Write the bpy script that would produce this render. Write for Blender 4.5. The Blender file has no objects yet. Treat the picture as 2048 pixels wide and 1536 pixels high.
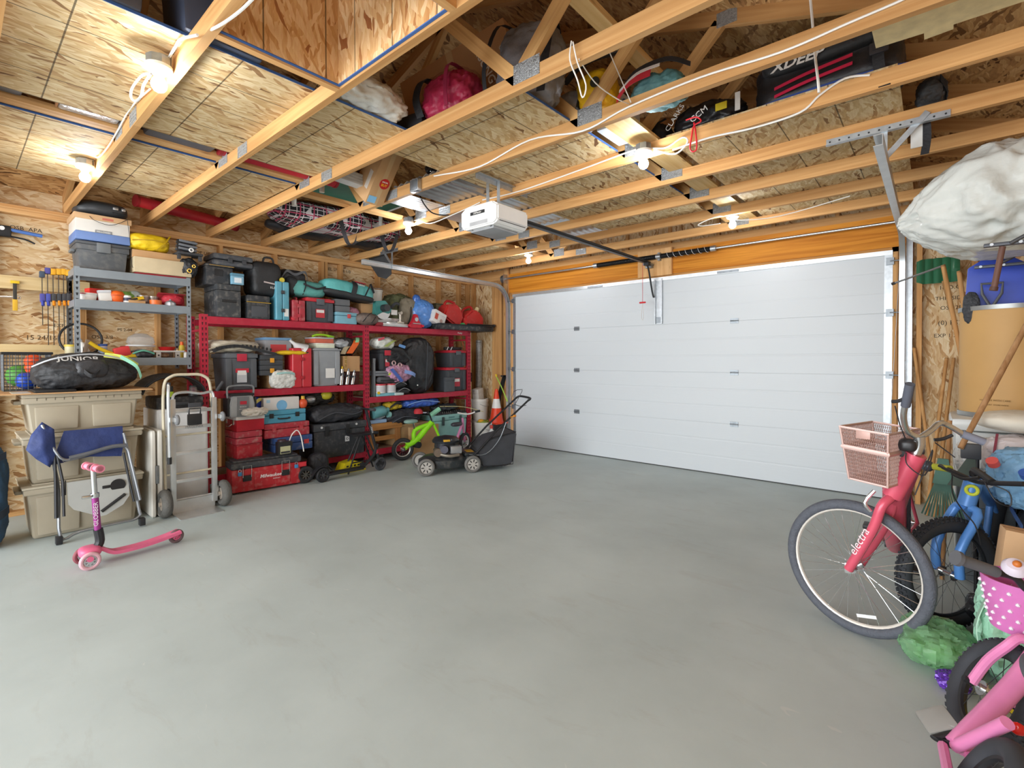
import bpy, bmesh, math, random
import numpy as np
from mathutils import Vector, Matrix, noise
PI = math.pi
random.seed(7)
SC = bpy.context.scene
COL = SC.collection
# ---------------------------------------------------------------- camera
FPX, YAW, PITCH, ROLL, CYP = 976.87, 0.714156, -0.0133882, -0.002664, 730.88
CAM = Vector((5.199, -6.0295, 1.393))
_f = Vector((-math.sin(YAW)*math.cos(PITCH), math.cos(YAW)*math.cos(PITCH), math.sin(PITCH)))
_r0 = Vector((math.cos(YAW), math.sin(YAW), 0)); _u0 = _r0.cross(_f)
_r = math.cos(ROLL)*_r0 + math.sin(ROLL)*_u0
_u = -math.sin(ROLL)*_r0 + math.cos(ROLL)*_u0
cam = bpy.data.cameras.new('camera'); camo = bpy.data.objects.new('camera', cam); COL.objects.link(camo)
camo.matrix_world = Matrix(((_r.x, _u.x, -_f.x, CAM.x), (_r.y, _u.y, -_f.y, CAM.y), (_r.z, _u.z, -_f.z, CAM.z), (0, 0, 0, 1)))
cam.sensor_width = 36; cam.sensor_fit = 'HORIZONTAL'; cam.lens = 36*FPX/2048
cam.shift_y = -(768-CYP)/2048
cam.clip_start = .05; cam.clip_end = 100
SC.camera = camo
# ---------------------------------------------------------------- light and exposure
SC.view_settings.view_transform = 'Standard'; SC.view_settings.look = 'None'
SC.view_settings.gamma = 1; SC.view_settings.use_curve_mapping = False
SC.view_settings.exposure = 0.82
w = bpy.data.worlds.new('daylight'); SC.world = w; w.use_nodes = True
w.node_tree.nodes['Background'].inputs[0].default_value = (.93, .97, 1, 1)
w.node_tree.nodes['Background'].inputs[1].default_value = 1.0
BULB = 150.0
def area(name, loc, rot, sx, sy, power, col=(1, 1, 1)):
    l = bpy.data.lights.new(name, 'AREA'); l.shape = 'RECTANGLE'; l.size = sx; l.size_y = sy; l.energy = power; l.color = col
    o = bpy.data.objects.new(name, l); COL.objects.link(o); o.location = loc; o.rotation_euler = rot
    return o
# added soft fill light, shining in through an assumed opening behind the camera
area('rear_fill_light', (2.45, -10.6, 1.7), (PI/2, 0, 0), 7.5, 3.2, 360, (.93, .97, 1))

# pixel helpers (2048 x 1536): a pixel is a direction, the plane gives the distance
def ray(px, py): return _f + (px-1024)/FPX*_r - (py-CYP)/FPX*_u
def onX(px, py, x): d = ray(px, py); return CAM + d*((x-CAM.x)/d.x)
def onY(px, py, y): d = ray(px, py); return CAM + d*((y-CAM.y)/d.y)
def onZ(px, py, z): d = ray(px, py); return CAM + d*((z-CAM.z)/d.z)

# ---------------------------------------------------------------- materials
def lin(h):
    h = h.lstrip('#'); v = [int(h[i:i+2], 16)/255 for i in (0, 2, 4)]
    return tuple((c/12.92 if c <= .04045 else ((c+.055)/1.055)**2.4) for c in v) + (1,)
_mats = {}
def newmat(name):
    m = bpy.data.materials.new(name); m.use_nodes = True
    return m, m.node_tree.nodes, m.node_tree.links, m.node_tree.nodes['Principled BSDF']
def m(hexc, rough=.5, metal=0, var=.10, bump=0, scale=9, dust=0, trans=0, alpha=1, spec=.5, fine=0):
    key = (hexc, rough, metal, var, bump, scale, dust, trans, alpha, spec, fine)
    if key in _mats: return _mats[key]
    mt, N, L, b = newmat('surface_'+hexc.strip('#'))
    b.inputs['Roughness'].default_value = rough; b.inputs['Metallic'].default_value = metal
    b.inputs['Specular IOR Level'].default_value = spec
    b.inputs['Transmission Weight'].default_value = trans; b.inputs['Alpha'].default_value = alpha
    if trans: b.inputs['IOR'].default_value = 1.2
    c = lin(hexc)
    tc = N.new('ShaderNodeTexCoord'); n = N.new('ShaderNodeTexNoise'); n.inputs['Scale'].default_value = scale
    n.inputs['Detail'].default_value = 4; L.new(tc.outputs['Object'], n.inputs['Vector'])
    r = N.new('ShaderNodeValToRGB'); r.color_ramp.elements[0].position = .3; r.color_ramp.elements[1].position = .72
    r.color_ramp.elements[0].color = tuple(x*(1-var) for x in c[:3])+(1,)
    r.color_ramp.elements[1].color = tuple(min(1, x*(1+var)+.006*var) for x in c[:3])+(1,)
    L.new(n.outputs['Fac'], r.inputs['Fac']); out = r.outputs['Color']
    if dust:
        n2 = N.new('ShaderNodeTexNoise'); n2.inputs['Scale'].default_value = scale*2.3; n2.inputs['Detail'].default_value = 6
        L.new(tc.outputs['Object'], n2.inputs['Vector'])
        r2 = N.new('ShaderNodeValToRGB'); r2.color_ramp.elements[0].position = .5; r2.color_ramp.elements[1].position = .75
        r2.color_ramp.elements[1].color = (dust, dust, dust, 1); L.new(n2.outputs['Fac'], r2.inputs['Fac'])
        mx = N.new('ShaderNodeMixRGB'); mx.inputs[2].default_value = lin('#b8b0a4')
        L.new(r2.outputs['Color'], mx.inputs['Fac']); L.new(out, mx.inputs[1]); out = mx.outputs[0]
    L.new(out, b.inputs['Base Color'])
    if bump:
        n3 = N.new('ShaderNodeTexNoise'); n3.inputs['Scale'].default_value = fine or scale*3; n3.inputs['Detail'].default_value = 3
        L.new(tc.outputs['Object'], n3.inputs['Vector'])
        bp = N.new('ShaderNodeBump'); bp.inputs['Strength'].default_value = bump; bp.inputs['Distance'].default_value = .02
        L.new(n3.outputs['Fac'], bp.inputs['Height']); L.new(bp.outputs['Normal'], b.inputs['Normal'])
    _mats[key] = mt
    return mt
def emit(hexc, s):
    mt, N, L, b = newmat('lit_'+hexc.strip('#')); b.inputs['Base Color'].default_value = lin(hexc)
    b.inputs['Emission Color'].default_value = lin(hexc); b.inputs['Emission Strength'].default_value = s
    return mt
def _uv(N, L, plane):
    """planar coordinates in metres from world position: plane 'xy','yz','xz' (first letter = grain)"""
    g = N.new('ShaderNodeNewGeometry'); s = N.new('ShaderNodeSeparateXYZ'); L.new(g.outputs['Position'], s.inputs[0])
    c = N.new('ShaderNodeCombineXYZ'); d = {'x': 0, 'y': 1, 'z': 2}
    L.new(s.outputs[d[plane[0]]], c.inputs[0]); L.new(s.outputs[d[plane[1]]], c.inputs[1])
    return c, s, d
def osb(name, plane, cols, lines=None, seed=0, dark='#2b2018', lsize=.0035):
    mt, N, L, b = newmat(name); b.inputs['Roughness'].default_value = .75; b.inputs['Specular IOR Level'].default_value = .25
    c, s, d = _uv(N, L, plane)
    nz = N.new('ShaderNodeTexNoise'); nz.inputs['Scale'].default_value = 11; nz.inputs['Detail'].default_value = 2; L.new(c.outputs[0], nz.inputs['Vector'])
    dist = N.new('ShaderNodeVectorMath'); dist.operation = 'MULTIPLY_ADD'; dist.inputs[1].default_value = (.05, .05, 0)
    L.new(nz.outputs['Color'], dist.inputs[0]); L.new(c.outputs[0], dist.inputs[2])
    def layer(ang, sx, sy, off):
        mp = N.new('ShaderNodeMapping'); mp.inputs['Rotation'].default_value = (0, 0, ang); mp.inputs['Location'].default_value = (off+seed, off*.7, 0)
        L.new(dist.outputs[0], mp.inputs['Vector'])
        m2 = N.new('ShaderNodeVectorMath'); m2.operation = 'MULTIPLY'; m2.inputs[1].default_value = (sx, sy, 1); L.new(mp.outputs[0], m2.inputs[0])
        v = N.new('ShaderNodeTexVoronoi'); v.voronoi_dimensions = '2D'; v.inputs['Scale'].default_value = 1; v.inputs['Randomness'].default_value = 1
        L.new(m2.outputs[0], v.inputs['Vector'])
        w = N.new('ShaderNodeSeparateColor'); L.new(v.outputs['Color'], w.inputs[0]); return w
    l1 = layer(.06, 9, 52, 0); l2 = layer(-.32, 11, 58, 3.1); l3 = layer(.5, 10, 44, 7.7)
    def mixv(a, bb, fac, th):
        gt = N.new('ShaderNodeMath'); gt.operation = 'GREATER_THAN'; gt.inputs[1].default_value = th; L.new(fac, gt.inputs[0])
        mx = N.new('ShaderNodeMix'); L.new(gt.outputs[0], mx.inputs[0]); L.new(a, mx.inputs[2]); L.new(bb, mx.inputs[3]); return mx.outputs[0]
    v = mixv(l1.outputs[0], l2.outputs[0], l2.outputs[1], .62)
    v = mixv(v, l3.outputs[0], l3.outputs[1], .72)
    rp = N.new('ShaderNodeValToRGB'); E_ = rp.color_ramp.elements
    stops = [(0, cols[0]), (.045, cols[1]), (.2, cols[2]), (.55, cols[3]), (1, cols[4])]
    E_[0].position = 0; E_[0].color = lin(cols[0]); E_[1].position = 1; E_[1].color = lin(cols[4])
    for p, h in stops[1:4]: e = E_.new(p); e.color = lin(h)
    L.new(v, rp.inputs['Fac']); out = rp.outputs[0]
    # fine grain
    g2 = N.new('ShaderNodeTexNoise'); g2.inputs['Scale'].default_value = 60; g2.inputs['Detail'].default_value = 3
    m3 = N.new('ShaderNodeVectorMath'); m3.operation = 'MULTIPLY'; m3.inputs[1].default_value = (.25, 1.6, 1); L.new(c.outputs[0], m3.inputs[0]); L.new(m3.outputs[0], g2.inputs['Vector'])
    mg = N.new('ShaderNodeMixRGB'); mg.blend_type = 'OVERLAY'; mg.inputs['Fac'].default_value = .35; L.new(out, mg.inputs[1]); L.new(g2.outputs['Fac'], mg.inputs[2]); out = mg.outputs[0]
    for ax, step, off in (lines or []):      # ink lines printed on the panels
        a = N.new('ShaderNodeMath'); a.operation = 'SUBTRACT'; a.inputs[1].default_value = off; L.new(s.outputs[d[ax]], a.inputs[0])
        p = N.new('ShaderNodeMath'); p.operation = 'PINGPONG'; p.inputs[1].default_value = step/2; L.new(a.outputs[0], p.inputs[0])
        k = N.new('ShaderNodeMath'); k.operation = 'LESS_THAN'; k.inputs[1].default_value = lsize; L.new(p.outputs[0], k.inputs[0])
        k2 = N.new('ShaderNodeMath'); k2.operation = 'MULTIPLY'; k2.inputs[1].default_value = .75; L.new(k.outputs[0], k2.inputs[0])
        mx = N.new('ShaderNodeMixRGB'); mx.inputs[2].default_value = lin(dark); L.new(k2.outputs[0], mx.inputs['Fac']); L.new(out, mx.inputs[1]); out = mx.outputs[0]
    L.new(out, b.inputs['Base Color'])
    bp = N.new('ShaderNodeBump'); bp.inputs['Strength'].default_value = .35; bp.inputs['Distance'].default_value = .004; L.new(v, bp.inputs['Height']); L.new(bp.outputs[0], b.inputs['Normal'])
    return mt
_wood = {}
def wood(axis, hexc='#d9a566', dark='#b97f44', obj=False):
    key = (axis, hexc, dark, obj)
    if key in _wood: return _wood[key]
    mt, N, L, b = newmat('lumber_'+axis); b.inputs['Roughness'].default_value = .65; b.inputs['Specular IOR Level'].default_value = .3
    tc = N.new('ShaderNodeTexCoord'); oi = N.new('ShaderNodeObjectInfo')
    mp = N.new('ShaderNodeMapping'); sc = {'x': (.9, 22, 22), 'y': (22, .9, 22), 'z': (22, 22, .9)}[axis]; mp.inputs['Scale'].default_value = sc
    L.new(tc.outputs['Object'], mp.inputs['Vector'])
    ad = N.new('ShaderNodeVectorMath'); L.new(mp.outputs[0], ad.inputs[0]); L.new(oi.outputs['Random'], ad.inputs[1])
    sc2 = N.new('ShaderNodeVectorMath'); sc2.operation = 'SCALE'; sc2.inputs['Scale'].default_value = 31; L.new(oi.outputs['Random'], sc2.inputs[0]); L.new(sc2.outputs[0], ad.inputs[1])
    n = N.new('ShaderNodeTexNoise'); n.inputs['Scale'].default_value = 1; n.inputs['Detail'].default_value = 5; n.inputs['Distortion'].default_value = 1.2; L.new(ad.outputs[0], n.inputs['Vector'])
    r = N.new('ShaderNodeValToRGB'); r.color_ramp.elements[0].position = .32; r.color_ramp.elements[1].position = .66
    r.color_ramp.elements[0].color = lin(dark); r.color_ramp.elements[1].color = lin(hexc); L.new(n.outputs['Fac'], r.inputs['Fac'])
    # knots
    v = N.new('ShaderNodeTexVoronoi'); v.inputs['Scale'].default_value = 1
    mk = N.new('ShaderNodeMapping'); mk.inputs['Scale'].default_value = {'x': (2.4, 9, 9), 'y': (9, 2.4, 9), 'z': (9, 9, 2.4)}[axis]; L.new(tc.outputs['Object'], mk.inputs['Vector']); L.new(mk.outputs[0], v.inputs['Vector'])
    rk = N.new('ShaderNodeValToRGB'); rk.color_ramp.elements[0].position = .03; rk.color_ramp.elements[1].position = .11
    rk.color_ramp.elements[0].color = (.55, .55, .55, 1); rk.color_ramp.elements[1].color = (0, 0, 0, 1); L.new(v.outputs['Distance'], rk.inputs['Fac'])
    mx = N.new('ShaderNodeMixRGB'); mx.inputs[2].default_value = lin('#7a4422'); L.new(rk.outputs[0], mx.inputs['Fac']); L.new(r.outputs[0], mx.inputs[1])
    hs = N.new('ShaderNodeHueSaturation'); mr = N.new('ShaderNodeMapRange'); mr.inputs['To Min'].default_value = .82; mr.inputs['To Max'].default_value = 1.08
    L.new(oi.outputs['Random'], mr.inputs['Value']); L.new(mr.outputs[0], hs.inputs['Value']); L.new(mx.outputs[0], hs.inputs['Color'])
    L.new(hs.outputs[0], b.inputs['Base Color'])
    bp = N.new('ShaderNodeBump'); bp.inputs['Strength'].default_value = .15; bp.inputs['Distance'].default_value = .004; L.new(n.outputs['Fac'], bp.inputs['Height']); L.new(bp.outputs[0], b.inputs['Normal'])
    _wood[key] = mt
    return mt

# ---------------------------------------------------------------- mesh helpers
def V(*a): return Vector(a)
class B:
    """collects shapes in one bmesh; to() links them as one mesh object"""
    def __init__(s): s.b = bmesh.new()
    def _xf(s, vs, M): bmesh.ops.transform(s.b, matrix=M, verts=vs)
    def box(s, lo, hi, bev=0, seg=2, M=None, taper=0):
        lo = Vector(lo); hi = Vector(hi); c = (lo+hi)/2; d = hi-lo
        r = bmesh.ops.create_cube(s.b, size=1); vs = r['verts']
        for v in vs:
            k = 1-taper if v.co.z < 0 else 1
            v.co = Vector((v.co.x*d.x*k, v.co.y*d.y*k, v.co.z*d.z))+c
        if bev:
            es = list({e for v in vs for e in v.link_edges})
            rb = bmesh.ops.bevel(s.b, geom=es, offset=bev, segments=seg, affect='EDGES', profile=.6)
            vs = list({v for f in rb['faces'] for v in f.verts} | {v for v in vs if v.is_valid})
        if M is not None: s._xf(vs, M)
        return vs
    def cyl(s, p0, p1, r, r2=None, seg=14, caps=True):
        p0 = Vector(p0); p1 = Vector(p1); d = p1-p0; L = d.length
        if L < 1e-6: return
        r_ = bmesh.ops.create_cone(s.b, cap_ends=caps, segments=seg, radius1=r, radius2=r if r2 is None else r2, depth=L)
        q = Vector((0, 0, 1)).rotation_difference(d.normalized())
        s._xf(r_['verts'], Matrix.Translation((p0+p1)/2) @ q.to_matrix().to_4x4()); return r_['verts']
    def tube(s, pts, r, seg=8, closed=False, rs=None, smooth=0):
        pts = [Vector(p) for p in pts]
        if smooth: pts = crom(pts, smooth, closed)
        n = len(pts); rings = []; up = None
        for i, p in enumerate(pts):
            a = pts[(i-1) % n] if (closed or i) else p; c = pts[(i+1) % n] if (closed or i < n-1) else p
            t = (c-a).normalized() if (c-a).length > 1e-9 else Vector((0, 0, 1))
            if up is None:
                up = Vector((0, 0, 1)) if abs(t.z) < .9 else Vector((1, 0, 0))
            x = up.cross(t)
            if x.length < 1e-6: x = Vector((1, 0, 0)).cross(t)
            x.normalize(); y = t.cross(x).normalized(); up = y
            rr = rs[min(len(rs)-1, int(i*len(rs)/n))] if rs else r
            rings.append([s.b.verts.new(p + rr*(math.cos(2*PI*k/seg)*x + math.sin(2*PI*k/seg)*y)) for k in range(seg)])
        for i in range(n if closed else n-1):
            A = rings[i]; C = rings[(i+1) % n]
            for k in range(seg): s.b.faces.new((A[k], A[(k+1) % seg], C[(k+1) % seg], C[k]))
        if not closed:
            s.b.faces.new(list(reversed(rings[0]))); s.b.faces.new(rings[-1])
        return [v for q in rings for v in q]
    def ribbon(s, pts, w, t, side=(0, 1, 0), smooth=0):
        """flat strap of width w along side, thickness t"""
        pts = [Vector(p) for p in pts]
        if smooth: pts = crom(pts, smooth)
        side = Vector(side).normalized(); rows = []
        for i, p in enumerate(pts):
            tg = (pts[min(i+1, len(pts)-1)]-pts[max(i-1, 0)]).normalized(); nn = tg.cross(side)
            nn = nn.normalized() if nn.length > 1e-6 else Vector((0, 0, 1))
            rows.append([s.b.verts.new(p+a*side*w/2+c*nn*t/2) for a, c in ((-1, -1), (1, -1), (1, 1), (-1, 1))])
        for A, C in zip(rows, rows[1:]):
            for k in range(4): s.b.faces.new((A[k], A[(k+1) % 4], C[(k+1) % 4], C[k]))
        s.b.faces.new(rows[0][::-1]); s.b.faces.new(rows[-1])
    def lathe(s, prof, c=(0, 0, 0), seg=24, M=None, caps=True):
        c = Vector(c); rings = []; out = []
        for r, z in prof:
            rings.append([s.b.verts.new(c+Vector((r*math.cos(2*PI*k/seg), r*math.sin(2*PI*k/seg), z))) for k in range(seg)])
        for A, C in zip(rings, rings[1:]):
            for k in range(seg): s.b.faces.new((A[k], A[(k+1) % seg], C[(k+1) % seg], C[k]))
        if caps:
            if prof[0][0] > 1e-5: s.b.faces.new(rings[0][::-1])
            if prof[-1][0] > 1e-5: s.b.faces.new(rings[-1])
        out = [v for q in rings for v in q]
        if M is not None: s._xf(out, M)
        return out
    def torus(s, c, axis, R, r, seg=40, rs=10, flat=1):
        axis = Vector(axis).normalized(); x = axis.orthogonal().normalized(); y = axis.cross(x); c = Vector(c)
        rings = []
        for i in range(seg):
            a = 2*PI*i/seg; d = math.cos(a)*x+math.sin(a)*y
            rings.append([s.b.verts.new(c+d*(R+r*math.cos(2*PI*k/rs))+axis*(r*flat*math.sin(2*PI*k/rs))) for k in range(rs)])
        for i in range(seg):
            A = rings[i]; C = rings[(i+1) % seg]
            for k in range(rs): s.b.faces.new((A[k], C[k], C[(k+1) % rs], A[(k+1) % rs]))
    def ball(s, c, r, sub=2, sc=(1, 1, 1)):
        q = bmesh.ops.create_icosphere(s.b, subdivisions=sub, radius=r)
        s._xf(q['verts'], Matrix.Translation(Vector(c)) @ Matrix.Diagonal((*sc, 1))); return q['verts']
    def prism(s, poly, d0, d1, axis='x', bev=0):
        """poly 2D outline extruded along axis; coords are the remaining axes in order"""
        def mk(p, d):
            return {'x': (d, p[0], p[1]), 'y': (p[0], d, p[1]), 'z': (p[0], p[1], d)}[axis]
        A = [s.b.verts.new(mk(p, d0)) for p in poly]; C = [s.b.verts.new(mk(p, d1)) for p in poly]; n = len(poly)
        fs = [s.b.faces.new(A), s.b.faces.new(C[::-1])]
        for i in range(n): fs.append(s.b.faces.new((A[i], C[i], C[(i+1) % n], A[(i+1) % n])))
        bmesh.ops.recalc_face_normals(s.b, faces=fs)
        if bev: bmesh.ops.bevel(s.b, geom=list({e for f in fs for e in f.edges}), offset=bev, segments=2, affect='EDGES')
        return A+C
    def soft(s, lo, hi, n=4, amp=.05, freq=2.5, seed=0, cuts=10, flat=True, fold=(1, 1, 1), droop=0, crease=0):
        """padded / crumpled rounded volume"""
        lo = Vector(lo); hi = Vector(hi); c = (lo+hi)/2; h = (hi-lo)/2
        K = cuts+1; dd = {}
        def vt(x, y, z):
            if (x, y, z) not in dd: dd[(x, y, z)] = s.b.verts.new((2*x/K-1, 2*y/K-1, 2*z/K-1))
            return dd[(x, y, z)]
        for i in range(K):
            for j in range(K):
                for f in (lambda a, c: (a, c, 0), lambda a, c: (0, a, c), lambda a, c: (c, 0, a)): s.b.faces.new([vt(*f(i+e, j+g)) for e, g in ((0, 0), (0, 1), (1, 1), (1, 0))])
                for f in (lambda a, c: (a, c, K), lambda a, c: (K, a, c), lambda a, c: (c, K, a)): s.b.faces.new([vt(*f(i+e, j+g)) for e, g in ((0, 0), (1, 0), (1, 1), (0, 1))])
        grp = set(dd.values())
        so = Vector((seed*3.7, seed*1.3, seed*2.1)); mh = min(h)
        for v in grp:
            p = v.co.copy(); k = (abs(p.x)**n+abs(p.y)**n+abs(p.z)**n)**(1/n); p /= k
            q = Vector((p.x*h.x, p.y*h.y, p.z*h.z)); mx = max(h)
            g = Vector((q.x*fold[0], q.y*fold[1], q.z*fold[2]))/mx
            if crease: a = .7*noise.noise(g*freq+so)+crease*(.5-2*abs(noise.noise(g*freq*1.6+so*1.7)))+.5*crease*(.4-1.6*abs(noise.noise(g*freq*3.7+so)))
            else: a = noise.noise(g*freq+so)+.7*(.45-1.8*abs(noise.noise(g*freq*1.9+so*1.7)))+.3*noise.noise(g*freq*5+so)
            d = p.normalized()
            q += d*a*amp*mx
            if droop: q.z -= droop*(p.x**2+p.y**2)*h.z*(1 if p.z > 0 else .3)
            if flat and q.z < -h.z: q.z = -h.z
            v.co = c+q
        return list(grp)
    def to(s, name, mat, parent=None, label=None, cat=None, group=None, kind=None, sm=35, loc=None, rot=None):
        me = bpy.data.meshes.new(name)
        bmesh.ops.recalc_face_normals(s.b, faces=s.b.faces[:]) if False else None
        s.b.to_mesh(me); s.b.free(); me.materials.append(mat)
        if sm:
            me.polygons.foreach_set('use_smooth', [True]*len(me.polygons))
            try: me.set_sharp_from_angle(angle=math.radians(sm))
            except Exception: pass
        o = bpy.data.objects.new(name, me); COL.objects.link(o)
        if parent is not None: o.parent = parent
        if loc is not None: o.location = loc
        if rot is not None: o.rotation_euler = rot
        return tag(o, label, cat, group, kind)
def crom(p, k, closed=False):
    out = []; n = len(p)
    for i in range(n if closed else n-1):
        a, b, c, d = (p[(i-1) % n] if closed or i else p[0]), p[i], p[(i+1) % n], (p[(i+2) % n] if closed or i+2 < n else p[-1])
        for j in range(k):
            t = j/k
            out.append(.5*((2*b)+(c-a)*t+(2*a-5*b+4*c-d)*t*t+(3*b-a-3*c+d)*t**3))
    if not closed: out.append(p[-1])
    return out
def tag(o, label=None, cat=None, group=None, kind=None):
    if label: o['label'] = label
    if cat: o['category'] = cat
    if group: o['group'] = group
    if kind: o['kind'] = kind
    return o
def T(name, label=None, cat=None, loc=(0, 0, 0), rz=0, rot=None, group=None, kind=None, parent=None):
    o = bpy.data.objects.new(name, None); COL.objects.link(o); o.empty_display_size = .05
    o.location = loc; o.rotation_euler = rot or (0, 0, rz)
    if parent is not None: o.parent = parent
    return tag(o, label, cat, group, kind)
def dup(o, parent=None):
    c = o.copy(); COL.objects.link(c); c.parent = parent
    for ch in list(o.children): dup(ch, c)
    return c
def bx(name, lo, hi, mat, parent=None, bev=0, **k):
    b = B(); b.box(lo, hi, bev); return b.to(name, mat, parent, **k)
_txt = {}
def text(body, size, mat, parent, loc, rot, name='lettering', bold=0, sx=1, shear=0, align='CENTER', depth=.0008):
    key = (body, size, bold, sx, shear, align)
    if key not in _txt:
        cu = bpy.data.curves.new('lettering', 'FONT'); cu.body = body; cu.size = size; cu.extrude = depth; cu.offset = bold
        cu.shear = shear; cu.align_x = align; cu.align_y = 'CENTER'; cu.resolution_u = 2
        ob = bpy.data.objects.new('t', cu); COL.objects.link(ob); dg = bpy.context.evaluated_depsgraph_get(); dg.update()
        me = bpy.data.meshes.new_from_object(ob.evaluated_get(dg)); bpy.data.objects.remove(ob); bpy.data.curves.remove(cu)
        for v in me.vertices: v.co.x *= sx
        _txt[key] = me
    me = _txt[key].copy(); me.materials.clear(); me.materials.append(mat)
    o = bpy.data.objects.new(name, me); COL.objects.link(o); o.parent = parent; o.location = loc; o.rotation_euler = rot
    return o
RX = (PI/2, 0, PI/2)        # lettering on a face that looks towards +X
RY = (PI/2, 0, 0)           # lettering on a face that looks towards -Y
# ================================================================ the setting
ZJ, ZF = 2.776, 2.865           # underside / top of the bottom chords
XL, XR = -1.0, 5.90             # inner faces of the side-wall studs
YR = -7.55                      # rear wall
OSBF = ('#6b4a2e', '#a8845a', '#bf9f6f', '#cdb387', '#dac69e')
OSBW = ('#8a5f3a', '#b98f5f', '#cda97a', '#d9bd92', '#e6d2ae')
OSBR = ('#5a3a20', '#85603a', '#ab7f50', '#c29660', '#d6b07c')
OSBH = ('#9a5e36', '#bb8450', '#d2a068', '#dfb480', '#ecca9c')
m_osbF = osb('strand_board_attic_floor', 'yx', OSBF, [('y', .6096, -5.06), ('x', .3048, .48)])
m_osbWL = osb('strand_board_wall', 'yz', OSBW, None, 2)
m_osbWB = osb('strand_board_wall_front', 'zx', OSBW, None, 5)
m_osbR = osb('strand_board_roof', 'yx', OSBR, [('y', 1.22, -.3)], 9)
m_osbHy = osb('strand_board_shaft_a', 'zy', OSBH, [('y', .3, -4.78)], 4)
m_osbHx = osb('strand_board_shaft_b', 'zx', OSBH, [('x', .305, 3.05)], 6)
wX = wood('x', '#dcab70', '#c48f56'); wY = wood('y', '#dcaa70', '#c29058'); wZ = wood('z', '#dbaa70', '#bd8a54')
galv = m('#b9bec2', .42, .85, .12, scale=30); galvd = m('#8f959a', .45, .85, .15, scale=30); alu = m('#d5d8da', .35, .8, .05, scale=20)

# concrete floor
mt, N, L, b = newmat('concrete_floor'); c, s, d = _uv(N, L, 'xy')
n1 = N.new('ShaderNodeTexNoise'); n1.inputs['Scale'].default_value = 1.1; n1.inputs['Detail'].default_value = 6; n1.inputs['Roughness'].default_value = .6; L.new(c.outputs[0], n1.inputs['Vector'])
r1 = N.new('ShaderNodeValToRGB'); r1.color_ramp.elements[0].position = .3; r1.color_ramp.elements[1].position = .7
r1.color_ramp.elements[0].color = lin('#adb8b7'); r1.color_ramp.elements[1].color = lin('#bec9c8'); L.new(n1.outputs['Fac'], r1.inputs['Fac'])
n2 = N.new('ShaderNodeTexNoise'); n2.inputs['Scale'].default_value = 4; n2.inputs['Detail'].default_value = 8; n2.inputs['Roughness'].default_value = .7; n2.inputs['Distortion'].default_value = .6
mp = N.new('ShaderNodeMapping'); mp.inputs['Rotation'].default_value = (0, 0, .6); mp.inputs['Scale'].default_value = (.5, 1.6, 1); L.new(c.outputs[0], mp.inputs['Vector']); L.new(mp.outputs[0], n2.inputs['Vector'])
r2 = N.new('ShaderNodeValToRGB'); r2.color_ramp.elements[0].position = .56; r2.color_ramp.elements[1].position = .78; r2.color_ramp.elements[1].color = (.45, .45, .45, 1); L.new(n2.outputs['Fac'], r2.inputs['Fac'])
mx = N.new('ShaderNodeMixRGB'); mx.inputs[2].default_value = lin('#a09f98'); L.new(r2.outputs[0], mx.inputs['Fac']); L.new(r1.outputs[0], mx.inputs[1])
n3 = N.new('ShaderNodeTexNoise'); n3.inputs['Scale'].default_value = 9; n3.inputs['Detail'].default_value = 3; n3.inputs['Distortion'].default_value = 1.5; L.new(mp.outputs[0], n3.inputs['Vector'])
r3 = N.new('ShaderNodeValToRGB'); r3.color_ramp.elements[0].position = .735; r3.color_ramp.elements[1].position = .76; r3.color_ramp.elements[1].color = (.3, .3, .3, 1); L.new(n3.outputs['Fac'], r3.inputs['Fac'])
mx2 = N.new('ShaderNodeMixRGB'); mx2.inputs[2].default_value = lin('#d8d7d2'); L.new(r3.outputs[0], mx2.inputs['Fac']); L.new(mx.outputs[0], mx2.inputs[1])
L.new(mx2.outputs[0], b.inputs['Base Color']); b.inputs['Roughness'].default_value = .5; b.inputs['Specular IOR Level'].default_value = .35
bp = N.new('ShaderNodeBump'); bp.inputs['Strength'].default_value = .08; bp.inputs['Distance'].default_value = .01; L.new(n2.outputs['Fac'], bp.inputs['Height']); L.new(bp.outputs[0], b.inputs['Normal'])
m_floor = mt
bx('floor', (XL-.15, YR-.1, -.12), (XR+.15, .2, 0), m_floor, kind='structure')

# left wall: sheathing, plates, studs
wl = bx('wall_left', (XL-.1, YR, 0), (XL-.089, .1, ZJ), m_osbWL, kind='structure')
bx('bottom_plate', (XL-.089, YR, 0), (XL, .0, .038), wY, wl)
for k in (0, 1): bx('top_plate', (XL-.089, YR, ZJ-.076+k*.038), (XL, .0, ZJ-.038+k*.038-.0015), wood('y', '#e0b37c', '#c9935a'), wl)
for sy in (-7.0, -6.4, -5.79, -5.17, -4.57, -3.965, -3.35, -2.735, -2.685, -2.46, -1.86, -1.25, -.69, -.235, -.02):
    bx('stud', (XL-.089, sy-.019, .038), (XL, sy+.019, ZJ-.076), wZ, wl)
ink = m('#4a3a28', .8)
# printed grade stamps on the wall sheathing
random.seed(3)
for y, z, h, t in [(-5.02, 1.62, .05, 'OSB 3/8'), (-4.84, 1.70, .04, 'PS 2-04'), (-5.46, 1.60, .06, '15 24/16'), (-5.32, 1.72, .045, 'EXP 1'), (-4.95, 2.585, .045, 'THIS SIDE'), (-5.55, 2.59, .05, 'OSB  APA'), (-4.2, 2.60, .05, 'THIS SIDE UP'), (-3.6, 2.60, .045, 'PANEL'), (-2.5, 2.63, .06, 'PANEL SPACE 1/8'), (-1.75, 2.58, .05, 'RATED'), (-1.2, 2.56, .05, 'SHEATHING')]:
    text(t, h, ink, wl, (XL-.0885, y, z), RX, name='grade_stamp')
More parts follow.
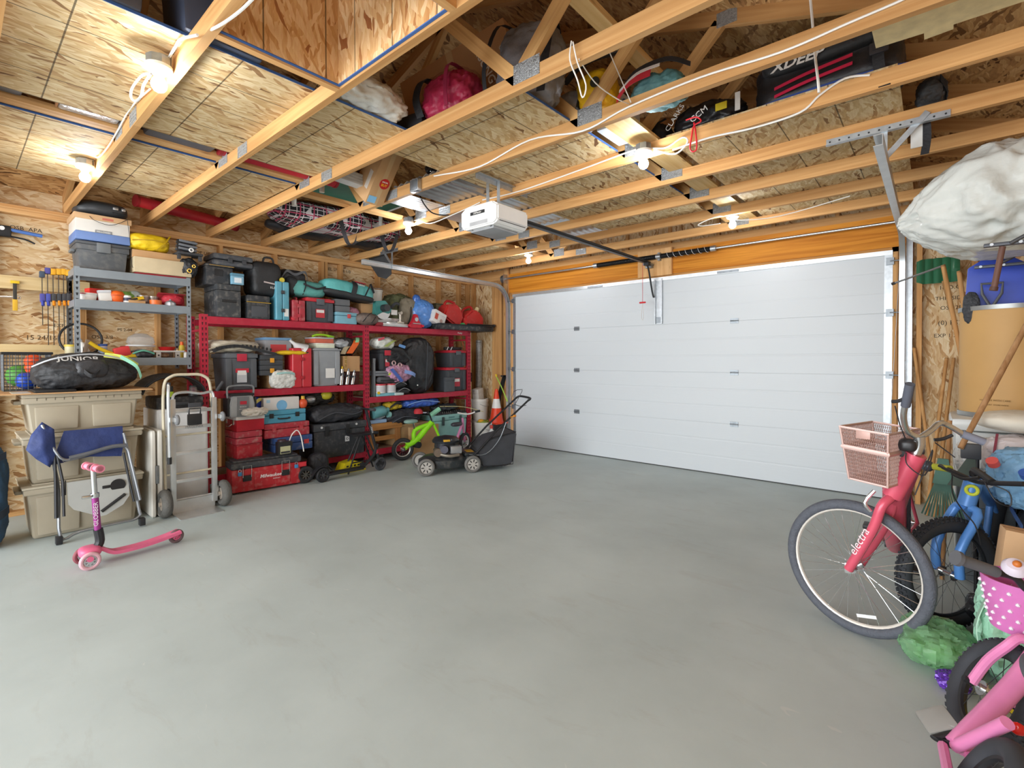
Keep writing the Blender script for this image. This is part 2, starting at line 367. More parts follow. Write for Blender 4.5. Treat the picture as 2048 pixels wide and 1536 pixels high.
# horizontal nailers for tools on the left
for z0, z1, y0, y1 in ((2.025, 2.14, -6.6, -5.13), (1.445, 1.535, -6.6, -5.20)):
    bx('nailer', (XL, y0, z0), (XL+.038, y1, z1), wood('y', '#e8cf9c', '#d6b680'), wl)

# right wall (out of the picture) and rear wall with an assumed opening added for the fill light
wr = bx('wall_right', (XR+.089, YR, 0), (XR+.1, .1, ZJ), m_osbWL, kind='structure')
for k in range(13): bx('stud', (XR, -.15-k*.6, 0), (XR+.089, -.112-k*.6, ZJ-.0015), wZ, wr)
bk = B(); bk.box((XL-.1, YR-.1, 0), (-.8, YR, ZJ)); bk.box((5.7, YR-.1, 0), (XR+.1, YR, ZJ)); bk.box((-.8, YR-.1, 2.6), (5.7, YR, ZJ))
bk.to('wall_rear', m_osbWB, kind='structure')

# door wall: sheathing, studs, trimmers, header
wb = B(); wb.box((XL-.1, .11, 0), (-.03, .12, ZJ)); wb.box((4.91, .11, 0), (XR+.1, .12, ZJ)); wb.box((-.05, .11, 2.46), (4.93, .12, ZJ))
wb = wb.to('wall_front', m_osbWB, kind='structure')
bx('header', (-.10, -.012, 2.47), (4.98, .028, ZJ-.002), wood('x', '#d98f2c', '#b86d12'), wb)
bx('head_jamb', (-.04, .0, 2.425), (4.92, .10, 2.47), wood('x', '#d8a05a', '#bd8040'), wb)
for x0, x1 in ((-.10, -.055), (-.49, -.33), (-.33, -.255), (-.215, -.10), (4.875, 4.92), (4.925, 4.985), (4.99, 5.03), (5.06, 5.10), (5.44, 5.48), (XL, XL+.05), (5.8, 5.84)):
    hi = 2.47 if -.12 < x0 < 5 and x0 not in (-.49,) else 2.7
    bx('stud', (x0, 0 if x0 > -.45 else .02, .0), (x1, .10, hi), wood('z', '#d6a468', '#b88450'), wb)
for x0, x1 in ((-.145, -.075), (2.22, 2.44), (2.44, 2.68)):
    bx('spring_pad', (x0, -.05, 2.455), (x1, -.013, 2.90 if x0 < 0 else 2.80), wood('z', '#e2b47c', '#cf9a60'), wb)
bx('top_plate', (XL, .0, ZJ-.076), (-.10, .10, ZJ-.002), wX, wb); bx('top_plate', (4.98, .0, ZJ-.076), (XR, .10, ZJ-.002), wX, wb)
for x, z, h, t in [(5.30, 1.95, .05, 'THIS SIDE'), (5.31, 1.86, .05, 'OSB 2R'), (5.30, 1.72, .06, '(0) PS2'), (5.28, 1.60, .05, 'EXP 1 24'), (5.3, 2.05, .05, '16 O.C.')]:
    text(t, h, ink, wb, (x, .109, z), RY, name='grade_stamp')

# ---------------------------------------------------------------- roof: sheathing, trusses, attic boards
XA, XB, XP = XL-.1, XR+.1, 2.45
SL = .322
def ztop(x): return 2.862+SL*((x-XA) if x < XP else (XB-x))
ce = B()
for xa, xb in ((XA-.3, XP), (XP, XB+.3)):
    za, zb = ztop(xa)+.094, ztop(xb)+.094
    ce.prism([(xa, za), (xb, zb), (xb, zb+.012), (xa, za+.012)], YR-.1, .25, 'y')
ce = ce.to('ceiling', m_osbR, kind='structure', sm=0)
# eave baffles / soffit sheathing between the heels
for xs, sg in ((XA-.02, 1),):
    bx('eave_board', (XA-.012, YR, ZJ+.002), (XA-.002, .1, ZJ+.23), m_osbWL, ce)
plate_m = m('#b4b7b9', .4, .9, .25, bump=.6, scale=60)
def truss(yf, gable=False):
    t = T('roof_truss', parent=ce, loc=(0, yf, 0)); W = .038
    def beam(name, a, b, h=.089, mat=wX, up=0):
        (xa, za), (xb, zb) = a, b; q = B(); L_ = math.hypot(xb-xa, zb-za); ang = math.atan2(zb-za, xb-xa)
        q.box((0, 0, 0), (L_, W, h)); return q.to(name, mat, t, sm=0, loc=(xa, 0, za), rot=(0, -ang, 0))
    # bottom chord in two lengths spliced by a plate
    beam('bottom_chord', (XA, ZJ), (1.62, ZJ), mat=wX); beam('bottom_chord', (1.6205, ZJ), (XB, ZJ), mat=wX)
    zt = ZF+.004
    beam('top_chord', (XA-.28, ztop(XA-.28)), (XP, ztop(XP))); beam('top_chord', (XP, ztop(XP)), (XB+.28, ztop(XB+.28)))
    if not gable:
        for a, b in (((1.32, ZF), (XP-.09, ztop(XP)-.02)), ((3.58, ZF), (XP+.01, ztop(XP)-.02)), ((1.18, ZF+.0), (.70, ztop(.70)+.0)), ((3.62, ZF), (4.20, ztop(4.20)))):
            beam('web', a, b, .075, wood('x', '#dcae72', '#c4925a'))
        pl = [(1.26, ZJ+.035, .17, .10), (3.62, ZJ+.035, .17, .10), (1.62, ZJ+.006, .16, .078), (.68, ztop(.68)-.0, .12, .09), (4.22, ztop(4.22)-.0, .12, .09)]
    else:
        for x in (.2, .8, 1.4, 2.0, 2.6, 3.2, 3.8, 4.4, 5.0): bx('web', (x, 0, ZF), (x+.038, W, ztop(x)), wZ, t)
        pl = []
    pm = None
    for x, z, w_, h_ in pl:
        q = B(); q.box((-w_/2, -.0025, 0), (w_/2, -.0003, h_))
        for i in range(int(w_/.016)):
            for j in range(int(h_/.022)): q.box((-w_/2+.006+i*.016, -.004, .006+j*.022), (-w_/2+.010+i*.016, -.0022, .018+j*.022))
        q.to('nail_plate', plate_m, t, sm=0, loc=(x, 0, z))
    return t
JY = [-7.11, -6.51, -5.905, -5.30, -4.70, -4.09, -3.49, -2.885, -2.28, -1.685, -1.085, -.49]
for y in JY: truss(y)
truss(.03, True)
# gable sheathing above the door wall and rear
for y, nm in ((.075, 'gable_board'), (YR-.09, 'gable_board')):
    q = B(); q.prism([(XA, ZF-.09), (XB, ZF-.09), (XB, ztop(XB)+.08), (XP, ztop(XP)+.08), (XA, ztop(XA)+.08)], y, y+.011, 'y'); q.to(nm, m_osbWB, ce, sm=0)
# permanent lateral braces lying across the trusses
wYp = wood('y', '#e3c58e', '#cfa96c')
bx('brace', (1.16, -7.3, ZF+.002), (1.25, -4.0, ZF+.04), wood('y', '#dfb27a', '#c4925a'), ce)
bx('brace', (.86, -4.0, ZF+.002), (.95, -.2, ZF+.04), wood('y', '#dfb27a', '#c4925a'), ce)
bx('brace', (3.60, -3.3, ZF+.002), (3.78, -.2, ZF+.022), wYp, ce)
bx('brace', (3.78, -5.2, ZF+.33), (3.87, -3.0, ZF+.37), wYp, ce)
# strand boards laid as attic floor, edges sprayed blue
blue_e = m('#3d66a8', .7)
def board(x0, x1, y0, y1, edges=''):
    o = bx('attic_board', (x0, y0, ZF+.0015), (x1, y1, ZF+.0135), m_osbF, ce, sm=0)
    t_ = .003
    if 'r' in edges: bx('painted_edge', (x1, y0, ZF+.001), (x1+t_, y1, ZF+.014), blue_e, o)
    if 'l' in edges: bx('painted_edge', (x0-t_, y0, ZF+.001), (x0, y1, ZF+.014), blue_e, o)
    if 'n' in edges: bx('painted_edge', (x0, y0-t_, ZF+.001), (x1, y0, ZF+.014), blue_e, o)
    if 'f' in edges: bx('painted_edge', (x0, y1, ZF+.001), (x1, y1+t_, ZF+.014), blue_e, o)
for a in [(-.16, 1.118, -7.5, -6.54, 'r'), (-.16, 1.118, -6.536, -4.10, 'r'), (1.39, 2.612, -7.5, -6.54, 'r'), (1.39, 2.612, -6.536, -4.07, 'rf'), (2.255, 3.475, -4.06, -1.66, 'rn'), (3.83, 5.045, -2.878, -1.68, ''), (3.83, 5.045, -1.676, -.2, ''), (-.2, .84, -2.27, -.4, ''), (2.3, 3.45, -1.655, -1.1, '')]:
    board(*a)
# attic access shaft lined with strand board
sh = T('access_shaft', parent=ce)
HX0, HX1, HY1, HY0, HZ = 2.895, 3.712, -4.7015, -5.2605, 2.793
bx('shaft_side', (HX0-.012, HY0, HZ), (HX0, HY1, HZ+.66), m_osbHy, sh); bx('shaft_end', (HX0, HY1-.012, HZ), (HX1, HY1, HZ+.66), m_osbHx, sh)
bx('shaft_side', (HX1, HY0, HZ), (HX1+.012, HY1, HZ+.66), m_osbHy, sh)
q = B(); q.box((HX0-.013, HY0, HZ-.005), (HX0+.001, HY1, HZ)); q.to('painted_edge', blue_e, sh, sm=0); q = B(); q.box((HX0, HY1-.013, HZ-.005), (HX1, HY1, HZ)); q.to('painted_edge', blue_e, sh, sm=0); q = B(); q.box((HX1-.001, HY0, HZ-.005), (HX1+.013, HY1, HZ)); q.to('painted_edge', blue_e, sh, sm=0)
for x in (HX0-.0505, HX1+.0125): bx('trimmer', (x, -5.261, ZJ), (x+.038, -4.7005, ZF), wY, sh)
q = B(); q.prism([(4.97, -3.46), (5.95, -3.46), (5.95, -3.09), (5.25, -3.10), (5.25, -3.06), (5.15, -3.05), (5.15, -3.11), (4.975, -3.12)], ZF+.0015, ZF+.011, 'z'); q.to('ply_board', m('#dccd9f', .6, 0, .14, scale=18), ce, sm=0)
# the shaft opening removes the chord of one truss in between: its chord is the one framing the far end

# ---------------------------------------------------------------- garage door (door_1)
d1 = T('door_1', kind='structure')
mt, N, L, b = newmat('white_steel_door'); b.inputs['Base Color'].default_value = lin('#d0d6da'); b.inputs['Roughness'].default_value = .42
tc = N.new('ShaderNodeTexCoord'); nz = N.new('ShaderNodeTexNoise'); nz.inputs['Scale'].default_value = 55; mpp = N.new('ShaderNodeMapping'); mpp.inputs['Scale'].default_value = (.12, 1, 1); L.new(tc.outputs['Object'], mpp.inputs['Vector']); L.new(mpp.outputs[0], nz.inputs['Vector'])
bp = N.new('ShaderNodeBump'); bp.inputs['Strength'].default_value = .12; bp.inputs['Distance'].default_value = .004; L.new(nz.outputs['Fac'], bp.inputs['Height']); L.new(bp.outputs[0], b.inputs['Normal']); m_door = mt
for k in range(4):
    z0 = .012+k*.607; poly = []; n = 3
    # face profile with pressed horizontal grooves
    prof = [(.0, z0+.0005)]
    for j in range(1, n):
        zc = z0+.607*j/n; prof += [(0, zc-.012), (.0012, zc-.006), (.0012, zc+.006), (0, zc+.012)]
    prof += [(0, z0+.602), (.002, z0+.604), (.002, z0+.6065)]
    poly = prof+[(.045, z0+.6065), (.045, z0+.0005)]
    q = B(); q.prism([(p[0], p[1]) for p in poly], .0, 4.88, 'x'); s_ = q.to('door_section', m_door, d1, sm=0)
    if k < 3:
        for x in (1.23, 3.42):
            h = B(); zc = z0+.607; h.box((x-.045, -.006, zc-.03), (x+.045, -.0005, zc-.004)); h.box((x-.045, -.006, zc+.004), (x+.045, -.0005, zc+.03)); h.cyl((x-.045, -.008, zc), (x+.045, -.008, zc), .008); h.to('hinge', galvd, s_)
    for x0, x1, nm in ((.0, .055, 'end_stile'), (4.815, 4.88, 'end_stile')):
        bx(nm, (x0, -.0025, z0+.006), (x1, -.0004, z0+.60), galv, s_)
    for x, sg in ((.02, -1), (4.86, 1)):      # end hinges carrying the rollers
        zc = z0+.607 if k < 3 else z0+.50
        h = B(); h.box((x-.03, -.03, zc-.035), (x+.03, -.003, zc+.035)); h.cyl((x+sg*.0, -.033, zc), (x+sg*.10, -.033, zc), .006); h.cyl((x+sg*.085, -.033, zc), (x+sg*.105, -.033, zc), .022); h.to('roller_hinge', galvd, s_)
bx('bottom_seal', (0, .002, .0), (4.88, .04, .0145), m('#4a4c4c', .8), d1)
q = B(); q.box((.0, -.018, 2.395), (4.88, -.0004, 2.44)); q.to('top_strut', alu, d1)
for x in (1.55, 3.35): bx('strut_bracket', (x-.12, -.03, 2.40), (x+.12, -.019, 2.425), galvd, d1)
q = B(); q.box((2.44, -.03, 1.84), (2.455, -.001, 2.42)); q.box((2.53, -.03, 1.84), (2.545, -.001, 2.42)); q.box((2.455, -.006, 1.84), (2.53, -.001, 2.42)); q.to('centre_stile', galv, d1)
q = B(); q.box((2.45, -.012, 1.85), (2.535, -.0065, 1.93)); q.to('stile_plate', galvd, d1)
# tracks
for sx, sg, yend in ((-.075, -1, -2.72), (4.955, 1, -2.70)):
    R_ = .32; pts = [(sx, -.04, .03), (sx, -.04, 2.565-R_)]
    for i in range(1, 9): a = PI/2*i/8; pts.append((sx, -.04-R_+R_*math.cos(a), 2.565-R_+R_*math.sin(a)))
    pts.append((sx, yend, 2.58))
    q = B()
    for off, w_, sd in ((0, .045, None),):
        # C-shaped channel: web plus two lips
        P_ = [Vector(p) for p in pts]; rows = []
        for i, p in enumerate(P_):
            t_ = (P_[min(i+1, len(P_)-1)]-P_[max(i-1, 0)]).normalized(); nn = Vector((1, 0, 0)).cross(t_).normalized()
            X = Vector((sg, 0, 0))
            rows.append([q.b.verts.new(p+a*X+c_*nn) for a, c_ in ((-.022, -.027), (-.022, -.031), (.022, -.031), (.022, .031), (-.022, .031), (-.022, .027), (.018, .027), (.018, -.027))])
        for A, C in zip(rows, rows[1:]):
            for k in range(8): q.b.faces.new((A[k], A[(k+1) % 8], C[(k+1) % 8], C[k]))
        q.b.faces.new(rows[0][::-1]); q.b.faces.new(rows[-1])
    tr = q.to('track', m('#ccd0d2', .35, .75, .06, scale=15), d1, sm=30)
    a = B(); xx = sx+sg*.03; a.box((min(xx, xx+sg*.045), .0 if sg < 0 else -.006, .0), (max(xx, xx+sg*.045), .002 if sg < 0 else -.002, 2.74)); a.box((xx-.0015, -.05, 0), (xx+.0015, 0, 2.74)); a.to('track_angle', galv, tr)
    # slotted drop hanger
    ja = -2.28-.004 if sg < 0 else -2.28-.004
    h = B(); xa, xb = (sx-.26, sx+.12) if sg < 0 else (sx-.30, sx+.30)
    h.box((xa, ja-.003, ZJ-.012), (xb, ja, ZJ+.03)); h.box((xa, ja-.032, ZJ-.015), (xb, ja, ZJ-.012))
    h.box((sx-.016, ja-.006, 2.56), (sx+.016, ja-.0035, ZJ+.01))
    ang = math.atan2(.22, .20); h.box((0, -.003, -.016), (.30, 0, .016), M=Matrix.Translation((sx, ja-.007, 2.60)) @ Matrix.Rotation(-ang if sg > 0 else -(PI-ang), 4, 'Y'))
    h.to('track_hanger', galv, tr)
    hl = B()
    for i in range(12):
        x = xa+.02+i*(xb-xa-.04)/11; hl.cyl((x, ja-.0034, ZJ+.01), (x, ja-.0029, ZJ+.01), .006, seg=6)
    hl.to('bolt_hole', m('#2a2a2a', .8), tr, kind='stuff')
# torsion shaft, springs, drums
q = B(); q.cyl((-.12, -.10, 2.69), (5.0, -.10, 2.69), .0127); q.to('torsion_shaft', m('#d2d6d8', .3, .9, .04), d1)
for x0, x1 in ((1.62, 2.50), (2.56, 3.20)):
    q = B(); q.cyl((x0, -.10, 2.69), (x1, -.10, 2.69), .027, seg=18)
    k = 0
    nturn = int((x1-x0)/.012)
    for i in range(nturn): q.torus((x0+.006+i*.012, -.10, 2.69), (1, 0, 0), .027, .005, seg=14, rs=4)
    sp = q.to('torsion_spring', m('#26282a', .4, .5), d1)
    if x0 > 2.5:
        q = B(); pts = [(x0+.06+t*(x1-x0-.1), -.10+.0335*math.cos(t*PI*14), 2.69+.0335*math.sin(t*PI*14)) for t in [i/120 for i in range(121)]]; q.tube(pts, .0025, 5); q.to('paint_stripe', m('#d8d8d8', .6), sp)
for x in (1.61, 2.53, 3.21): q = B(); q.cyl((x-.03, -.10, 2.69), (x+.03, -.10, 2.69), .034); q.to('spring_cone', galv, d1)
q = B(); q.box((2.515, -.10, 2.64), (2.545, -.05, 2.74)); q.to('centre_bearing', galvd, d1)
for x in (-.11, 4.965):
    q = B(); q.cyl((x-.02, -.10, 2.69), (x+.02, -.10, 2.69), .055, seg=20); q.cyl((x-.028, -.10, 2.69), (x-.02, -.10, 2.69), .062, seg=20); q.cyl((x+.02, -.10, 2.69), (x+.028, -.10, 2.69), .062, seg=20)
    q.to('cable_drum', galvd, d1)
    q = B(); q.box((x+.03, -.15, 2.62), (x+.034, -.03, 2.76)); q.to('bearing_plate', galv, d1)
q = B(); q.tube([(4.95, -.055, 2.66), (4.845, -.035, .1)], .002, 5); q.tube([(-.075, -.055, 2.66), (.02, -.035, .1)], .002, 5); q.to('lift_cable', galvd, d1)
# ================================================================ lamps, cables and opener under the trusses
white_p = m('#eceae6', .4, 0, .03); wire_w = m('#f0eee8', .45, 0, .04); blackp = m('#1d1e20', .5, 0, .15); m_bulb = emit('#f6faff', BULB)
def lamp(x, y, z, label, side=-1):
    """keyless porcelain lampholder on a round steel box; z = centre of bulb"""
    t = T('ceiling_lamp', label, 'lamp', (x, y, 0), group='bare bulb lamps under the trusses')
    q = B(); q.lathe([(0, z+.088), (.052, z+.088), (.052, z+.128), (0, z+.128)], seg=8); q.box((-.01, .0, z+.10), (.01, .05, z+.15)); q.to('junction_box', galvd, t)
    q = B(); q.lathe([(0, z+.046), (.024, z+.046), (.027, z+.058), (.050, z+.066), (.056, z+.074), (.056, z+.088), (0, z+.088)], seg=28); q.to('lampholder', white_p, t)
    q = B(); q.lathe([(.0, z-.034), (.012, z-.032), (.022, z-.026), (.031, z-.012), (.033, z+.002), (.029, z+.018), (.020, z+.032), (.016, z+.046)], seg=20); q.to('bulb', m_bulb, t)
    return t
LAMPS = [((318, 170), -5.36, 'bare bulb lamp nearest the attic hatch with a looped white cable'), ((170, 355), -5.36, 'bare bulb lamp above the white and blue file box'), ((1287, 328), -2.95, 'bare bulb lamp under the hanging red cord'), ((817, 462), -2.945, 'bare bulb lamp beside the opener power cord'), ((1465, 450), -.985, 'bare bulb lamp above the right half of the garage door'), ((1057, 522), -.95, 'bare bulb lamp above the left end of the garage door')]
for (px, py), y, lb in LAMPS:
    p = onY(px, py, y); lamp(p.x, y, p.z, lb)
def cable(name, label, plane, v, pts, r, mat, sm=4, cat='cable', group=None):
    f = {'y': onY, 'x': onX, 'z': onZ, 'w': onY}[plane]; q = B(); q.tube([onY(*p) if plane == 'w' else f(p[0], p[1], v) for p in pts], r, 6, smooth=sm)
    return q.to(name, mat, None, label, cat, group)
cable('cable', 'white cable looped beside the bulb nearest the attic hatch', 'y', -5.325, [(395, 70), (362, 78), (352, 92), (338, 115)], .006, wire_w)
cable('cable', 'white cable loop dangling below the lampholder nearest the attic hatch', 'y', -5.40, [(303, 148), (285, 150), (265, 175), (262, 195), (272, 202), (283, 190), (287, 170), (300, 150)], .006, wire_w)
cable('cable', 'white cable running up from the hatch lamp to the top of the picture', 'y', -5.29, [(362, 78), (400, 68), (440, 50), (480, 22), (515, -12)], .006, wire_w)
cable('cable', 'white cable stapled along the joist between the two left lamps', 'y', -5.312, [(300, 178), (262, 215), (235, 262), (215, 295), (195, 315), (180, 300)], .0045, wire_w)
cable('cable', 'white cable stub standing above the lamp over the file box', 'y', -5.33, [(178, 320), (176, 300), (178, 285)], .006, wire_w)
cable('cable', 'long white cable stapled along the joist over the opener to the top right', 'y', -3.498, [(868, 352), (880, 350), (960, 333), (1060, 280), (1165, 262), (1255, 215), (1400, 155), (1560, 105), (1700, 45), (1800, 2), (1830, -15)], .0055, wire_w, 6)
cable('cable', 'white cable along the joist feeding the bulb under the hanging red cord', 'y', -2.893, [(965, 400), (1040, 382), (1160, 340), (1240, 310), (1285, 296), (1330, 296), (1365, 275), (1375, 285), (1350, 308), (1310, 300)], .0055, wire_w, 5)
cable('cable', 'pair of white cables rising along the joist below the black gear bags', 'y', -2.894, [(1345, 300), (1420, 275), (1510, 255), (1600, 225), (1640, 190), (1690, 157), (1740, 150)], .006, wire_w, 5)
cable('cable', 'white cable hanging across the long black gear bag', 'y', -3.06, [(1620, -10), (1625, 45), (1630, 110), (1636, 160), (1638, 185)], .007, wire_w)
cable('cable', 'white cable with a hook bend beside the bulb over the right door half', 'y', -1.10, [(1700, 392), (1560, 432), (1480, 440), (1440, 432), (1398, 448), (1405, 452), (1440, 447)], .0045, wire_w)
cable('cable', 'white cord knot with loops dangling from the joist near the top', 'y', -4.12, [(1143, 82), (1140, 120), (1155, 160), (1165, 195), (1172, 170), (1155, 125), (1146, 84)], .0035, wire_w)
cable('cable', 'thin white string stretched down from the roof between two joists', 'y', -3.52, [(1172, 0), (1215, 95), (1262, 205)], .003, wire_w, 0)
cable('cable', 'white string sagging from the cord knot to the next joist', 'w', 0, [(1158, 118, -4.1), (1190, 165, -3.9), (1230, 195, -3.7), (1258, 208, -3.5)], .003, wire_w)
cable('cable', 'white cable draped from the joist to the lamp beside the opener cord', 'y', -2.90, [(960, 405), (900, 432), (860, 447), (835, 440), (820, 445)], .0045, wire_w)
# red drawstring hanging at the joist
q = B(); q.tube([onY(a, c, -2.91) for a, c in [(1372, 240), (1392, 234), (1402, 242), (1388, 252), (1383, 275), (1380, 295), (1384, 303), (1393, 298), (1392, 270), (1388, 245)]], .005, 6, smooth=4)
q.to('drawstring', m('#d8202e', .5), None, 'red drawstring hanging from the black sack over a joist', 'cord')

# opener
op = T('garage_door_opener', 'white garage door opener hanging from the trusses on perforated angle iron', 'door opener', (2.40, -3.02, 2.44))
q = B(); q.prism([(-.21, .05), (-.17, .02), (.17, .02), (.21, .05), (.21, .17), (.15, .205), (-.15, .205), (-.21, .17)], -.19, .19, 'y', .012); q.to('housing', m('#ececea', .35, 0, .02), op)
q = B(); q.box((-.13, -.15, .0), (.13, .15, .025), .008); q.to('base', m('#9a9c9f', .5), op)
for sx in (-1, 1):
    q = B(); q.box((-.10+(-.14 if sx < 0 else .0), -.17*1, .001), (.10+(0 if sx < 0 else .14), .17, .017), .004); q.to('light_lens', m('#d9dcdc', .3), op) if False else q.b.free()
q = B(); q.prism([(-.205, .05), (-.10, .018), (-.10, .014), (-.205, .046)], -.16, .16, 'y'); q.to('light_lens', m('#54565a', .4), op)
q = B(); q.prism([(.205, .05), (.10, .018), (.10, .014), (.205, .046)], -.16, .16, 'y'); q.to('light_lens', m('#54565a', .4), op)
q = B(); q.box((-.10, -.191, .04), (.10, -.1895, .07)); q.to('lower_band', m('#b9babc', .4), op)
q = B(); q.box((-.09, -.1935, .125), (.07, -.1905, .15)); pl_ = q.to('name_badge', m('#2a2c2e', .5), op)
text('LiftMaster', .022, white_p, pl_, (-.01, -.1937, .1375), RY, bold=.0003)
for sx in (-.02, .10):
    q = B(); q.box((sx-.016, -.06, .19), (sx+.016, -.057, .42)); q.box((sx-.016, -.06, .19), (sx+.016, -.02, .205)); q.to('hanging_strap', galv, op)
hl = B()
q = B(); p0 = Vector((-.16, -.52, .405)); q.box((-.02, -.30, .40), (.02, .34, .404)); q.box((-.022, -.30, .365), (-.018, .34, .404)); q.to('hanger_angle', galv, op, loc=(.10, 0, 0))
for i in range(16): hl.cyl((.0775, -.28+i*.04, .385), (.0805, -.28+i*.04, .385), .006, seg=6)
hl.to('bolt_hole', m('#33363a', .8), op, kind='stuff')
q = B(); q.box((-.02, -.34, .375), (.02, .12, .379)); q.to('hanger_angle', galv, op, loc=(-.18, .0, 0))
q = B(); q.box((-.02, .19, .165), (.02, 2.93, .20)); q.to('rail', m('#3c3f42', .4, .6), op)
q = B(); q.cyl((.028, .19, .183), (.028, 2.9, .183), .006); q.cyl((-.028, .19, .183), (-.028, 2.9, .183), .006); q.to('drive_belt', m('#232528', .6), op)
q = B(); q.box((-.05, 2.84, .15), (.05, 2.96, .17)); q.box((-.04, 2.90, .12), (.04, 2.965, .16)); q.to('header_bracket', galvd, op)
q = B(); q.tube([(.03, 2.80, .16), (.03, 2.86, .06), (.03, 2.95, -.18), (.045, 2.965, -.26)], .011, 8, smooth=3); q.box((.0, 2.77, .13), (.06, 2.84, .165)); q.to('door_arm', m('#2b2d30', .5, .4), op)
q = B(); q.tube([(-.02, 2.78, .16), (-.02, 2.78, -.33)], .003, 5); q.to('release_cord', m('#c9282f', .6), op)
q = B(); q.cyl((-.06, 2.78, -.335), (.02, 2.78, -.335), .011); q.to('release_handle', m('#d3222c', .4), op)
q = B(); q.tube([(-.02, 2.78, -.34), (-.035, 2.78, -.5), (-.02, 2.78, -.56), (-.005, 2.78, -.5), (-.02, 2.78, -.34)], .003, 5, smooth=3); q.to('cord_loop', m('#d8d2cc', .6), op)
q = B(); q.tube([onY(a, c, -3.15)-Vector((2.40, -3.02, 2.44)) for a, c in [(897, 430), (880, 430), (862, 424), (848, 408), (840, 392), (838, 385)]], .006, 6, smooth=4); q.to('power_cord', blackp, op)
q = B(); q.box((-.02, -.02, -.03), (.02, .02, .03), .005); q.to('plug', blackp, op, loc=onY(838, 382, -3.16)-Vector((2.40, -3.02, 2.44)))
q = B(); q.tube([(-.1, -.02, .21), (-.13, 0, .26), (-.05, .02, .25), (-.0, .0, .22)], .006, 6, smooth=4); q.to('coiled_wire', blackp, op)
ob = T('outlet_box', 'square steel outlet box on the joist left of the opener', 'outlet', onY(833, 372, -3.505))
q = B(); q.box((-.05, -.03, -.05), (.05, .012, .05), .004); q.to('box', galv, ob)
q = B(); q.box((-.04, -.034, -.04), (.04, -.0305, .04), .004); q.to('cover', galvd, ob)

# ================================================================ things stored in the attic
card = m('#c49a6c', .8, 0, .08, scale=6); card2 = m('#b88a5c', .8, 0, .1, scale=5); tape = m('#c9a87c', .35, 0, .04)
bagk = m('#222327', .7, 0, .25, bump=.25, scale=14); bagk2 = m('#2d2e33', .55, 0, .25, bump=.2, scale=11)
def carton(name, label, size, loc, rot=(0, 0, 0), mat=card, cat='carton', flaps=True):
    sx, sy, sz = size; t = T(name, label, cat, loc, rot=rot)
    q = B(); q.box((-sx/2, -sy/2, 0), (sx/2, sy/2, sz), .004); q.to('body', mat, t)
    q = B(); q.box((-.025, -sy/2-.0012, sz*.72), (.025, -sy/2-.0004, sz)); q.box((-.025, -sy/2, sz+.0004), (.025, sy/2, sz+.0012)); q.box((-.025, sy/2+.0004, sz*.72), (.025, sy/2+.0012, sz)); q.to('packing_tape', tape, t)
    q = B(); q.box((-sx/2+.001, -.0015, sz+.0002), (sx/2-.001, .0015, sz+.0006)); q.to('flap_seam', m('#6d4b2c', .9), t)
    return t
def softbag(name, label, cat, lo, hi, mat, seed=0, n=3.2, amp=.06, freq=2.6, cuts=12, loc=(0, 0, 0), rot=(0, 0, 0), fold=(1, 1, 1), flat=True, droop=0, part='body', crease=0, smv=80, **kw):
    t = T(name, label, cat, loc, rot=rot, **kw); q = B(); q.soft(lo, hi, n, amp, freq, seed, int(cuts*1.5), flat, fold, droop, crease); q.to(part, mat, t, sm=smv); return t
def strap(t, pts, w=.035, mat=None, side=(0, 1, 0), name='strap', th=.004):
    q = B(); q.ribbon(pts, w, th, side, 5); return q.to(name, mat or bagk, t)
ZB = ZF+.015
s_ = carton('carton', 'large brown television carton lying in the attic behind the red bag', (.86, .26, .46), (2.78, -3.62, ZB+.13), (0.12, -.22, .22), m('#bd8f62', .85, 0, .1, scale=4))
text('SAMSUNG', .075, m('#e8ddcc', .7), s_, (.24, -.1715, .27), (PI/2, PI/2-.2, 0), bold=.001)
text('UHD 8K', .05, m('#d8c7ae', .7), s_, (.40, -.1715, .20), (PI/2, PI/2-.2, 0))
t = softbag('sleeping_bag', 'crimson sleeping bag in a clear wrapper behind the joist', 'sleeping bag', (-.20, -.13, 0), (.20, .13, .27), m('#b0284c', .45, 0, .18, bump=.3, scale=7), 3, 3, .10, 3.2, 16, (2.90, -3.93, ZB), (0, 0, .1))
q = B(); q.soft((-.215, -.14, .0), (.215, .14, .285), 3, .08, 3.2, 3, 12); q.to('clear_wrapper', m('#ffffff', .12, 0, 0, trans=1, alpha=.16), t, sm=80)
strap(t, [(.08, -.155, .02), (.08, -.165, .14), (.08, -.12, .285), (.08, .1, .29)], .03, m('#8c2340', .4), (1, 0, 0))
strap(t, [(-.17, -.12, .03), (-.19, -.14, .15), (-.16, -.1, .27), (-.15, .08, .28)], .06, bagk, (1, 0, 0), 'end_cap')
q = B(); q.box((-.12, -.11, 0), (.12, .12, .12), .02); q.to('laptop_case', m('#2f3136', .5, 0, .2), None, 'flat dark hard case under the crimson sleeping bag', 'case', loc=(2.55, -3.93, ZB), rot=(0, 0, .2))
t = softbag('dry_bag', 'pale translucent white bag slumped over the attic board edge', 'bag', (-.16, -.25, 0), (.17, .25, .17), m('#e4e3dd', .3, 0, .06, bump=.25, scale=6), 8, 2.5, .10, 3, 14, (2.60, -4.36, ZB), (0, 0, .1), droop=.3)
q = B(); q.ball((.10, -.14, .15), .03, 2, (1, 1, .6)); q.tube([(.10, -.14, .12), (.13, -.15, .18), (.15, -.12, .2)], .012, 6, smooth=3); q.to('knot', m('#e9e8e2', .3), t)
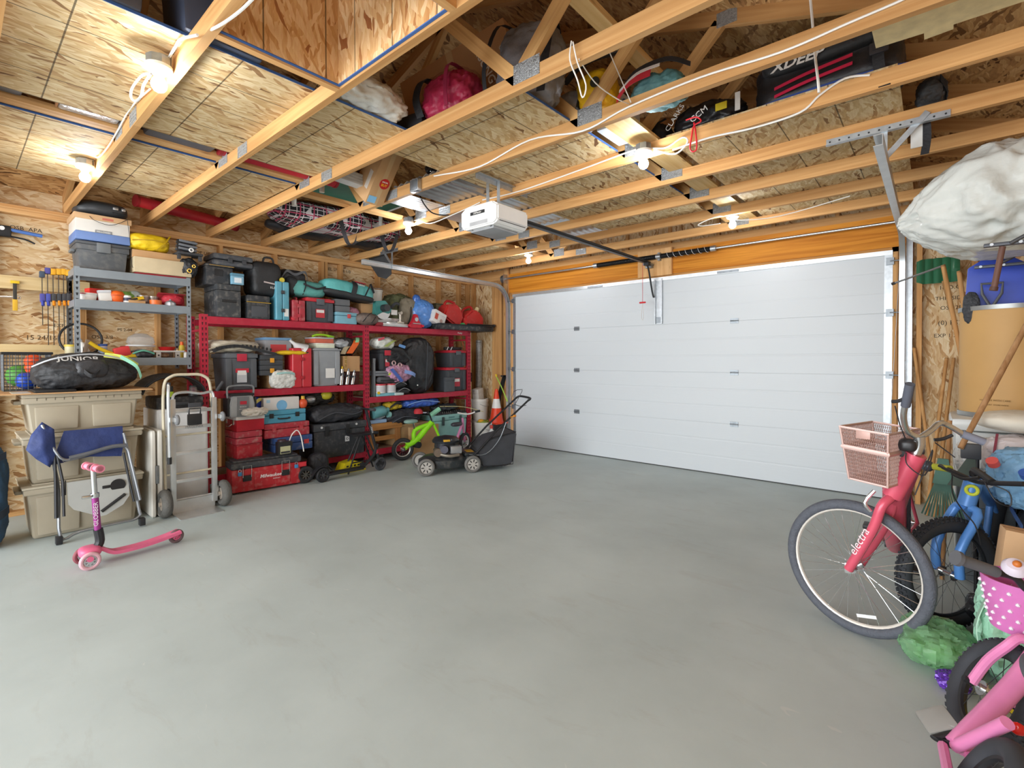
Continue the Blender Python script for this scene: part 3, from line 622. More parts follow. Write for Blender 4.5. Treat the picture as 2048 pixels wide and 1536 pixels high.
t = softbag('duffel_bag', 'silver grey duffel bag leaning upright behind the truss web', 'bag', (-.20, -.15, 0), (.20, .15, .50), m('#85868c', .5, 0, .2, bump=.35, scale=8), 5, 3, .07, 2.8, 16, (3.32, -3.72, ZB), (-.05, .10, .25), fold=(1, 1, 2))
strap(t, [(-.18, -.19, .02), (-.2, -.21, .2), (-.17, -.15, .46), (-.12, .05, .52)], .025, m('#2b2c30', .6), (1, 0, 0), 'zipper'); strap(t, [(.16, -.17, .02), (.18, -.20, .2), (.17, -.14, .44), (.1, .1, .52)], .05, bagk, (1, 0, 0))
t = softbag('duffel_bag', 'rolled grey bag high behind the big diagonal web', 'bag', (-.16, -.14, 0), (.16, .14, .26), m('#8d8e94', .5, 0, .15, bump=.3), 15, 2.6, .06, 2.5, 12, (3.12, -3.30, ZB), (0, 0, .4)); strap(t, [(.06, -.15, .02), (.06, -.16, .15), (.06, -.05, .275), (.06, .12, .25)], .05, bagk, (1, 0, 0))
t = softbag('dry_sack', 'grey sack with black strap hanging past the blue board edge', 'bag', (-.11, -.14, 0), (.11, .14, .26), m('#9a9ca2', .5, 0, .15, bump=.3), 25, 2.8, .07, 3, 12, (3.37, -3.28, ZB), (0, .1, .1)); strap(t, [(.1, -.17, .02), (.12, -.18, .12), (.1, -.08, .27)], .05, bagk, (0, 1, .2))
t = softbag('gear_bag', 'bright yellow and black gear bag behind the double joist', 'bag', (-.12, -.12, 0), (.12, .10, .24), m('#e8b516', .5, 0, .12, bump=.25), 6, 3, .08, 3, 12, (3.62, -3.36, ZB+.03), (0, -.1, .1)); strap(t, [(-.18, -.1, .22), (-.02, -.14, .26), (.2, -.1, .25)], .09, bagk, (0, 1, .4), 'black_panel'); q = B(); q.cyl((.04, -.148, .12), (.04, -.142, .12), .03, seg=20); q.to('emblem', m('#2b2a22', .6), t)
t = softbag('jacket', 'folded teal and red jacket with black trim on the attic boards', 'jacket', (-.16, -.13, 0), (.16, .13, .15), m('#4f7d80', .65, 0, .3, bump=.3), 7, 2.4, .12, 3.5, 12, (3.97, -3.28, ZB), (0, 0, .1)); strap(t, [(-.2, -.13, .05), (-.1, -.16, .14), (.08, -.14, .17), (.2, -.1, .12)], .03, bagk, (0, .3, 1), 'collar'); strap(t, [(-.21, -.14, .03), (-.12, -.17, .09), (.0, -.165, .11)], .045, m('#c22c3c', .6), (0, .3, 1), 'red_panel'); strap(t, [(-.19, -.15, .07), (-.08, -.17, .125), (.05, -.16, .14)], .018, m('#d9d4d2', .6), (0, .3, 1), 'white_stripe')
# long black rod bag with white letters
t = T('gear_bag', 'long black hockey gear bag with pink webbing handles on the attic boards', 'bag', (4.70, -2.58, ZB), rot=(0, 0, -.02))
q = B(); q.soft((-.36, -.24, 0), (.36, .2, .30), 5, .03, 2.5, 4, 14); q.to('body', m('#26272b', .42, 0, .3, bump=.2, scale=8), t, sm=80)
q = B(); q.soft((-.30, -.285, .16), (.35, -.1, .33), 4, .02, 2.5, 9, 10); q.to('front_pocket', m('#1c1d20', .6, 0, .2, bump=.2), t, sm=80)
text('XDEEP', .075, m('#e6e6e4', .6), t, (-.10, -.302, .19), (PI/2, 0, 0), bold=.002, sx=1.15, shear=.25)
pk = m('#d62a55', .5)
for dz in (.045, .09): strap(t, [(-.22, -.262, dz), (-.05, -.278, dz+.02), (.16, -.274, dz+.04)], .018, pk, (0, .2, 1), 'webbing_handle')
strap(t, [(.28, -.27, .30), (.27, -.285, .1), (.28, -.27, -.02), (.30, -.30, -.10)], .05, bagk, (1, 0, 0)); q = B(); q.box((.235, -.30, .08), (.315, -.288, .14), .005); q.box((.25, -.304, .10), (.30, -.30, .125)); q.to('buckle', m('#3a3b40', .35), t)
strap(t, [(-.43, -.2, .02), (-.2, -.27, .015), (.2, -.27, .012), (.42, -.2, .02)], .012, m('#2f4f9a', .5), (0, 0, 1), 'piping')
t = softbag('gear_bag', 'black sack with red cord and yellow patch beside the long gear bag', 'bag', (-.23, -.2, 0), (.23, .2, .20), m('#232428', .35, 0, .25, bump=.3), 11, 2.8, .09, 3.2, 14, (4.04, -2.62, ZB), (0, 0, 0)); text('CLARKS', .05, m('#e8e8e6', .6), t, (-.16, -.232, .11), (PI/2, -.9, 0)); q = B(); q.box((.1, -.226, .07), (.17, -.218, .115), .003); q.to('patch', m('#c9b524', .6), t); q = B(); q.box((.22, -.235, .03), (.25, -.228, .14)); q.to('luggage_tag', m('#d8d8d6', .5), t); text('CCM', .055, m('#efefed', .6), t, (.0, -.236, .08), (PI/2, -.5, 0))
t = softbag('gear_bag', 'black slumped sack below the crossing truss webs', 'bag', (-.085, -.14, 0), (.085, .14, .16), bagk2, 12, 2.6, .08, 3, 10, (3.68, -2.62, ZB+.03)); strap(t, [(-.1, -.15, .02), (0, -.16, .1), (.1, -.14, .14)], .02, bagk)
t = softbag('gear_bag', 'dark grey bag end poking past the right attic board edge', 'bag', (-.03, -.16, 0), (.11, .16, .14), m('#3c3d40', .6, 0, .2, bump=.3), 13, 2.8, .09, 3, 12, (5.13, -2.18, ZB), (0, 0, 0)); strap(t, [(.08, -.15, .1), (.11, -.1, .05), (.1, .1, .04)], .04, bagk, (0, 0, 1))
q = B(); q.box((-.02, -.003, -.10), (.035, .003, .04)); t = q.to('care_tag', m('#d6d6d2', .6), None, 'white paper tag and black webbing hanging behind the right track hanger', 'tag', loc=onY(1830, 262, -2.24)); q = B(); q.ribbon([(.05, 0, .05), (.055, .004, -.05), (.045, 0, -.15)], .04, .003, (1, 0, 0), 4); q.to('webbing', bagk, t)
t = carton('carton', 'pale blue and white diaper carton beside the bulb with the red cord', (.16, .30, .22), (3.58, -3.06, ZB+.012), (0, .0, .0), m('#d8dde2', .5, 0, .04)); q = B(); q.cyl((.101, -.1, .12), (.1012, -.1, .12), .05, seg=20); q.to('printed_swirl', m('#3f6fb0', .5), t)
# hanging carton with sticker
t = T('carton', 'long brown carton hanging down between two joists with a red round sticker', 'carton', onY(730, 405, -3.70), rot=(0, -.86, 0))
q = B(); q.box((0, 0, 0), (.62, .17, .24), .004); q.to('body', card, t); q = B(); q.box((0, .07, -.0008), (.62, .11, -.0002)); q.box((-.0008, .06, .0), (-.0002, .10, .24)); q.to('packing_tape', tape, t)
q = B(); q.cyl((.20, .105, -.001), (.20, .105, -.0025), .046, seg=28); st = q.to('sticker', m('#c3161c', .4), t); text('SPECIAL', .016, m('#f4e6da', .5), st, (.215, .105, -.003), (PI, 0, PI/2), bold=.0004); text('BUY', .03, m('#f2b01e', .5), st, (.188, .105, -.003), (PI, 0, PI/2), bold=.0008)
q = B(); q.box((.015, .01, -.0022), (.075, .085, -.001)); q.to('blue_label', m('#86bfe6', .5), t); q = B(); q.box((.10, -.0012, .05), (.26, -.0004, .10)); q.to('paper_label', m('#d8cfc4', .6), t)
q = B()
for i in range(4): q.box((-.05, -.2, i*.024), (.05, .2, i*.024+.0238), .004)
q.to('cable_duct', m('#cfd3d6', .5), None, 'bundle of grey plastic ducts left of the hanging carton', 'duct', loc=(1.46, -3.75, ZF+.005), rot=(0, 0, .1))
t = softbag('rubbish_bag', 'shiny black plastic bag on the steel sheets beside the hanging carton', 'bag', (-.18, -.16, 0), (.18, .16, .18), m('#17181a', .18, 0, .2, bump=.35, scale=12), 14, 2.6, .10, 3.5, 14, (2.02, -3.20, ZF+.10)); q = B(); q.ball((0, 0, .2), .04, 2, (1, 1, .8)); q.to('knot', blackp, t)
# corrugated steel sheets
for i, (x0, x1, y0, y1, dz, lb) in enumerate([(1.66, 2.24, -3.50, -1.75, 0, 'corrugated steel sheet lying over the opener'), (1.72, 2.28, -2.2, -.55, .036, 'corrugated steel sheet reaching towards the garage door'), (1.30, 1.62, -3.45, -2.0, -.004, 'narrow galvanised sheet beside the corrugated steel')]):
    q = B(); n = 28; rows = []
    for yy in (y0, y1):
        for lay in (0, 1): rows.append([q.b.verts.new((x0+(x1-x0)*k/n, yy, ZF+.008+dz+.010*math.sin(k*PI/2*1.0)*(1 if i < 2 else .15)+lay*.0015)) for k in range(n+1)])
    for A, C in ((rows[0], rows[2]), (rows[3], rows[1]), (rows[1], rows[0]), (rows[2], rows[3])):
        for k in range(n): q.b.faces.new((A[k], A[k+1], C[k+1], C[k]))
    q.to('steel_sheet', m('#c2c5c8', .35, .75, .12, scale=5), None, lb, 'metal sheet', 'steel sheets in the attic', sm=60)
# red tubes, plaid bag, folding table
redt = m('#b3222f', .45, 0, .12, scale=5)
for p0, p1, r, lb in ((V(1.30, -4.72, ZB+.05), V(1.30, -3.85, ZB+.05), .062, 'dark red fabric tube in the gap between two attic boards'), (onZ(275, 402, 2.925), onZ(470, 452, 2.925), .055, 'red plastic tube lying along the eave above the shelves'), (onZ(455, 465, 2.895), onZ(585, 500, 2.895), .022, 'slim red pole on the top plate below the plaid bag')):
    q = B(); q.cyl(p0, p1, r, seg=18); t = q.to('red_tube', redt if r > .03 else m('#c92a28', .4), None, lb, 'tube'); d_ = (p1-p0).normalized()
    for e0, e1 in ((p0-d_*.02, p0), (p1, p1+d_*.02)): q = B(); q.cyl(e0, e1, r*1.07, seg=18); q.to('end_cap', m('#8e1a22', .5), t)
def plaid(name):
    mt, N, L, b = newmat(name); b.inputs['Roughness'].default_value = .8
    tc = N.new('ShaderNodeTexCoord'); s = N.new('ShaderNodeSeparateXYZ'); L.new(tc.outputs['Object'], s.inputs[0]); out = None; base = lin('#1e1d22')
    cur = N.new('ShaderNodeRGB'); cur.outputs[0].default_value = base; out = cur.outputs[0]
    for ax, step, off, colr, wd in ((0, .07, 0, '#d8d0d2', .004), (1, .07, 0, '#d8d0d2', .004), (2, .05, 0, '#d8d0d2', .004), (0, .14, .035, '#c24868', .006), (1, .14, .035, '#c24868', .006), (2, .1, .02, '#c24868', .005)):
        a = N.new('ShaderNodeMath'); a.operation = 'ADD'; a.inputs[1].default_value = off; L.new(s.outputs[ax], a.inputs[0])
        p = N.new('ShaderNodeMath'); p.operation = 'PINGPONG'; p.inputs[1].default_value = step/2; L.new(a.outputs[0], p.inputs[0])
        k = N.new('ShaderNodeMath'); k.operation = 'LESS_THAN'; k.inputs[1].default_value = wd; L.new(p.outputs[0], k.inputs[0])
        mx = N.new('ShaderNodeMixRGB'); mx.inputs[2].default_value = lin(colr); L.new(k.outputs[0], mx.inputs['Fac']); L.new(out, mx.inputs[1]); out = mx.outputs[0]
    L.new(out, b.inputs['Base Color']); return mt
m_plaid = plaid('plaid_cloth')
t = T('duffel_bag', 'black and pink plaid travel bag lying across the joists', 'bag', (-.10, -2.95, ZF+.004), rot=(0, 0, -.04))
q = B(); q.soft((-.24, -.85, 0), (.22, .75, .26), 3.2, .03, 3, 3, 16); q.to('body', m_plaid, t, sm=80)
for y in (-.15, .35): strap(t, [(.22, y, .1), (.26, y+.02, -.06), (.22, y+.1, -.16), (.16, y+.22, -.1), (.2, y+.26, .08)], .05, m('#3c3b3f', .7), (0, 1, .2))
t = softbag('hockey_bag', 'flat black bag between the plaid bag and the eave', 'bag', (-.17, -.9, 0), (.17, .9, .15), bagk2, 17, 3, .03, 2.5, 14, (-.56, -2.75, ZF+.004)); strap(t, [(.1, -.8, .1), (.17, -.82, .05), (.17, -.6, .03)], .04, bagk, (0, 0, 1)); strap(t, [(.1, .2, .16), (.18, .3, .06), (.16, .5, .1)], .03, bagk, (0, 0, 1), 'handle')
t = T('folding_table', 'green folding table stored upside down across the joists', 'table', (.42, -3.12, ZF+.30), rot=(0, 0, -.03))
q = B(); q.box((-.34, -.55, .0), (.34, .55, .02)); q.to('tabletop', m('#3f7d66', .35, 0, .1), t)
q = B()
for a, c in (((-.35, -.56), (.35, -.56)), ((.35, -.56), (.35, .56)), ((.35, .56), (-.35, .56)), ((-.35, .56), (-.35, -.56))): q.cyl((a[0], a[1], .008), (c[0], c[1], .008), .018)
q.to('edge_frame', white_p, t)
for x in (-.31, .31):
    for y in (-.52, .52):
        q = B(); q.cyl((x, y, -.16), (x, y, -.02), .024); lg = q.to('leg', white_p, t); q = B(); q.cyl((x, y, -.045), (x, y, .0), .032); q.cyl((x, y, -.012), (x, y, .0), .05); q.to('leg_socket', blackp, lg)
# totes and clutter above the attic boards on the left
def tote(name, label, size, loc, rz, mat, lidm, cat='storage tote', lidh=.035, handles=True, rib=True, taper=.10, latch=None, group=None, rot=None):
    sx, sy, sz = size; t = T(name, label, cat, loc, rz, rot, group)
    q = B(); q.box((-sx/2+.012, -sy/2+.012, 0), (sx/2-.012, sy/2-.012, sz-lidh), .018, 2, taper=taper)
    q.box((-sx/2+.004, -sy/2+.004, sz-lidh-.05), (sx/2-.004, sy/2-.004, sz-lidh), .008); q.to('body', mat, t)
    q = B(); q.box((-sx/2, -sy/2, sz-lidh), (sx/2, sy/2, sz-.008), .008); q.box((-sx/2+.04, -sy/2+.04, sz-.008), (sx/2-.04, sy/2-.04, sz), .004); q.to('lid', lidm, t)
    if handles:
        for s2 in (-1, 1):
            q = B(); q.box((-sx*.18, s2*sy/2-.012, sz*.62), (sx*.18, s2*(sy/2+.018)-.0, sz*.72), .006) if s2 > 0 else q.box((-sx*.18, -sy/2-.018, sz*.62), (sx*.18, -sy/2+.012, sz*.72), .006); q.to('handle', latch or mat, t)
    if latch:
        for yy in (-sy*.26, sy*.26) if sy > .4 else (0,):
            q = B(); q.box((sx/2-.004, yy-.05, sz-.10), (sx/2+.012, yy+.05, sz-.012), .005); q.to('latch', latch, t)
    return t
gt = m('#5d6068', .5, 0, .1); gt2 = m('#44474e', .5, 0, .12)
tote('storage_tote', 'dark grey tote seen through the slot near the picture edge', (.4, .6, .30), (1.45, -6.0, ZB), 0, gt2, gt)
tote('storage_tote', 'grey lidded tote overhanging the slot between two attic boards', (.42, .46, .24), (1.36, -4.97, ZB), .04, gt, m('#8a8f98', .45))
t = T('insulation_roll', 'silver foil faced roll in the slot between attic boards', 'insulation', (1.40, -5.45, ZB)); q = B(); q.box((-.14, -.14, 0), (.14, .14, .14), .02); q.to('roll', m('#d8d9da', .25, .6, .2, bump=.8, scale=14), t); q = B(); q.box((-.141, -.15, .01), (.141, -.141, .13)); q.to('torn_end', m('#b07a50', .7, 0, .3), t)
tote('storage_tote', 'dark blue grey tote beside the attic hatch at the top', (.36, .40, .42), (2.50, -5.15, ZB), 0, m('#4c5468', .5, 0, .1), m('#5d6680', .5), latch=gt2)
tote('storage_tote', 'slate grey tote at the very top left above the attic board', (.40, .36, .40), (2.46, -5.62, ZB), 0, m('#565a66', .5, 0, .1), m('#6d7280', .5), latch=gt2)
tote('storage_tote', 'black tote in the slot beside the hatch lining', (.14, .4, .3), (2.73, -4.96, ZF+.02), 0, m('#33363c', .5), m('#44474d', .5))
# dark rubber flap hanging between joist and left track
q = B(); q.prism([(-.42, .30), (.0, .30), (.12, .10), (.12, -.02), (.0, -.07), (-.18, -.02), (-.36, .16)], -.004, .004, 'y'); t = q.to('rubber_flap', m('#3d3e40', .7, 0, .15), None, 'dark grey rubber flap hanging above the left end of the track', 'flap', loc=(-.38, -2.17, 2.54)); q = B(); q.box((-.42, -.007, .27), (.0, -.0045, .30)); q.to('hem', m('#2c2d2f', .7), t)
# ================================================================ left side: totes, chair, scooter, hand trucks, grey shelf
def fr(l, r, t, b, x):
    """front-face rectangle in pixels on the plane x -> y0, y1, z0, z1"""
    c = (l+r)/2; return onX(l, (t+b)/2, x).y, onX(r, (t+b)/2, x).y, onX(c, b, x).z, onX(c, t, x).z
def onP(px, py, p, n): d = ray(px, py); n = Vector(n); return CAM + d*((Vector(p)-CAM).dot(n)/d.dot(n))
black = m('#1f2022', .5, 0, .15); blackd = m('#26272a', .6, 0, .2, dust=.25); dk = m('#3a3c40', .5, 0, .12); red = m('#c02634', .42, 0, .1); redd = m('#b23440', .5, 0, .12, dust=.35)
chrome = m('#d8dadc', .18, .95, .04); steel = m('#c6c9cb', .32, .85, .08, scale=14); taupe = m('#aaa08c', .5, 0, .06, dust=.12, scale=4); taupel = m('#b9b09c', .5, 0, .05)
yellow = m('#e3bd1c', .5, 0, .1); orange = m('#e8651e', .5, 0, .1); green = m('#5aa82e', .5, 0, .1); bluem = m('#2a4fa8', .5, 0, .1); teal = m('#5aa0b4', .45, 0, .1, dust=.12); teal2 = m('#5fa7a0', .55, 0, .15, bump=.2); white = m('#e6e5e1', .45, 0, .04); clearp = m('#eef1f2', .15, 0, .02, trans=.85, alpha=.45); navy = m('#27386e', .65, 0, .2, bump=.25, scale=8)
tyre = m('#2b2c2e', .75, 0, .15, bump=.2, scale=30)

# --- three stacked taupe totes
def big_tote(z0, h, lid, label):
    t = T('storage_tote', label, 'storage tote', (-.29, -5.30, z0), group='taupe totes stacked by the left wall'); sx, sy = .54, .74
    q = B(); q.box((-sx/2+.02, -sy/2+.02, 0), (sx/2-.02, sy/2-.02, h-.045), .03, 3, taper=.09)
    for yy in (-.17, .17): q.box((sx/2-.06, yy-.13, .03), (sx/2-.016, yy+.13, h-.10), .012, taper=.06)
    q.to('body', taupe, t)
    q = B(); q.box((-sx/2, -sy/2, h-.075), (sx/2, sy/2, h-.03), .01); q.to('rim', taupe, t)
    for s2 in (-1, 1):
        q = B(); q.box((-.12, s2*(sy/2+.012)-.025, h-.085), (.12, s2*(sy/2+.012)+.025, h-.055), .01); q.to('handle', taupel, t)
    if lid:
        q = B(); q.box((-sx/2-.008, -sy/2-.008, h-.03), (sx/2+.008, sy/2+.008, h-.012), .007); q.box((-sx/2+.05, -sy/2+.05, h-.012), (sx/2-.05, sy/2-.05, h-.001), .004); q.to('lid', taupel, t)
    else:
        q = B(); q.box((-sx/2+.0, -sy/2+.0, h-.03), (sx/2, sy/2, h-.001), .006); q.to('lid', taupe, t)
        q = B()
        for i in range(11): q.box((sx/2, -.29+i*.052+(.05 if i > 4 else 0), h-.05), (sx/2+.001, -.286+i*.052+(.05 if i > 4 else 0), h-.028))
        q.to('vent_slot', m('#5d574b', .8), t, kind='stuff')
    return t
big_tote(0, .43, True, 'bottom taupe tote of the stack behind the folding chair')
big_tote(.43, .385, True, 'middle taupe tote of the stack behind the folding chair')
big_tote(.815, .315, False, 'top taupe tote of the stack under the black sports bag')
q = B(); q.prism([(-.78, -5.95), (.0, -5.83), (.03, -5.5), (.02, -4.86), (-.3, -4.82), (-.78, -4.85)], 1.132, 1.140, 'z'); t = q.to('cardboard_sheet', card, None, 'flattened cardboard sheet lying on the top taupe tote', 'cardboard')
q = B(); q.prism([(-.55, 1.131), (-.02, 1.131), (-.05, .95), (-.12, .84), (-.5, 1.0)], -5.84, -5.834, 'y'); q.to('bent_flap', card, t)
bx('strapping', (-.30, -5.72, 1.1405), (.0, -5.62, 1.143), m('#d8d4c8', .4), t)
# --- black sports bag
t = T('sports_bag', 'big black sports bag with white lettering on the cardboard sheet', 'bag', (-.30, -5.26, 1.1405))
q = B(); q.soft((-.24, -.34, 0), (.24, .34, .31), 2.7, .06, 3.0, 21, 26, fold=(1, 1, 1.4), droop=.15); q.to('body', m('#2a2b2e', .62, 0, .35, bump=.35, scale=9), t, sm=80)
q = B(); q.soft((.13, -.10, .10), (.26, .12, .26), 3, .05, 3, 22, 8); q.to('side_pocket', m('#2c2d31', .45, 0, .3, bump=.25), t, sm=80)
strap(t, [(.22, -.08, .22), (.285, .0, .12), (.22, .10, .23)], .03, bagk, (0, .2, 1), 'handle')
strap(t, [(.1, -.34, .2), (.2, -.2, .27), (.21, .05, .30), (.18, .33, .22)], .012, m('#a7a9ac', .5), (0, 0, 1), 'zipper')
lt = T('panel_lettering', parent=t, loc=(0, 0, 0)); text('JUNIOR', .07, m('#d6d6d4', .6), t, (.20, -.07, .262), (.75, 0, PI/2), bold=.001, sx=1.1); bpy.data.objects.remove(lt)
strap(t, [(.15, .10, .295), (.2, .22, .27), (.2, .32, .2)], .04, m('#cfd65a', .5), (0, .3, 1), 'lime_panel'); strap(t, [(.2, .20, .28), (.235, .30, .2), (.22, .34, .1)], .03, m('#8fd0b4', .5), (0, .3, 1), 'mint_panel')
bx('flat_case', (-.42, -5.60, 1.1405), (.0, -5.36, 1.160), black, None, .004) .name
o_ = bpy.data.objects['flat_case']; tag(o_, 'thin black panel lying under the left end of the sports bag', 'panel'); o_.location.z = 0
# --- mesh toy basket
t = T('toy_basket', 'grey mesh basket of coloured toys left of the sports bag', 'basket', (-.62, -5.60, 1.1405))
q = B()
for z in [i*.03 for i in range(11)]: q.tube([(-.16, -.14, z), (.16, -.14, z), (.16, .14, z), (-.16, .14, z)], .003, 4, closed=True)
for i in range(11):
    u = -.16+i*.032
    for yy in (-.14, .14): q.cyl((u, yy, 0), (u, yy, .30), .0025, seg=4)
for i in range(9):
    u = -.14+i*.035
    for xx in (-.16, .16): q.cyl((xx, u, 0), (xx, u, .30), .0025, seg=4)
q.box((-.16, -.14, 0), (.16, .14, .006)); q.to('mesh', m('#4b4d50', .5, .4), t, sm=0)
q = B(); q.tube([(-.165, -.145, .31), (.165, -.145, .31), (.165, .145, .31), (-.165, .145, .31)], .012, 6, closed=True); q.to('rim', black, t)
for p, r_, mt_, nm in (((.06, .0, .08), .07, m('#2a55c8', .35), 'blue'), ((.07, .04, .19), .055, m('#f0592a', .4), 'orange'), ((-.06, -.03, .12), .09, m('#57a045', .5), 'green'), ((-.04, .05, .24), .06, m('#e4562c', .5), 'red orange')):
    q = B(); q.soft((-r_, -r_, -r_), (r_, r_, r_), 2.2, .08, 2, 3, 8, False); q.to('toy_ball', mt_, None, nm+' toy inside the grey mesh basket', 'toy', loc=(Vector(p)+Vector((-.62, -5.60, 1.1405))), sm=80)
# --- navy tarp at the far left
t = softbag('tarp', 'dark navy folded tarp bag standing left of the totes', 'tarp', (-.3, -.16, 0), (.14, .16, .80), m('#274660', .6, 0, .22, bump=.3, scale=6), 31, 3.4, .05, 3, 16, (-.08, -5.90, 0), (0, 0, 0), fold=(1, 1, .5)); strap(t, [(.14, -.1, .7), (.17, .02, .66), (.14, .14, .7)], .05, m('#16222e', .6), (0, 0, 1)); strap(t, [(.15, -.05, .3), (.17, .08, .26), (.14, .15, .3)], .06, m('#16222e', .6), (0, 0, 1), 'strap')
# --- folding directors chair with side table
t = T('folding_chair', 'folded navy camp chair with grey side table leaning on the totes', 'chair', (0, 0, 0))
PLc, NLc = (.20, 0, 0), (1, 0, .19)
def c_(px, py, off=0): return onP(px, py, (PLc[0]+off, 0, 0), NLc)
ft = m('#8f9296', .35, .8, .06); fk = m('#2c2d30', .45, .3)
def tb(name, pts, r, mat, par, sm_=0, off=0, seg=8):
    q = B(); q.tube([c_(a, b_, off) for a, b_ in pts], r, seg, smooth=sm_); return q.to(name, mat, par)
tb('frame_tube', [(103, 898), (108, 930), (117, 980), (121, 1074), (160, 1063), (240, 1045), (268, 1039), (280, 1030), (278, 1020), (268, 970), (255, 900), (247, 866)], .011, ft, t, 4)
tb('frame_tube', [(109, 900), (111, 960), (112, 1037)], .010, fk, t, 0, .02); tb('frame_tube', [(84, 850), (97, 880), (112, 905), (125, 918), (150, 917), (225, 893), (252, 895), (262, 925), (280, 1000)], .011, ft, t, 4, .03)
tb('frame_tube', [(113, 905), (126, 965), (128, 1033)], .009, fk, t, 0, .03); tb('frame_tube', [(247, 905), (258, 960), (268, 1003)], .009, fk, t, 0, .03)
tb('arm_pad', [(139, 916), (180, 906), (225, 893), (252, 891)], .016, m('#5d5f63', .6), t, 3, .04)
for a, b_ in (((118, 1088), (128, 1072)), ((284, 1050), (272, 1040))): q = B(); p0 = c_(*a); q.box(p0+V(-.03, -.02, .0), p0+V(.03, .02, .06), .006); q.to('rubber_foot', fk, t)
def cloth(px, name, mat, off, thick=.012, par=None, bulge=.02):
    P3 = [c_(a, b_, off) for a, b_ in px]; q = B(); n = len(P3); cc = sum(P3, Vector())/n
    A = [q.b.verts.new(p+V(thick/2, 0, 0)) for p in P3]; C = [q.b.verts.new(p-V(thick/2, 0, 0)) for p in P3]; ca = q.b.verts.new(cc+V(thick/2+bulge, 0, 0)); cb = q.b.verts.new(cc-V(thick/2, 0, 0))
    for i in range(n):
        j = (i+1) % n; q.b.faces.new((A[i], A[j], ca)); q.b.faces.new((C[j], C[i], cb)); q.b.faces.new((A[i], C[i], C[j], A[j]))
    bmesh.ops.subdivide_edges(q.b, edges=q.b.edges[:], cuts=3, use_grid_fill=True)
    for v in q.b.verts: v.co.x += .012*noise.noise(v.co*14)
    return q.to(name, mat, par or t, sm=60)
cloth([(128, 862), (245, 852), (246, 890), (243, 912), (180, 913), (128, 924), (112, 905)], 'back_panel', navy, -.02)
cloth([(84, 844), (108, 858), (112, 905), (100, 935), (72, 918), (52, 900), (62, 870)], 'seat_panel', navy, .02, .02, None, .05)
cloth([(84, 922), (108, 905), (128, 925), (105, 930)], 'seat_panel', navy, .0)
q = B(); P3 = [c_(a, b_, .02) for a, b_ in [(133, 965), (256, 947), (258, 990), (246, 1008), (212, 1029), (200, 1032), (147, 1019), (136, 1008)]]
A = [q.b.verts.new(p+V(.014, 0, 0)) for p in P3]; C = [q.b.verts.new(p-V(.004, 0, 0)) for p in P3]; q.b.faces.new(A[::-1]); q.b.faces.new(C)
for i in range(8): q.b.faces.new((A[i], A[(i+1) % 8], C[(i+1) % 8], C[i]))
bmesh.ops.recalc_face_normals(q.b, faces=q.b.faces[:]); tt = q.to('side_table', m('#a9aca9', .45, 0, .04), t, sm=20)
p0 = c_(236, 970, .036); q = B(); q.cyl(p0, p0+V(.004, 0, 0), .050, seg=24); q.to('cup_ring', black, tt); q = B(); q.box(p0+V(-.002, -.10, -.012), p0+V(.006, -.05, .012), .004); q.to('cup_latch', black, tt)
q = B(); q.tube([c_(203, 1023, .036), c_(250, 988, .036)], .012, 8); q.to('phone_slot', black, tt)
q = B(); q.tube([c_(123, 962, .03), c_(131, 961, .03), c_(131, 990, .03), c_(124, 992, .03)], .004, 6, closed=True); q.to('hinge_bracket', fk, t)
# --- pink kick scooter
t = T('kick_scooter', 'pink three wheeled kick scooter in front of the folding chair', 'scooter', (.93, -5.41, 0))
O_ = V(.93, -5.41, 0); pinkm = m('#e0688e', .4, 0, .08)
def wheel(par, c, ax, R_, wd, mt_t, mt_h, spk=5, name='wheel'):
    c = Vector(c); ax = Vector(ax).normalized(); q = B(); q.torus(c, ax, R_-wd/2, wd/2, 32, 10, 1.0); wq = q.to(name, mt_t, par)
    q = B(); q.torus(c, ax, R_-wd-.003, .006, 28, 6, 1.6); q.cyl(c-ax*wd*.5, c+ax*wd*.5, R_*.22, seg=14)
    x = ax.orthogonal().normalized(); y = ax.cross(x)
    for i in range(spk):
        a = 2*PI*i/spk; d_ = math.cos(a)*x+math.sin(a)*y; e_ = -math.sin(a)*x+math.cos(a)*y
        M = Matrix((( *d_, ), (*e_, ), (*ax, ))).transposed().to_4x4(); M.translation = c+d_*(R_*.55)
        q.box((-R_*.34, -R_*.07, -wd*.28), (R_*.34, R_*.07, wd*.28), M=M)
    q.to('hub', mt_h, wq); return wq
mh = m('#d9a9b4', .4, 0, .05); ms = m('#8a4a52', .6, 0, .1)
axw = V(.80, -.60, 0).normalized()
dirr = V(-.12, .99, 0).normalized(); latv = V(.99, .12, 0)
wheel(t, V(.045, -.02, .06), latv, .06, .026, mh, m('#c9ccd0', .3, .6), 8); wheel(t, V(-.115, -.03, .06), latv, .06, .026, ms, m('#c9ccd0', .3, .6), 8); wheel(t, V(-.085, .50, .052), latv, .052, .026, m('#6b5558', .6), pinkm, 5)
q = B(); P_ = [V(-.035, -.03, .115), V(-.038, .04, .11), V(-.042, .09, .075), V(-.045, .14, .058), V(-.06, .28, .055), V(-.075, .42, .068), V(-.085, .52, .085)]
q.ribbon(P_, .085, .022, (1, .1, 0), 5); q.to('deck', pinkm, t)
q = B(); q.cyl(V(-.13, -.03, .075), V(.06, -.02, .075), .018); q.soft((-.10, -.07, .07), (.035, .05, .14), 3, .0, 1, 0, 6); q.to('front_axle', pinkm, t, sm=60)
q = B(); q.tube([V(-.035, .03, .12), V(-.04, .045, .16), V(-.038, .035, .24)], .027, 10, smooth=3); q.to('steering_joint', fk, t)
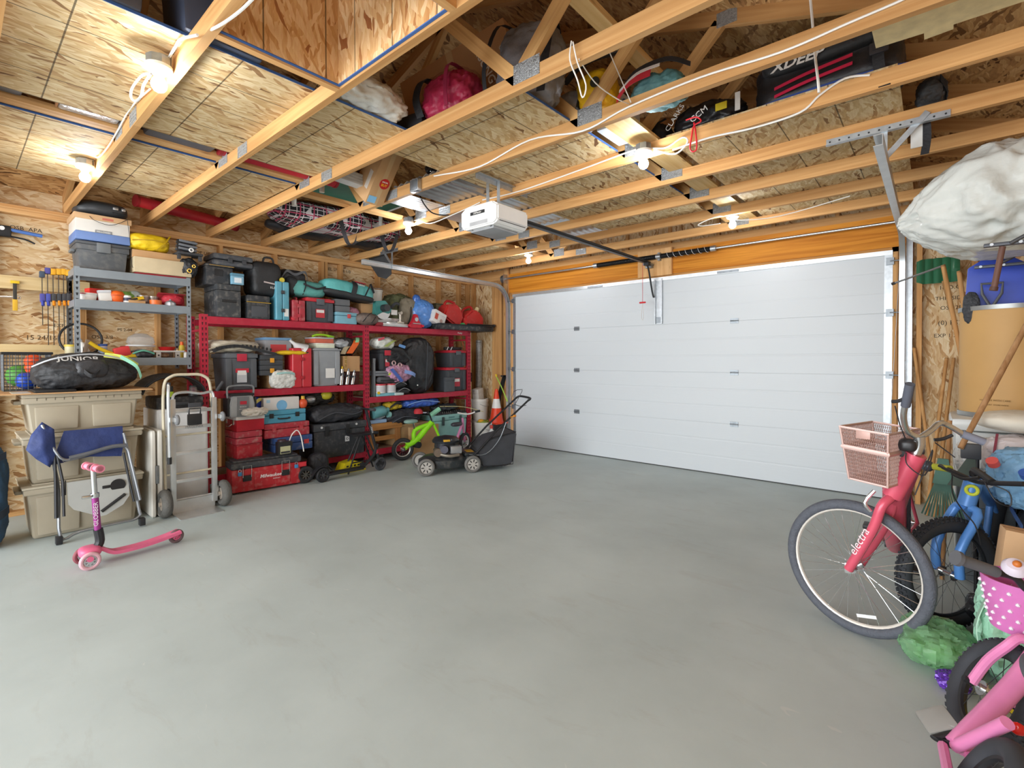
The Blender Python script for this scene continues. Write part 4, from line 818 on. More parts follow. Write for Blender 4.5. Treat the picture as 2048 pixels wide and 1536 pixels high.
q = B(); q.cyl(V(-.038, .035, .22), V(-.032, .02, .475), .0195, seg=18); cl = q.to('lower_column', m('#a1438e', .3, .5, .05), t); text('GLOBBER', .035, m('#e8dfe8', .5), cl, (-.0135, .022, .35), (PI/2, -PI/2, PI/2), sx=1.1)
q = B(); q.cyl(V(-.032, .02, .475), V(-.028, .012, .66), .0155, seg=18); q.to('upper_column', chrome, t)
q = B(); q.cyl(V(-.032, .02, .462), V(-.0318, .0198, .49), .025, seg=16); q.box((-.02, -.05, .466), (.0, .0, .486), .003); q.to('clamp', chrome, t)
q = B(); q.cyl(V(-.085, .0, .668), V(.03, .024, .668), .013, seg=14); q.to('handlebar', fk, t)
for a, b_ in ((V(-.13, -.01, .668), V(-.05, .007, .668)), (V(.0, .018, .668), V(.075, .034, .668))): q = B(); q.cyl(a, b_, .019, seg=14); q.cyl(a, a+(b_-a)*.12, .027, seg=14); q.cyl(b_-(b_-a)*.12, b_, .027, seg=14); q.to('grip', m('#ea8fa4', .5), t)
# --- white folded resin table and white cabinet
t = T('folded_table', 'folded white plastic table standing on edge beside the totes', 'table', (-.22, -4.835, 0))
q = B(); q.box((-.30, -.045, .0), (.24, -.004, .77), .03, 3); q.to('table_half', m('#d9d6cd', .45, 0, .04), t); q = B(); q.box((-.30, .004, .0), (.24, .045, .77), .03, 3); q.to('table_half', m('#d9d6cd', .45, 0, .04), t); q = B(); q.box((.20, -.012, .3), (.246, .012, .46), .004); q.to('hinge', galvd, t)
t = T('cabinet', 'plain white cabinet box behind the hand trucks', 'cabinet', (-.44, -4.56, 0)); q = B(); q.box((-.26, -.22, 0), (.22, .20, .93), .015); q.to('body', m('#e3e4e4', .4, 0, .03), t); q = B(); q.box((.221, -.20, .05), (.236, .18, .90), .006); dd_ = q.to('door', m('#e8e9e9', .4, 0, .03), t); q = B(); q.box((.237, -.17, .45), (.25, -.15, .6), .003); q.to('handle', galv, dd_)
# --- aluminium convertible hand truck
t = T('hand_truck', 'aluminium hand truck with grey tyres in front of the red shelving', 'hand truck', (.06, -4.56, 0)); O_ = V(.06, -4.56, 0)
al = m('#cdd0d1', .35, .75, .08, dust=.1); lean = -.10
for y in (-.165, .165):
    q = B(); q.box((-.015, y-.02, .06), (.015, y+.02, 1.04), .004); q.box((-.045, y-.014, .10), (-.02, y+.014, 1.0), .003); q.to('side_rail', al, t)
q = B(); q.tube([(.03, -.20, .52), (.03, -.205, 1.0), (.02, -.20, 1.13), (.0, -.195, 1.17)], .013, 8, smooth=3); q.to('handle_tube', al, t)
q = B(); q.tube([(0, -.165, 1.0), (-.01, -.15, 1.08), (-.01, -.06, 1.10), (-.01, .06, 1.08), (-.01, .15, 1.09), (0, .165, 1.02)], .012, 8, smooth=4); q.to('top_loop', al, t)
for a, b_ in (((.0, -.195, 1.12), (.0, -.19, 1.19)), ((.0, .19, 1.10), (-.02, .25, 1.18))): q = B(); q.cyl(a, b_, .014, seg=10); q.to('grip', dk, t)
for z in (.30, .55, .78, .93): q = B(); q.box((-.012, -.15, z-.016), (.012, .15, z+.016), .004); q.to('cross_bar', al, t)
q = B(); q.cyl((.03, -.20, .47), (.03, -.20, .53), .017); q.to('rubber_end', black, t)
q = B(); q.box((.015, -.06, .80), (.06, .05, .90), .008); q.tube([(.04, -.05, .9), (.05, -.05, .95), (.05, .04, .95), (.04, .04, .9)], .006, 6); q.to('release_latch', black, t)
q = B(); q.box((.012, -.05, .96), (.04, .05, 1.0), .004); q.to('upper_latch', dk, t)
q = B(); q.cyl((-.03, -.27, .125), (-.03, .27, .125), .010); q.box((-.05, -.20, .10), (.0, -.16, .20)); q.box((-.05, .16, .10), (.0, .20, .20)); q.to('axle', al, t)
for y in (-.235, .235):
    q = B(); q.torus((.02, y, .125), (0, 1, 0), .088, .037, 30, 10, 1.1); wq = q.to('wheel', m('#5d5c58', .8, 0, .12, bump=.3, scale=25), t); q = B(); q.cyl((.02, y-.03, .125), (.02, y+.03, .125), .055, seg=20); q.cyl((.02, y-.045, .125), (.02, y+.045, .125), .02); q.to('hub', m('#b8ada0', .4, .5), wq)
for y in (-.15, .215):
    q = B(); q.torus((.07, y, .86), (0, 1, 0), .032, .015, 22, 8); wq = q.to('caster', m('#77787a', .7), t); q = B(); q.cyl((.07, y-.014, .86), (.07, y+.014, .86), .02); q.box((0, y-.02, .84), (.07, y-.014, .88)); q.to('caster_fork', al, wq)
q = B(); q.box((-.02, -.17, .0), (.22, .17, .008)); q.box((-.02, -.17, .0), (-.012, .17, .12)); q.to('toe_plate', al, t)
text('MAGLINER', .03, m('#7e8284', .6), t, (.0128, 0, .78), RX)
# --- old cream hand truck behind it
t = T('hand_truck', 'old cream painted hand truck leaning behind the aluminium one', 'hand truck', (-.09, -4.565, 0)); cm = m('#d6cdb4', .5, .1, .1, dust=.1)
q = B(); q.tube([(.08, -.20, .10), (.04, -.20, .6), (0, -.19, 1.12), (0, -.13, 1.24), (0, 0, 1.255), (0, .13, 1.24), (0, .19, 1.12), (.04, .20, .6), (.08, .20, .10)], .013, 8, smooth=5); q.to('frame_loop', cm, t)
for z in (.35, .7): q = B(); q.cyl((.05-.04*(z-.6), -.19, z), (.05-.04*(z-.6), .19, z), .010); q.to('cross_bar', cm, t)
q = B(); q.box((.06, -.2, .0), (.075, .2, .10)); q.to('toe_plate', m('#7b5b43', .7, .2, .3), t)
for y in (-.17, .24): q = B(); q.torus((-.0, y, .11), (0, 1, 0), .08, .028, 26, 8); wq = q.to('wheel', tyre, t); q = B(); q.cyl((-.0, y-.025, .11), (-.0, y+.025, .11), .05); q.to('hub', cm, wq)
# --- black cases and clutter above the cabinet
t = T('tool_case', 'black plastic case lying on the white cabinet', 'case', (-.47, -4.57, .931)); q = B(); q.box((-.2, -.2, 0), (.2, .19, .11), .02); q.to('body', blackd, t); q = B(); q.box((.201, -.06, .03), (.225, .06, .06), .006); q.to('handle', dk, t)
t = T('fender', 'curved dark grey vehicle fender above the hand trucks', 'fender', (-.45, -4.62, 1.0415))
q = B(); n = 14; rows = []
for i in range(n+1):
    a = PI*(.05+.9*i/n); rows.append([q.b.verts.new((xx, -.27*math.cos(a), .02+.20*math.sin(a)+dz)) for xx, dz in ((-.17, 0), (.17, -.02), (.17, -.028), (-.17, -.008))])
for A, C in zip(rows, rows[1:]):
    for k in range(4): q.b.faces.new((A[k], A[(k+1) % 4], C[(k+1) % 4], C[k]))
q.b.faces.new(rows[0]); q.b.faces.new(rows[-1][::-1]); bmesh.ops.recalc_face_normals(q.b, faces=q.b.faces[:]); q.to('shell', m('#36383b', .5, 0, .15, dust=.15), t)
q = B(); q.tube([(.175, -.26*math.cos(PI*(.05+.9*i/12)), .0+.20*math.sin(PI*(.05+.9*i/12))) for i in range(13)], .012, 6); q.to('rolled_edge', black, t)
t = softbag('boot', 'black folded boot lying left of the fender', 'boot', (-.1, -.09, 0), (.12, .09, .12), m('#27282b', .4, 0, .2, bump=.2), 33, 3, .06, 3, 10, (-.30, -4.86, 1.06)) if False else None
t = T('flashlight', 'lime green and black flashlight on the black case', 'flashlight', (-.28, -4.66, 1.0415)); q = B(); q.lathe([(0, 0), (.03, 0), (.032, .05), (.0, .05)], seg=18); q.to('head', m('#b4cf3a', .4), t); q = B(); q.lathe([(0, .05), (.026, .05), (.026, .10), (0, .10)], seg=18); q.to('barrel', black, t)
t = T('lantern', 'black camping lantern with clear globe on the black case', 'lantern', (-.27, -4.47, 1.0415)); q = B(); q.lathe([(0, 0), (.04, 0), (.04, .025), (0, .025)]); q.lathe([(0, .085), (.035, .085), (.03, .10), (0, .10)]); q.to('frame', black, t); q = B(); q.lathe([(.03, .025), (.034, .055), (.03, .085)]); q.to('globe', clearp, t)

# ---------------------------------------------------------------- grey steel shelf on the wall
GX0, GX1, GY0, GY1 = -.965, -.55, -5.295, -4.40
gs = m('#8d979f', .45, .35, .06)
sh_ = T('steel_shelf', 'grey steel shelf unit fixed to the left wall', 'shelf', (0, 0, 0))
def slots(par, x, y, z0, z1, face='x', mat=None, dx=.0, step=.05):
    q = B(); z = z0+.03
    while z < z1-.03:
        q.prism([(y-.009, z+.012), (y+.009, z+.012), (y+.004, z-.012), (y-.004, z-.012)], x, x+.0012, 'x'); z += step
    q.to('slot', mat or m('#23262a', .8), par, sm=0, kind='stuff')
def post(par, x, y, z0, z1, mat, sx, sy, w=.038):
    q = B(); q.box((x, y, z0), (x-sx*w, y+sy*.003, z1)) if sx < 0 else q.box((x-w, min(y, y+sy*.003), z0), (x, max(y, y+sy*.003), z1))
    q.box((x-.003, min(y, y+sy*w), z0), (x, max(y, y+sy*w), z1)); o = q.to('post', mat, par, sm=0)
    slots(o, x, y+sy*w/2, z0, z1); return o
for y, sy in ((GY0, 1), (GY1, -1)):
    post(sh_, GX1, y, 1.30, 2.225, gs, 1, sy); post(sh_, GX0+.003, y, 1.30, 2.225, gs, 1, sy)
SHZ = (1.415, 1.935, 2.215)
for z in SHZ:
    q = B(); q.box((GX1-.012, GY0+.004, z-.075), (GX1+.002, GY1-.004, z), .002); q.box((GX0, GY0+.004, z-.06), (GX0+.012, GY1-.004, z)); q.box((GX0+.012, GY0+.004, z-.06), (GX1-.012, GY0+.016, z)); q.box((GX0+.012, GY1-.016, z-.06), (GX1-.012, GY1-.004, z)); q.to('shelf_beam', gs, sh_, sm=0)
    bx('shelf_deck', (GX0+.013, GY0+.018, z-.025), (GX1-.013, GY1-.018, z-.003), m('#b59a80', .7, 0, .08), sh_)
Z0, Z1, Z2 = SHZ[0]-.002, SHZ[1]-.002, SHZ[2]-.002
# top of the grey shelf
t = tote('storage_tote', 'dark grey plastic tote on the grey shelf under the file box', (.36, .39, .26), (-.75, -5.085, Z2), 0, m('#54585c', .5, 0, .1, dust=.15), m('#4a4e52', .5), handles=True, latch=m('#6d7275', .5))
t = T('file_box', 'white and blue cardboard file box with lid under the truss', 'box', (-.75, -5.085, Z2+.261))
q = B(); q.box((-.19, -.195, 0), (.19, .195, .075), .004); q.to('blue_base', m('#6d89c0', .6, 0, .05), t); q = B(); q.box((-.188, -.193, .0755), (.188, .193, .19), .004); q.to('box_side', m('#dcd9d2', .6, 0, .04), t); q = B(); q.box((-.20, -.205, .185), (.20, .205, .235), .004); q.to('lid', m('#cfa87c', .7, 0, .06), t)
q = B(); q.box((.1885, -.06, .075), (.1915, .06, .10), .004); q.to('hand_hole', m('#8d8f90', .7), t); text('FELLOWES', .02, m('#efefef', .6), t, (.1925, .0, .085), RX); q = B(); q.box((.2005, -.01, .195), (.2012, .07, .215)); q.to('red_sticker', m('#c8705c', .6), t)
t = T('instrument_case', 'rounded black instrument case on top of the file box', 'case', (-.74, -5.075, Z2+.261+.236)); q = B(); q.soft((-.17, -.20, 0), (.17, .19, .15), 3.2, .015, 2, 41, 12); q.to('shell', m('#303336', .45, 0, .15), t, sm=80); q = B(); q.tube([(.16, .06, .05), (.19, .08, .04), (.19, .14, .045), (.16, .16, .05)], .007, 6, smooth=3); q.to('handle', black, t); q = B(); q.box((.15, .06, .075), (.178, .10, .10), .003); q.box((.15, .125, .075), (.175, .155, .10), .003); q.to('catch', steel, t)
q = B(); q.tube([(.17, -.12, -.0), (.215, -.08, -.06), (.22, .02, -.085), (.215, .10, -.05), (.2, .16, .0)], .0025, 5, smooth=4); q.tube([(.2, .16, .0), (.215, .175, -.2), (.21, .19, -.42), (.2, .2, -.44)], .002, 5, smooth=4); q.to('loose_wire', black, t)
t = T('crate', 'long cream wooden box on the grey shelf beneath the yellow jacket', 'box', (-.74, -4.63, Z2)); q = B(); q.box((-.17, -.235, .02), (.20, .235, .165), .003); q.to('body', m('#cdbb98', .7, 0, .08, dust=.1), t); q = B(); q.box((-.18, -.243, .165), (.17, .243, .235), .003); q.to('carton_top', card, t); bx('red_strip', (-.16, -.22, .0), (.16, .2, .02), m('#b0293a', .5), t)
t = softbag('rain_jacket', 'folded bright yellow rain jacket on the cream box', 'jacket', (-.16, -.18, 0), (.19, .17, .17), m('#e6c21a', .5, 0, .12, bump=.25, scale=8), 42, 3.4, .05, 3, 14, (-.72, -4.73, Z2+.2355)); strap(t, [(.19, .04, .01), (.21, .10, .08), (.16, .16, .17)], .014, m('#b5930c', .5), (0, 1, 0), 'seam'); strap(t, [(.18, -.15, .08), (.2, 0, .10), (.19, .14, .09)], .01, m('#b5930c', .5), (0, 0, 1), 'seam')
t = T('step_trestle', 'grey and black folding step tilted at the end of the grey shelf', 'step', (-.66, -4.47, Z2+.235), rot=(0, .0, 0)); gq = m('#6e7278', .5, 0, .08)
q = B(); q.box((.0, -.06, .0), (.20, .16, .022), .005); q.to('base_plate', dk, t)
for z in (.05, .085, .125): q = B(); q.box((.04, -.05, z), (.16, .11, z+.022), .004, M=Matrix.Rotation(-.08, 4, 'X')); q.to('step_tread', gq, t)
for y in (-.04, .09): q = B(); q.box((.12, y-.012, .02), (.15, y+.012, .15), .003); q.to('side_leg', black, t)
q = B(); q.torus((.21, .05, .045), (1, 0, 0), .017, .006, 18, 6); q.to('ring', white, t)
for y in (-.045, .14): q = B(); q.box((.15, y-.015, -.05), (.18, y+.015, .0), .004); q.to('foot', dk, t)
# ================================================================ small things on the grey shelf and tools on the wall
def ry(px, py, x): return onX(px, py, x).y
def bottle(name, label, cat, loc, r, h, mat, capm, neck=.4, rot=(0, 0, 0), lab=None):
    t = T(name, label, cat, loc, rot=rot); q = B(); q.lathe([(0, 0), (r*.95, 0), (r, .006), (r, h*.66), (r*.8, h*.74), (r*neck, h*.82), (r*neck, h*.88), (0, h*.88)], seg=20); q.to('body', mat, t)
    q = B(); q.lathe([(0, h*.86), (r*neck*1.25, h*.86), (r*neck*1.2, h), (0, h)], seg=16); q.to('cap', capm, t)
    if lab: q = B(); q.lathe([(r*1.006, h*.15), (r*1.006, h*.55)], seg=20, caps=False); q.to('label', lab, t)
    return t
def jar(name, label, cat, loc, r, h, mat, lidm, rot=(0, 0, 0), lab=None):
    t = T(name, label, cat, loc, rot=rot); q = B(); q.lathe([(0, 0), (r, 0), (r, h*.86), (0, h*.86)], seg=24); q.to('body', mat, t)
    q = B(); q.lathe([(0, h*.84), (r*1.05, h*.84), (r*1.05, h), (0, h)], seg=24); q.to('lid', lidm, t)
    if lab: q = B(); q.lathe([(r*1.006, h*.12), (r*1.006, h*.75)], seg=24, caps=False); q.to('label', lab, t)
    return t
def parcel(name, label, cat, size, loc, mat, lidm=None, rot=(0, 0, 0), bev=.004, lh=.25, sticker=None):
    sx, sy, sz = size; t = T(name, label, cat, loc, rot=rot)
    q = B(); q.box((-sx/2, -sy/2, 0), (sx/2, sy/2, sz*(1-lh)), bev); q.to('body', mat, t)
    q = B(); q.box((-sx/2-.002, -sy/2-.002, sz*(1-lh)+.0005), (sx/2+.002, sy/2+.002, sz), bev); q.to('lid', lidm or mat, t)
    if sticker: q = B(); q.box((sx/2+.0005, -sy*.3, sz*.15), (sx/2+.0015, sy*.3, sz*.6)); q.to('sticker', sticker, t)
    return t
def roll(name, label, cat, loc, R_, r_, w, mat, core, ax='z', rot=(0, 0, 0)):
    t = T(name, label, cat, loc, rot=rot); q = B(); q.lathe([(r_, 0), (R_, 0), (R_, w), (r_, w), (r_, 0)], seg=28, caps=False); q.to('band', mat, t); q = B(); q.lathe([(r_*.85, .001), (r_*.995, .001), (r_*.995, w-.001), (r_*.85, w-.001), (r_*.85, .001)], seg=24, caps=False); q.to('core', core, t); return t
xs = GX1-.07
# middle shelf
p = lambda px, py=600: ry(px, py, xs)
t = T('paint_tub', 'white oval tub with red lid rim at the left of the middle grey shelf', 'tub', (xs-.05, p(176), Z1)); q = B(); q.lathe([(0, 0), (.06, 0), (.075, .05), (.075, .055), (0, .055)], seg=26); q.to('tub', white, t); q = B(); q.lathe([(0, .0555), (.078, .0555), (.078, .07), (0, .07)], seg=26); q.to('lid', m('#d8d5d0', .4), t); bx('red_rim', (.06, -.07, .058), (.085, -.02, .064), red, t)
parcel('box', 'bright red box standing behind the white tub on the middle grey shelf', 'box', (.10, .11, .13), (xs-.17, p(196, 580), Z1), m('#d8342a', .5), None, (0, 0, .2))
parcel('box', 'small white box leaning against the orange bowl', 'box', (.05, .09, .10), (xs, p(211), Z1+.006), white, m('#cfd2d8', .5), (.12, 0, .1))
t = T('bowl', 'orange round plastic bowl on the middle grey shelf', 'bowl', (xs-.03, p(234), Z1)); q = B(); q.lathe([(0, 0), (.045, 0), (.062, .03), (.066, .075), (.05, .105), (0, .115)], seg=26); q.to('shell', orange, t, sm=60); q = B(); q.lathe([(.0665, .06), (.072, .062), (.072, .07), (.066, .072)], seg=26, caps=False); q.to('rim', m('#c9541a', .5), t)
t = softbag('cloth', 'green and pale plastic bag crumpled at the back of the middle grey shelf', 'bag', (-.07, -.09, 0), (.07, .09, .13), m('#7fae52', .4, 0, .2), 51, 2.4, .10, 3, 10, (xs-.18, p(262, 585), Z1)); q = B(); q.soft((-.05, .0, .03), (.06, .12, .14), 2.4, .1, 3, 52, 8); q.to('pale_fold', m('#c6d3cf', .35), t, sm=80)
t = T('label_spool', 'white and black label spool next to the orange bowl', 'spool', (xs+.01, p(254), Z1)); q = B(); q.lathe([(0, 0), (.03, 0), (.03, .07), (0, .07)], seg=18); q.to('drum', white, t); q = B(); q.lathe([(.0305, .02), (.0305, .05)], seg=18, caps=False); q.to('label', m('#3a3c52', .5), t)
t = T('level', 'yellow and black torpedo level among tins on the middle grey shelf', 'level', (xs-.02, p(272), Z1)); q = B(); q.box((-.015, -.08, 0), (.015, .08, .03), .003, M=Matrix.Rotation(.3, 4, 'X') @ Matrix.Translation((0, 0, .03))); q.to('bar', yellow, t); q = B(); q.box((-.016, -.03, .005), (.016, .03, .025), .003, M=Matrix.Rotation(.3, 4, 'X') @ Matrix.Translation((0, 0, .03))); q.to('vial', m('#2c2e30', .4), t)
parcel('box', 'tan cardboard tray under the yellow level', 'box', (.09, .13, .03), (xs+.005, p(272), Z1), card)
for k, (px, py, r_, dz, lb) in enumerate([(292, 594, .05, .0, 'brown tin lying left in the tin pair on the middle grey shelf'), (312, 590, .045, .0, 'silver brown tin right of the other brown tin')]):
    t = T('tin', lb, 'tin', (xs-.10, p(px), Z1)); q = B(); q.lathe([(0, 0), (r_, 0), (r_, .08), (0, .08)], seg=22); q.to('can', m('#8d8078', .35, .5, .15), t); q = B(); q.lathe([(0, .0805), (r_*1.04, .0805), (r_*1.04, .092), (0, .092)], seg=22); q.to('lid', m('#a8a098', .3, .6), t)
roll('tape_roll', 'orange tape roll lying flat on the middle grey shelf', 'tape', (xs+.02, p(310, 606), Z1), .05, .03, .045, m('#d96a2a', .4), card)
t = softbag('cap', 'crumpled red cap at the right of the middle grey shelf', 'cap', (-.07, -.09, 0), (.07, .09, .12), m('#c43040', .6, 0, .15, bump=.2), 55, 2.6, .07, 3, 10, (xs-.06, p(348, 595), Z1)); q = B(); q.prism([(-.01, -.08), (.07, -.06), (.085, .0), (.07, .06), (-.01, .08)], .025, .032, 'z'); q.to('brim', m('#b02838', .6), t)
t = T('dome_lid', 'silver dome shaped lamp shade on the middle grey shelf', 'shade', (xs+.03, p(339, 608), Z1)); q = B(); q.lathe([(.05, 0), (.045, .03), (.025, .05), (0, .055)], seg=22, caps=False); q.to('dome', m('#b9bec6', .3, .6), t); q = B(); q.lathe([(0, .055), (.008, .055), (.008, .065), (0, .065)], seg=10); q.to('knob', galvd, t)
t = T('red_tray', 'red plastic tray leaning at the back of the middle grey shelf', 'tray', (xs-.16, p(352, 575), Z1)); q = B(); q.box((-.01, -.12, 0), (.01, .12, .14), .01, M=Matrix.Rotation(-.25, 4, 'Y')); q.to('panel', m('#c8343c', .5), t); q = B(); q.box((.01, -.12, .13), (.03, .12, .145), .004); q.to('lip', m('#b02a34', .5), t)
# bottom grey shelf
p = lambda px, py=700: ry(px, py, xs)
t = T('masking_disc', 'large black hoop standing behind the jars on the lowest grey shelf', 'hoop', (xs-.15, p(168, 680), Z0)); q = B(); q.torus((0, 0, .17), (1, 0, .2), .15, .010, 40, 8); q.to('hoop', black, t); q = B(); q.box((-.02, -.02, .0), (.02, .02, .03), .004); q.to('clip', dk, t)
jar('jar', 'cream jar with yellow lid behind the grey post on the lowest shelf', 'jar', (xs-.10, p(146), Z0), .045, .12, m('#cfc7a0', .4), m('#d2b945', .5))
bottle('glue_bottle', 'white glue bottle leaning left of the blue lidded jar', 'bottle', (xs-.06, p(178, 690), Z0+.01), .032, .17, white, m('#c8cbd0', .4), .4, (.35, 0, 0))
jar('jar', 'white jar with blue cap on the lowest grey shelf', 'jar', (xs-.08, p(209, 690), Z0), .034, .13, m('#d9dde2', .4), m('#3a62b8', .4), lab=m('#9fb4d0', .5))
t = T('offcut', 'grey brown wooden offcut leaning on the bottles', 'wood', (xs-.02, p(166, 690), Z0)); q = B(); q.box((-.008, -.012, 0), (.008, .02, .17), .002, M=Matrix.Rotation(-.2, 4, 'X')); q.to('stick', m('#a08d7c', .7), t); bx('pencil_mark', (.0085, .0, .06), (.009, .004, .1), ink, t)
t = T('hand_saw', 'yellow handled tool lying diagonally across the lowest grey shelf', 'tool', (xs+.03, p(206, 700), Z0)); q = B(); q.tube([(0, -.10, .14), (0, -.02, .08), (0, .08, .03), (0, .12, .015)], .016, 8, smooth=3); q.to('handle', yellow, t); q = B(); q.cyl((0, .11, .02), (0, .19, .012), .006); q.to('shaft', steel, t)
t = T('tape_measure', 'red drill battery case beside the clear tub on the lowest shelf', 'case', (xs+.03, p(246, 695), Z0)); q = B(); q.box((-.045, -.06, 0), (.045, .06, .09), .016, M=Matrix.Rotation(.25, 4, 'X') @ Matrix.Translation((0, 0, .015))); q.to('body', m('#d23a3c', .45), t); q = B(); q.box((-.03, -.025, .09), (.03, .03, .112), .006); q.to('clip', m('#8e2226', .5), t)
t = T('plastic_tub', 'clear plastic tub with round lid on the lowest grey shelf', 'tub', (xs-.05, p(284, 690), Z0)); q = B(); q.lathe([(0, 0), (.085, 0), (.095, .10), (.115, .105), (.115, .112), (.09, .115)], seg=30, caps=False); q.to('tub', clearp, t); q = B(); q.lathe([(.09, .115), (.115, .15), (.10, .20), (.05, .235), (0, .24)], seg=30, caps=False); q.to('lid', m('#dfe4e6', .2, 0, .03, trans=.6, alpha=.6), t); q = B(); q.torus((0, 0, .118), (0, 0, 1), .113, .007, 30, 6); q.to('rim', m('#e8ecee', .3, alpha=.8), t); q = B(); q.soft((-.06, -.06, .004), (.06, .06, .08), 2.4, .2, 4, 3, 8); q.to('contents', m('#8b8f98', .5, 0, .3), t, sm=60)
t = T('dog_bowl', 'glossy red bowl at the right of the lowest grey shelf', 'bowl', (xs-.07, p(338, 690), Z0+.06)); q = B(); q.lathe([(0, 0), (.05, 0), (.075, .045), (.078, .05), (.07, .048), (.045, .008), (0, .006)], seg=28); q.to('bowl', m('#cf2a2c', .3), t); q = B(); q.lathe([(0, -.06), (.05, -.06), (.05, -.0005), (0, -.0005)], seg=20); q.to('stand', m('#6e6058', .6), t)
t = T('orange_drill', 'small orange capped spray bottle at the right post of the lowest shelf', 'bottle', (xs-.04, p(366, 680), Z0)); q = B(); q.lathe([(0, 0), (.028, 0), (.028, .11), (.02, .13), (0, .13)], seg=18); q.to('can', m('#c9b23a', .4), t); q = B(); q.lathe([(0, .1305), (.016, .1305), (.014, .165), (0, .165)], seg=14); q.to('cap', orange, t)
t = T('door_hardware', 'aluminium door closer bar lying on the lowest grey shelf', 'hardware', (xs+.055, p(335, 705), Z0+.055)); q = B(); q.box((-.012, -.13, .0), (.012, .13, .018), .003); q.to('bar', alu, t)
for y in (-.09, .07): q = B(); q.box((.0, y-.02, -.055), (.014, y+.02, .0), .003); lg = q.to('bracket', steel, t); q = B(); q.cyl((.0142, y, -.03), (.0155, y, -.03), .008, seg=12); q.to('hole', black, lg)
t = softbag('rag_pile', 'dark tangle of straps and rags in front of the clear tub', 'rags', (-.05, -.10, 0), (.05, .10, .07), m('#3b3a3e', .6, 0, .5, bump=.4), 57, 2.3, .12, 4, 10, (xs+.03, p(282, 708), Z0)); strap(t, [(.04, -.08, .04), (.06, 0, .07), (.05, .09, .04)], .016, m('#59a08a', .5), (0, 0, 1))
t = T('yellow_gun', 'yellow caulking gun lying at the front of the lowest grey shelf', 'tool', (xs+.055, p(256, 712), Z0)); q = B(); q.box((-.012, -.06, .005), (.012, .06, .04), .006); q.to('body', yellow, t); q = B(); q.box((-.008, .03, .0), (.008, .06, .03), .003, M=Matrix.Rotation(.6, 4, 'X')); q.to('trigger', orange, t)
for k, (px, c1, c2, lb) in enumerate([(368, white, orange, 'white and orange glue tube by the right grey post'), (352, m('#caa'+'a7a', .5), m('#7c5a3c', .5), 'brown putty tube lying near the right grey post'), (377, white, m('#d8d4cc', .5), 'white paper roll at the right end of the lowest grey shelf')]):
    bottle('glue_tube', lb, 'bottle', (xs+.045, p(px, 710), Z0), .016, .075+.02*k, c1, c2, .5)
t = softbag('tool_belt', 'brown leather tool pouch under the aluminium bar', 'pouch', (-.05, -.08, 0), (.04, .08, .05), m('#8a6a50', .7, 0, .3, bump=.3), 58, 2.6, .1, 4, 10, (xs+.0, p(318, 712), Z0)); q = B(); q.cyl((.045, -.02, .03), (.05, -.02, .03), .012); q.to('stud', steel, t)
t = T('wood_strip', 'thin light wooden sticks leaning behind the clear tub', 'wood', (xs-.20, p(252, 690), Z0)); q = B(); q.box((-.004, -.01, 0), (.004, .01, .26), M=Matrix.Rotation(-.55, 4, 'X')); q.to('stick', wood('z', '#e3c08a', '#cfa66c'), t); q = B(); q.box((.006, .02, 0), (.012, .035, .22), M=Matrix.Rotation(-.4, 4, 'X')); q.to('stick', wood('z', '#e3c08a', '#cfa66c'), t)

# ---------------------------------------------------------------- clamps and hand tools hanging on the left wall
XW = XL+.040
for k, (px, top, bot, hd, jw, lb) in enumerate([(84, 555, 650, '#3c4a5c', '#4a4a9c', 'leftmost bar clamp with dark head and purple jaw'), (95, 548, 690, '#4a4690', '#4450a8', 'bar clamp with purple head second from the left'), (106, 550, 690, '#e6a51c', '#3c3e42', 'bar clamp with yellow head just right of the purple headed one'), (117, 550, 692, '#e6a51c', '#3c3e42', 'third bar clamp with yellow head counted from the shelf'), (127, 550, 694, '#e8a820', '#3c3e42', 'second bar clamp with yellow head counted from the shelf'), (136, 552, 694, '#e8a820', '#3c3e42', 'yellow headed bar clamp closest to the grey shelf')]):
    a = onX(px, top, XW+.03); z1_ = a.z; z0_ = onX(px, bot, XW+.03).z; t = T('bar_clamp', lb, 'clamp', (XW+.03, a.y, 0), group='bar clamps hanging on the wall board')
    q = B(); q.box((-.004, -.003, z0_), (.004, .003, z1_+.04)); q.to('bar', m('#55504a', .45, .7), t)
    q = B(); q.box((-.028, -.018, z1_), (.03, .018, z1_+.055), .006); q.to('fixed_jaw', m(hd, .5), t)
    zj = onX(px, 592, XW+.03).z; q = B(); q.box((-.02, -.016, zj-.055), (.035, .016, zj+.02), .006); q.to('sliding_jaw', m(jw, .5), t); q = B(); q.cyl((.03, 0, zj-.05), (.05, 0, zj-.09), .012); q.to('trigger', m('#e08a1c' if k > 1 else '#3c48a0', .5), t)
t = T('pipe_wrench', 'blue handled bench shear fixed high on the left wall', 'tool', onX(35, 462, XL-.06)); q = B(); q.cyl((.02, -.06, .0), (.02, .16, -.02), .016, seg=12); q.to('grip', m('#4f78c0', .45), t); q = B(); q.box((-.02, -.22, -.07), (.04, -.04, .03), .015); q.to('head', m('#26272a', .5, .4, .2), t); q = B(); q.tube([(.02, -.08, -.06), (.02, .04, -.07), (.02, .11, -.10)], .008, 6, smooth=3); q.to('lever', black, t); q = B(); q.cyl((.04, -.1, .0), (.05, -.1, .0), .018); q.to('bolt', steel, t)
t = T('utility_bar', 'yellow and black pry tool hanging on the wall board', 'tool', onX(30, 592, XW+.012)); q = B(); q.box((-.008, -.012, -.03), (.008, .012, .13), .003); q.to('blade', m('#3a3833', .5, .3), t); q = B(); q.box((-.012, -.016, -.13), (.012, .016, -.03), .005); q.to('grip', m('#d8a92a', .5), t); q = B(); q.box((-.01, -.028, .11), (.01, .03, .135), .003); q.to('head', yellow, t)
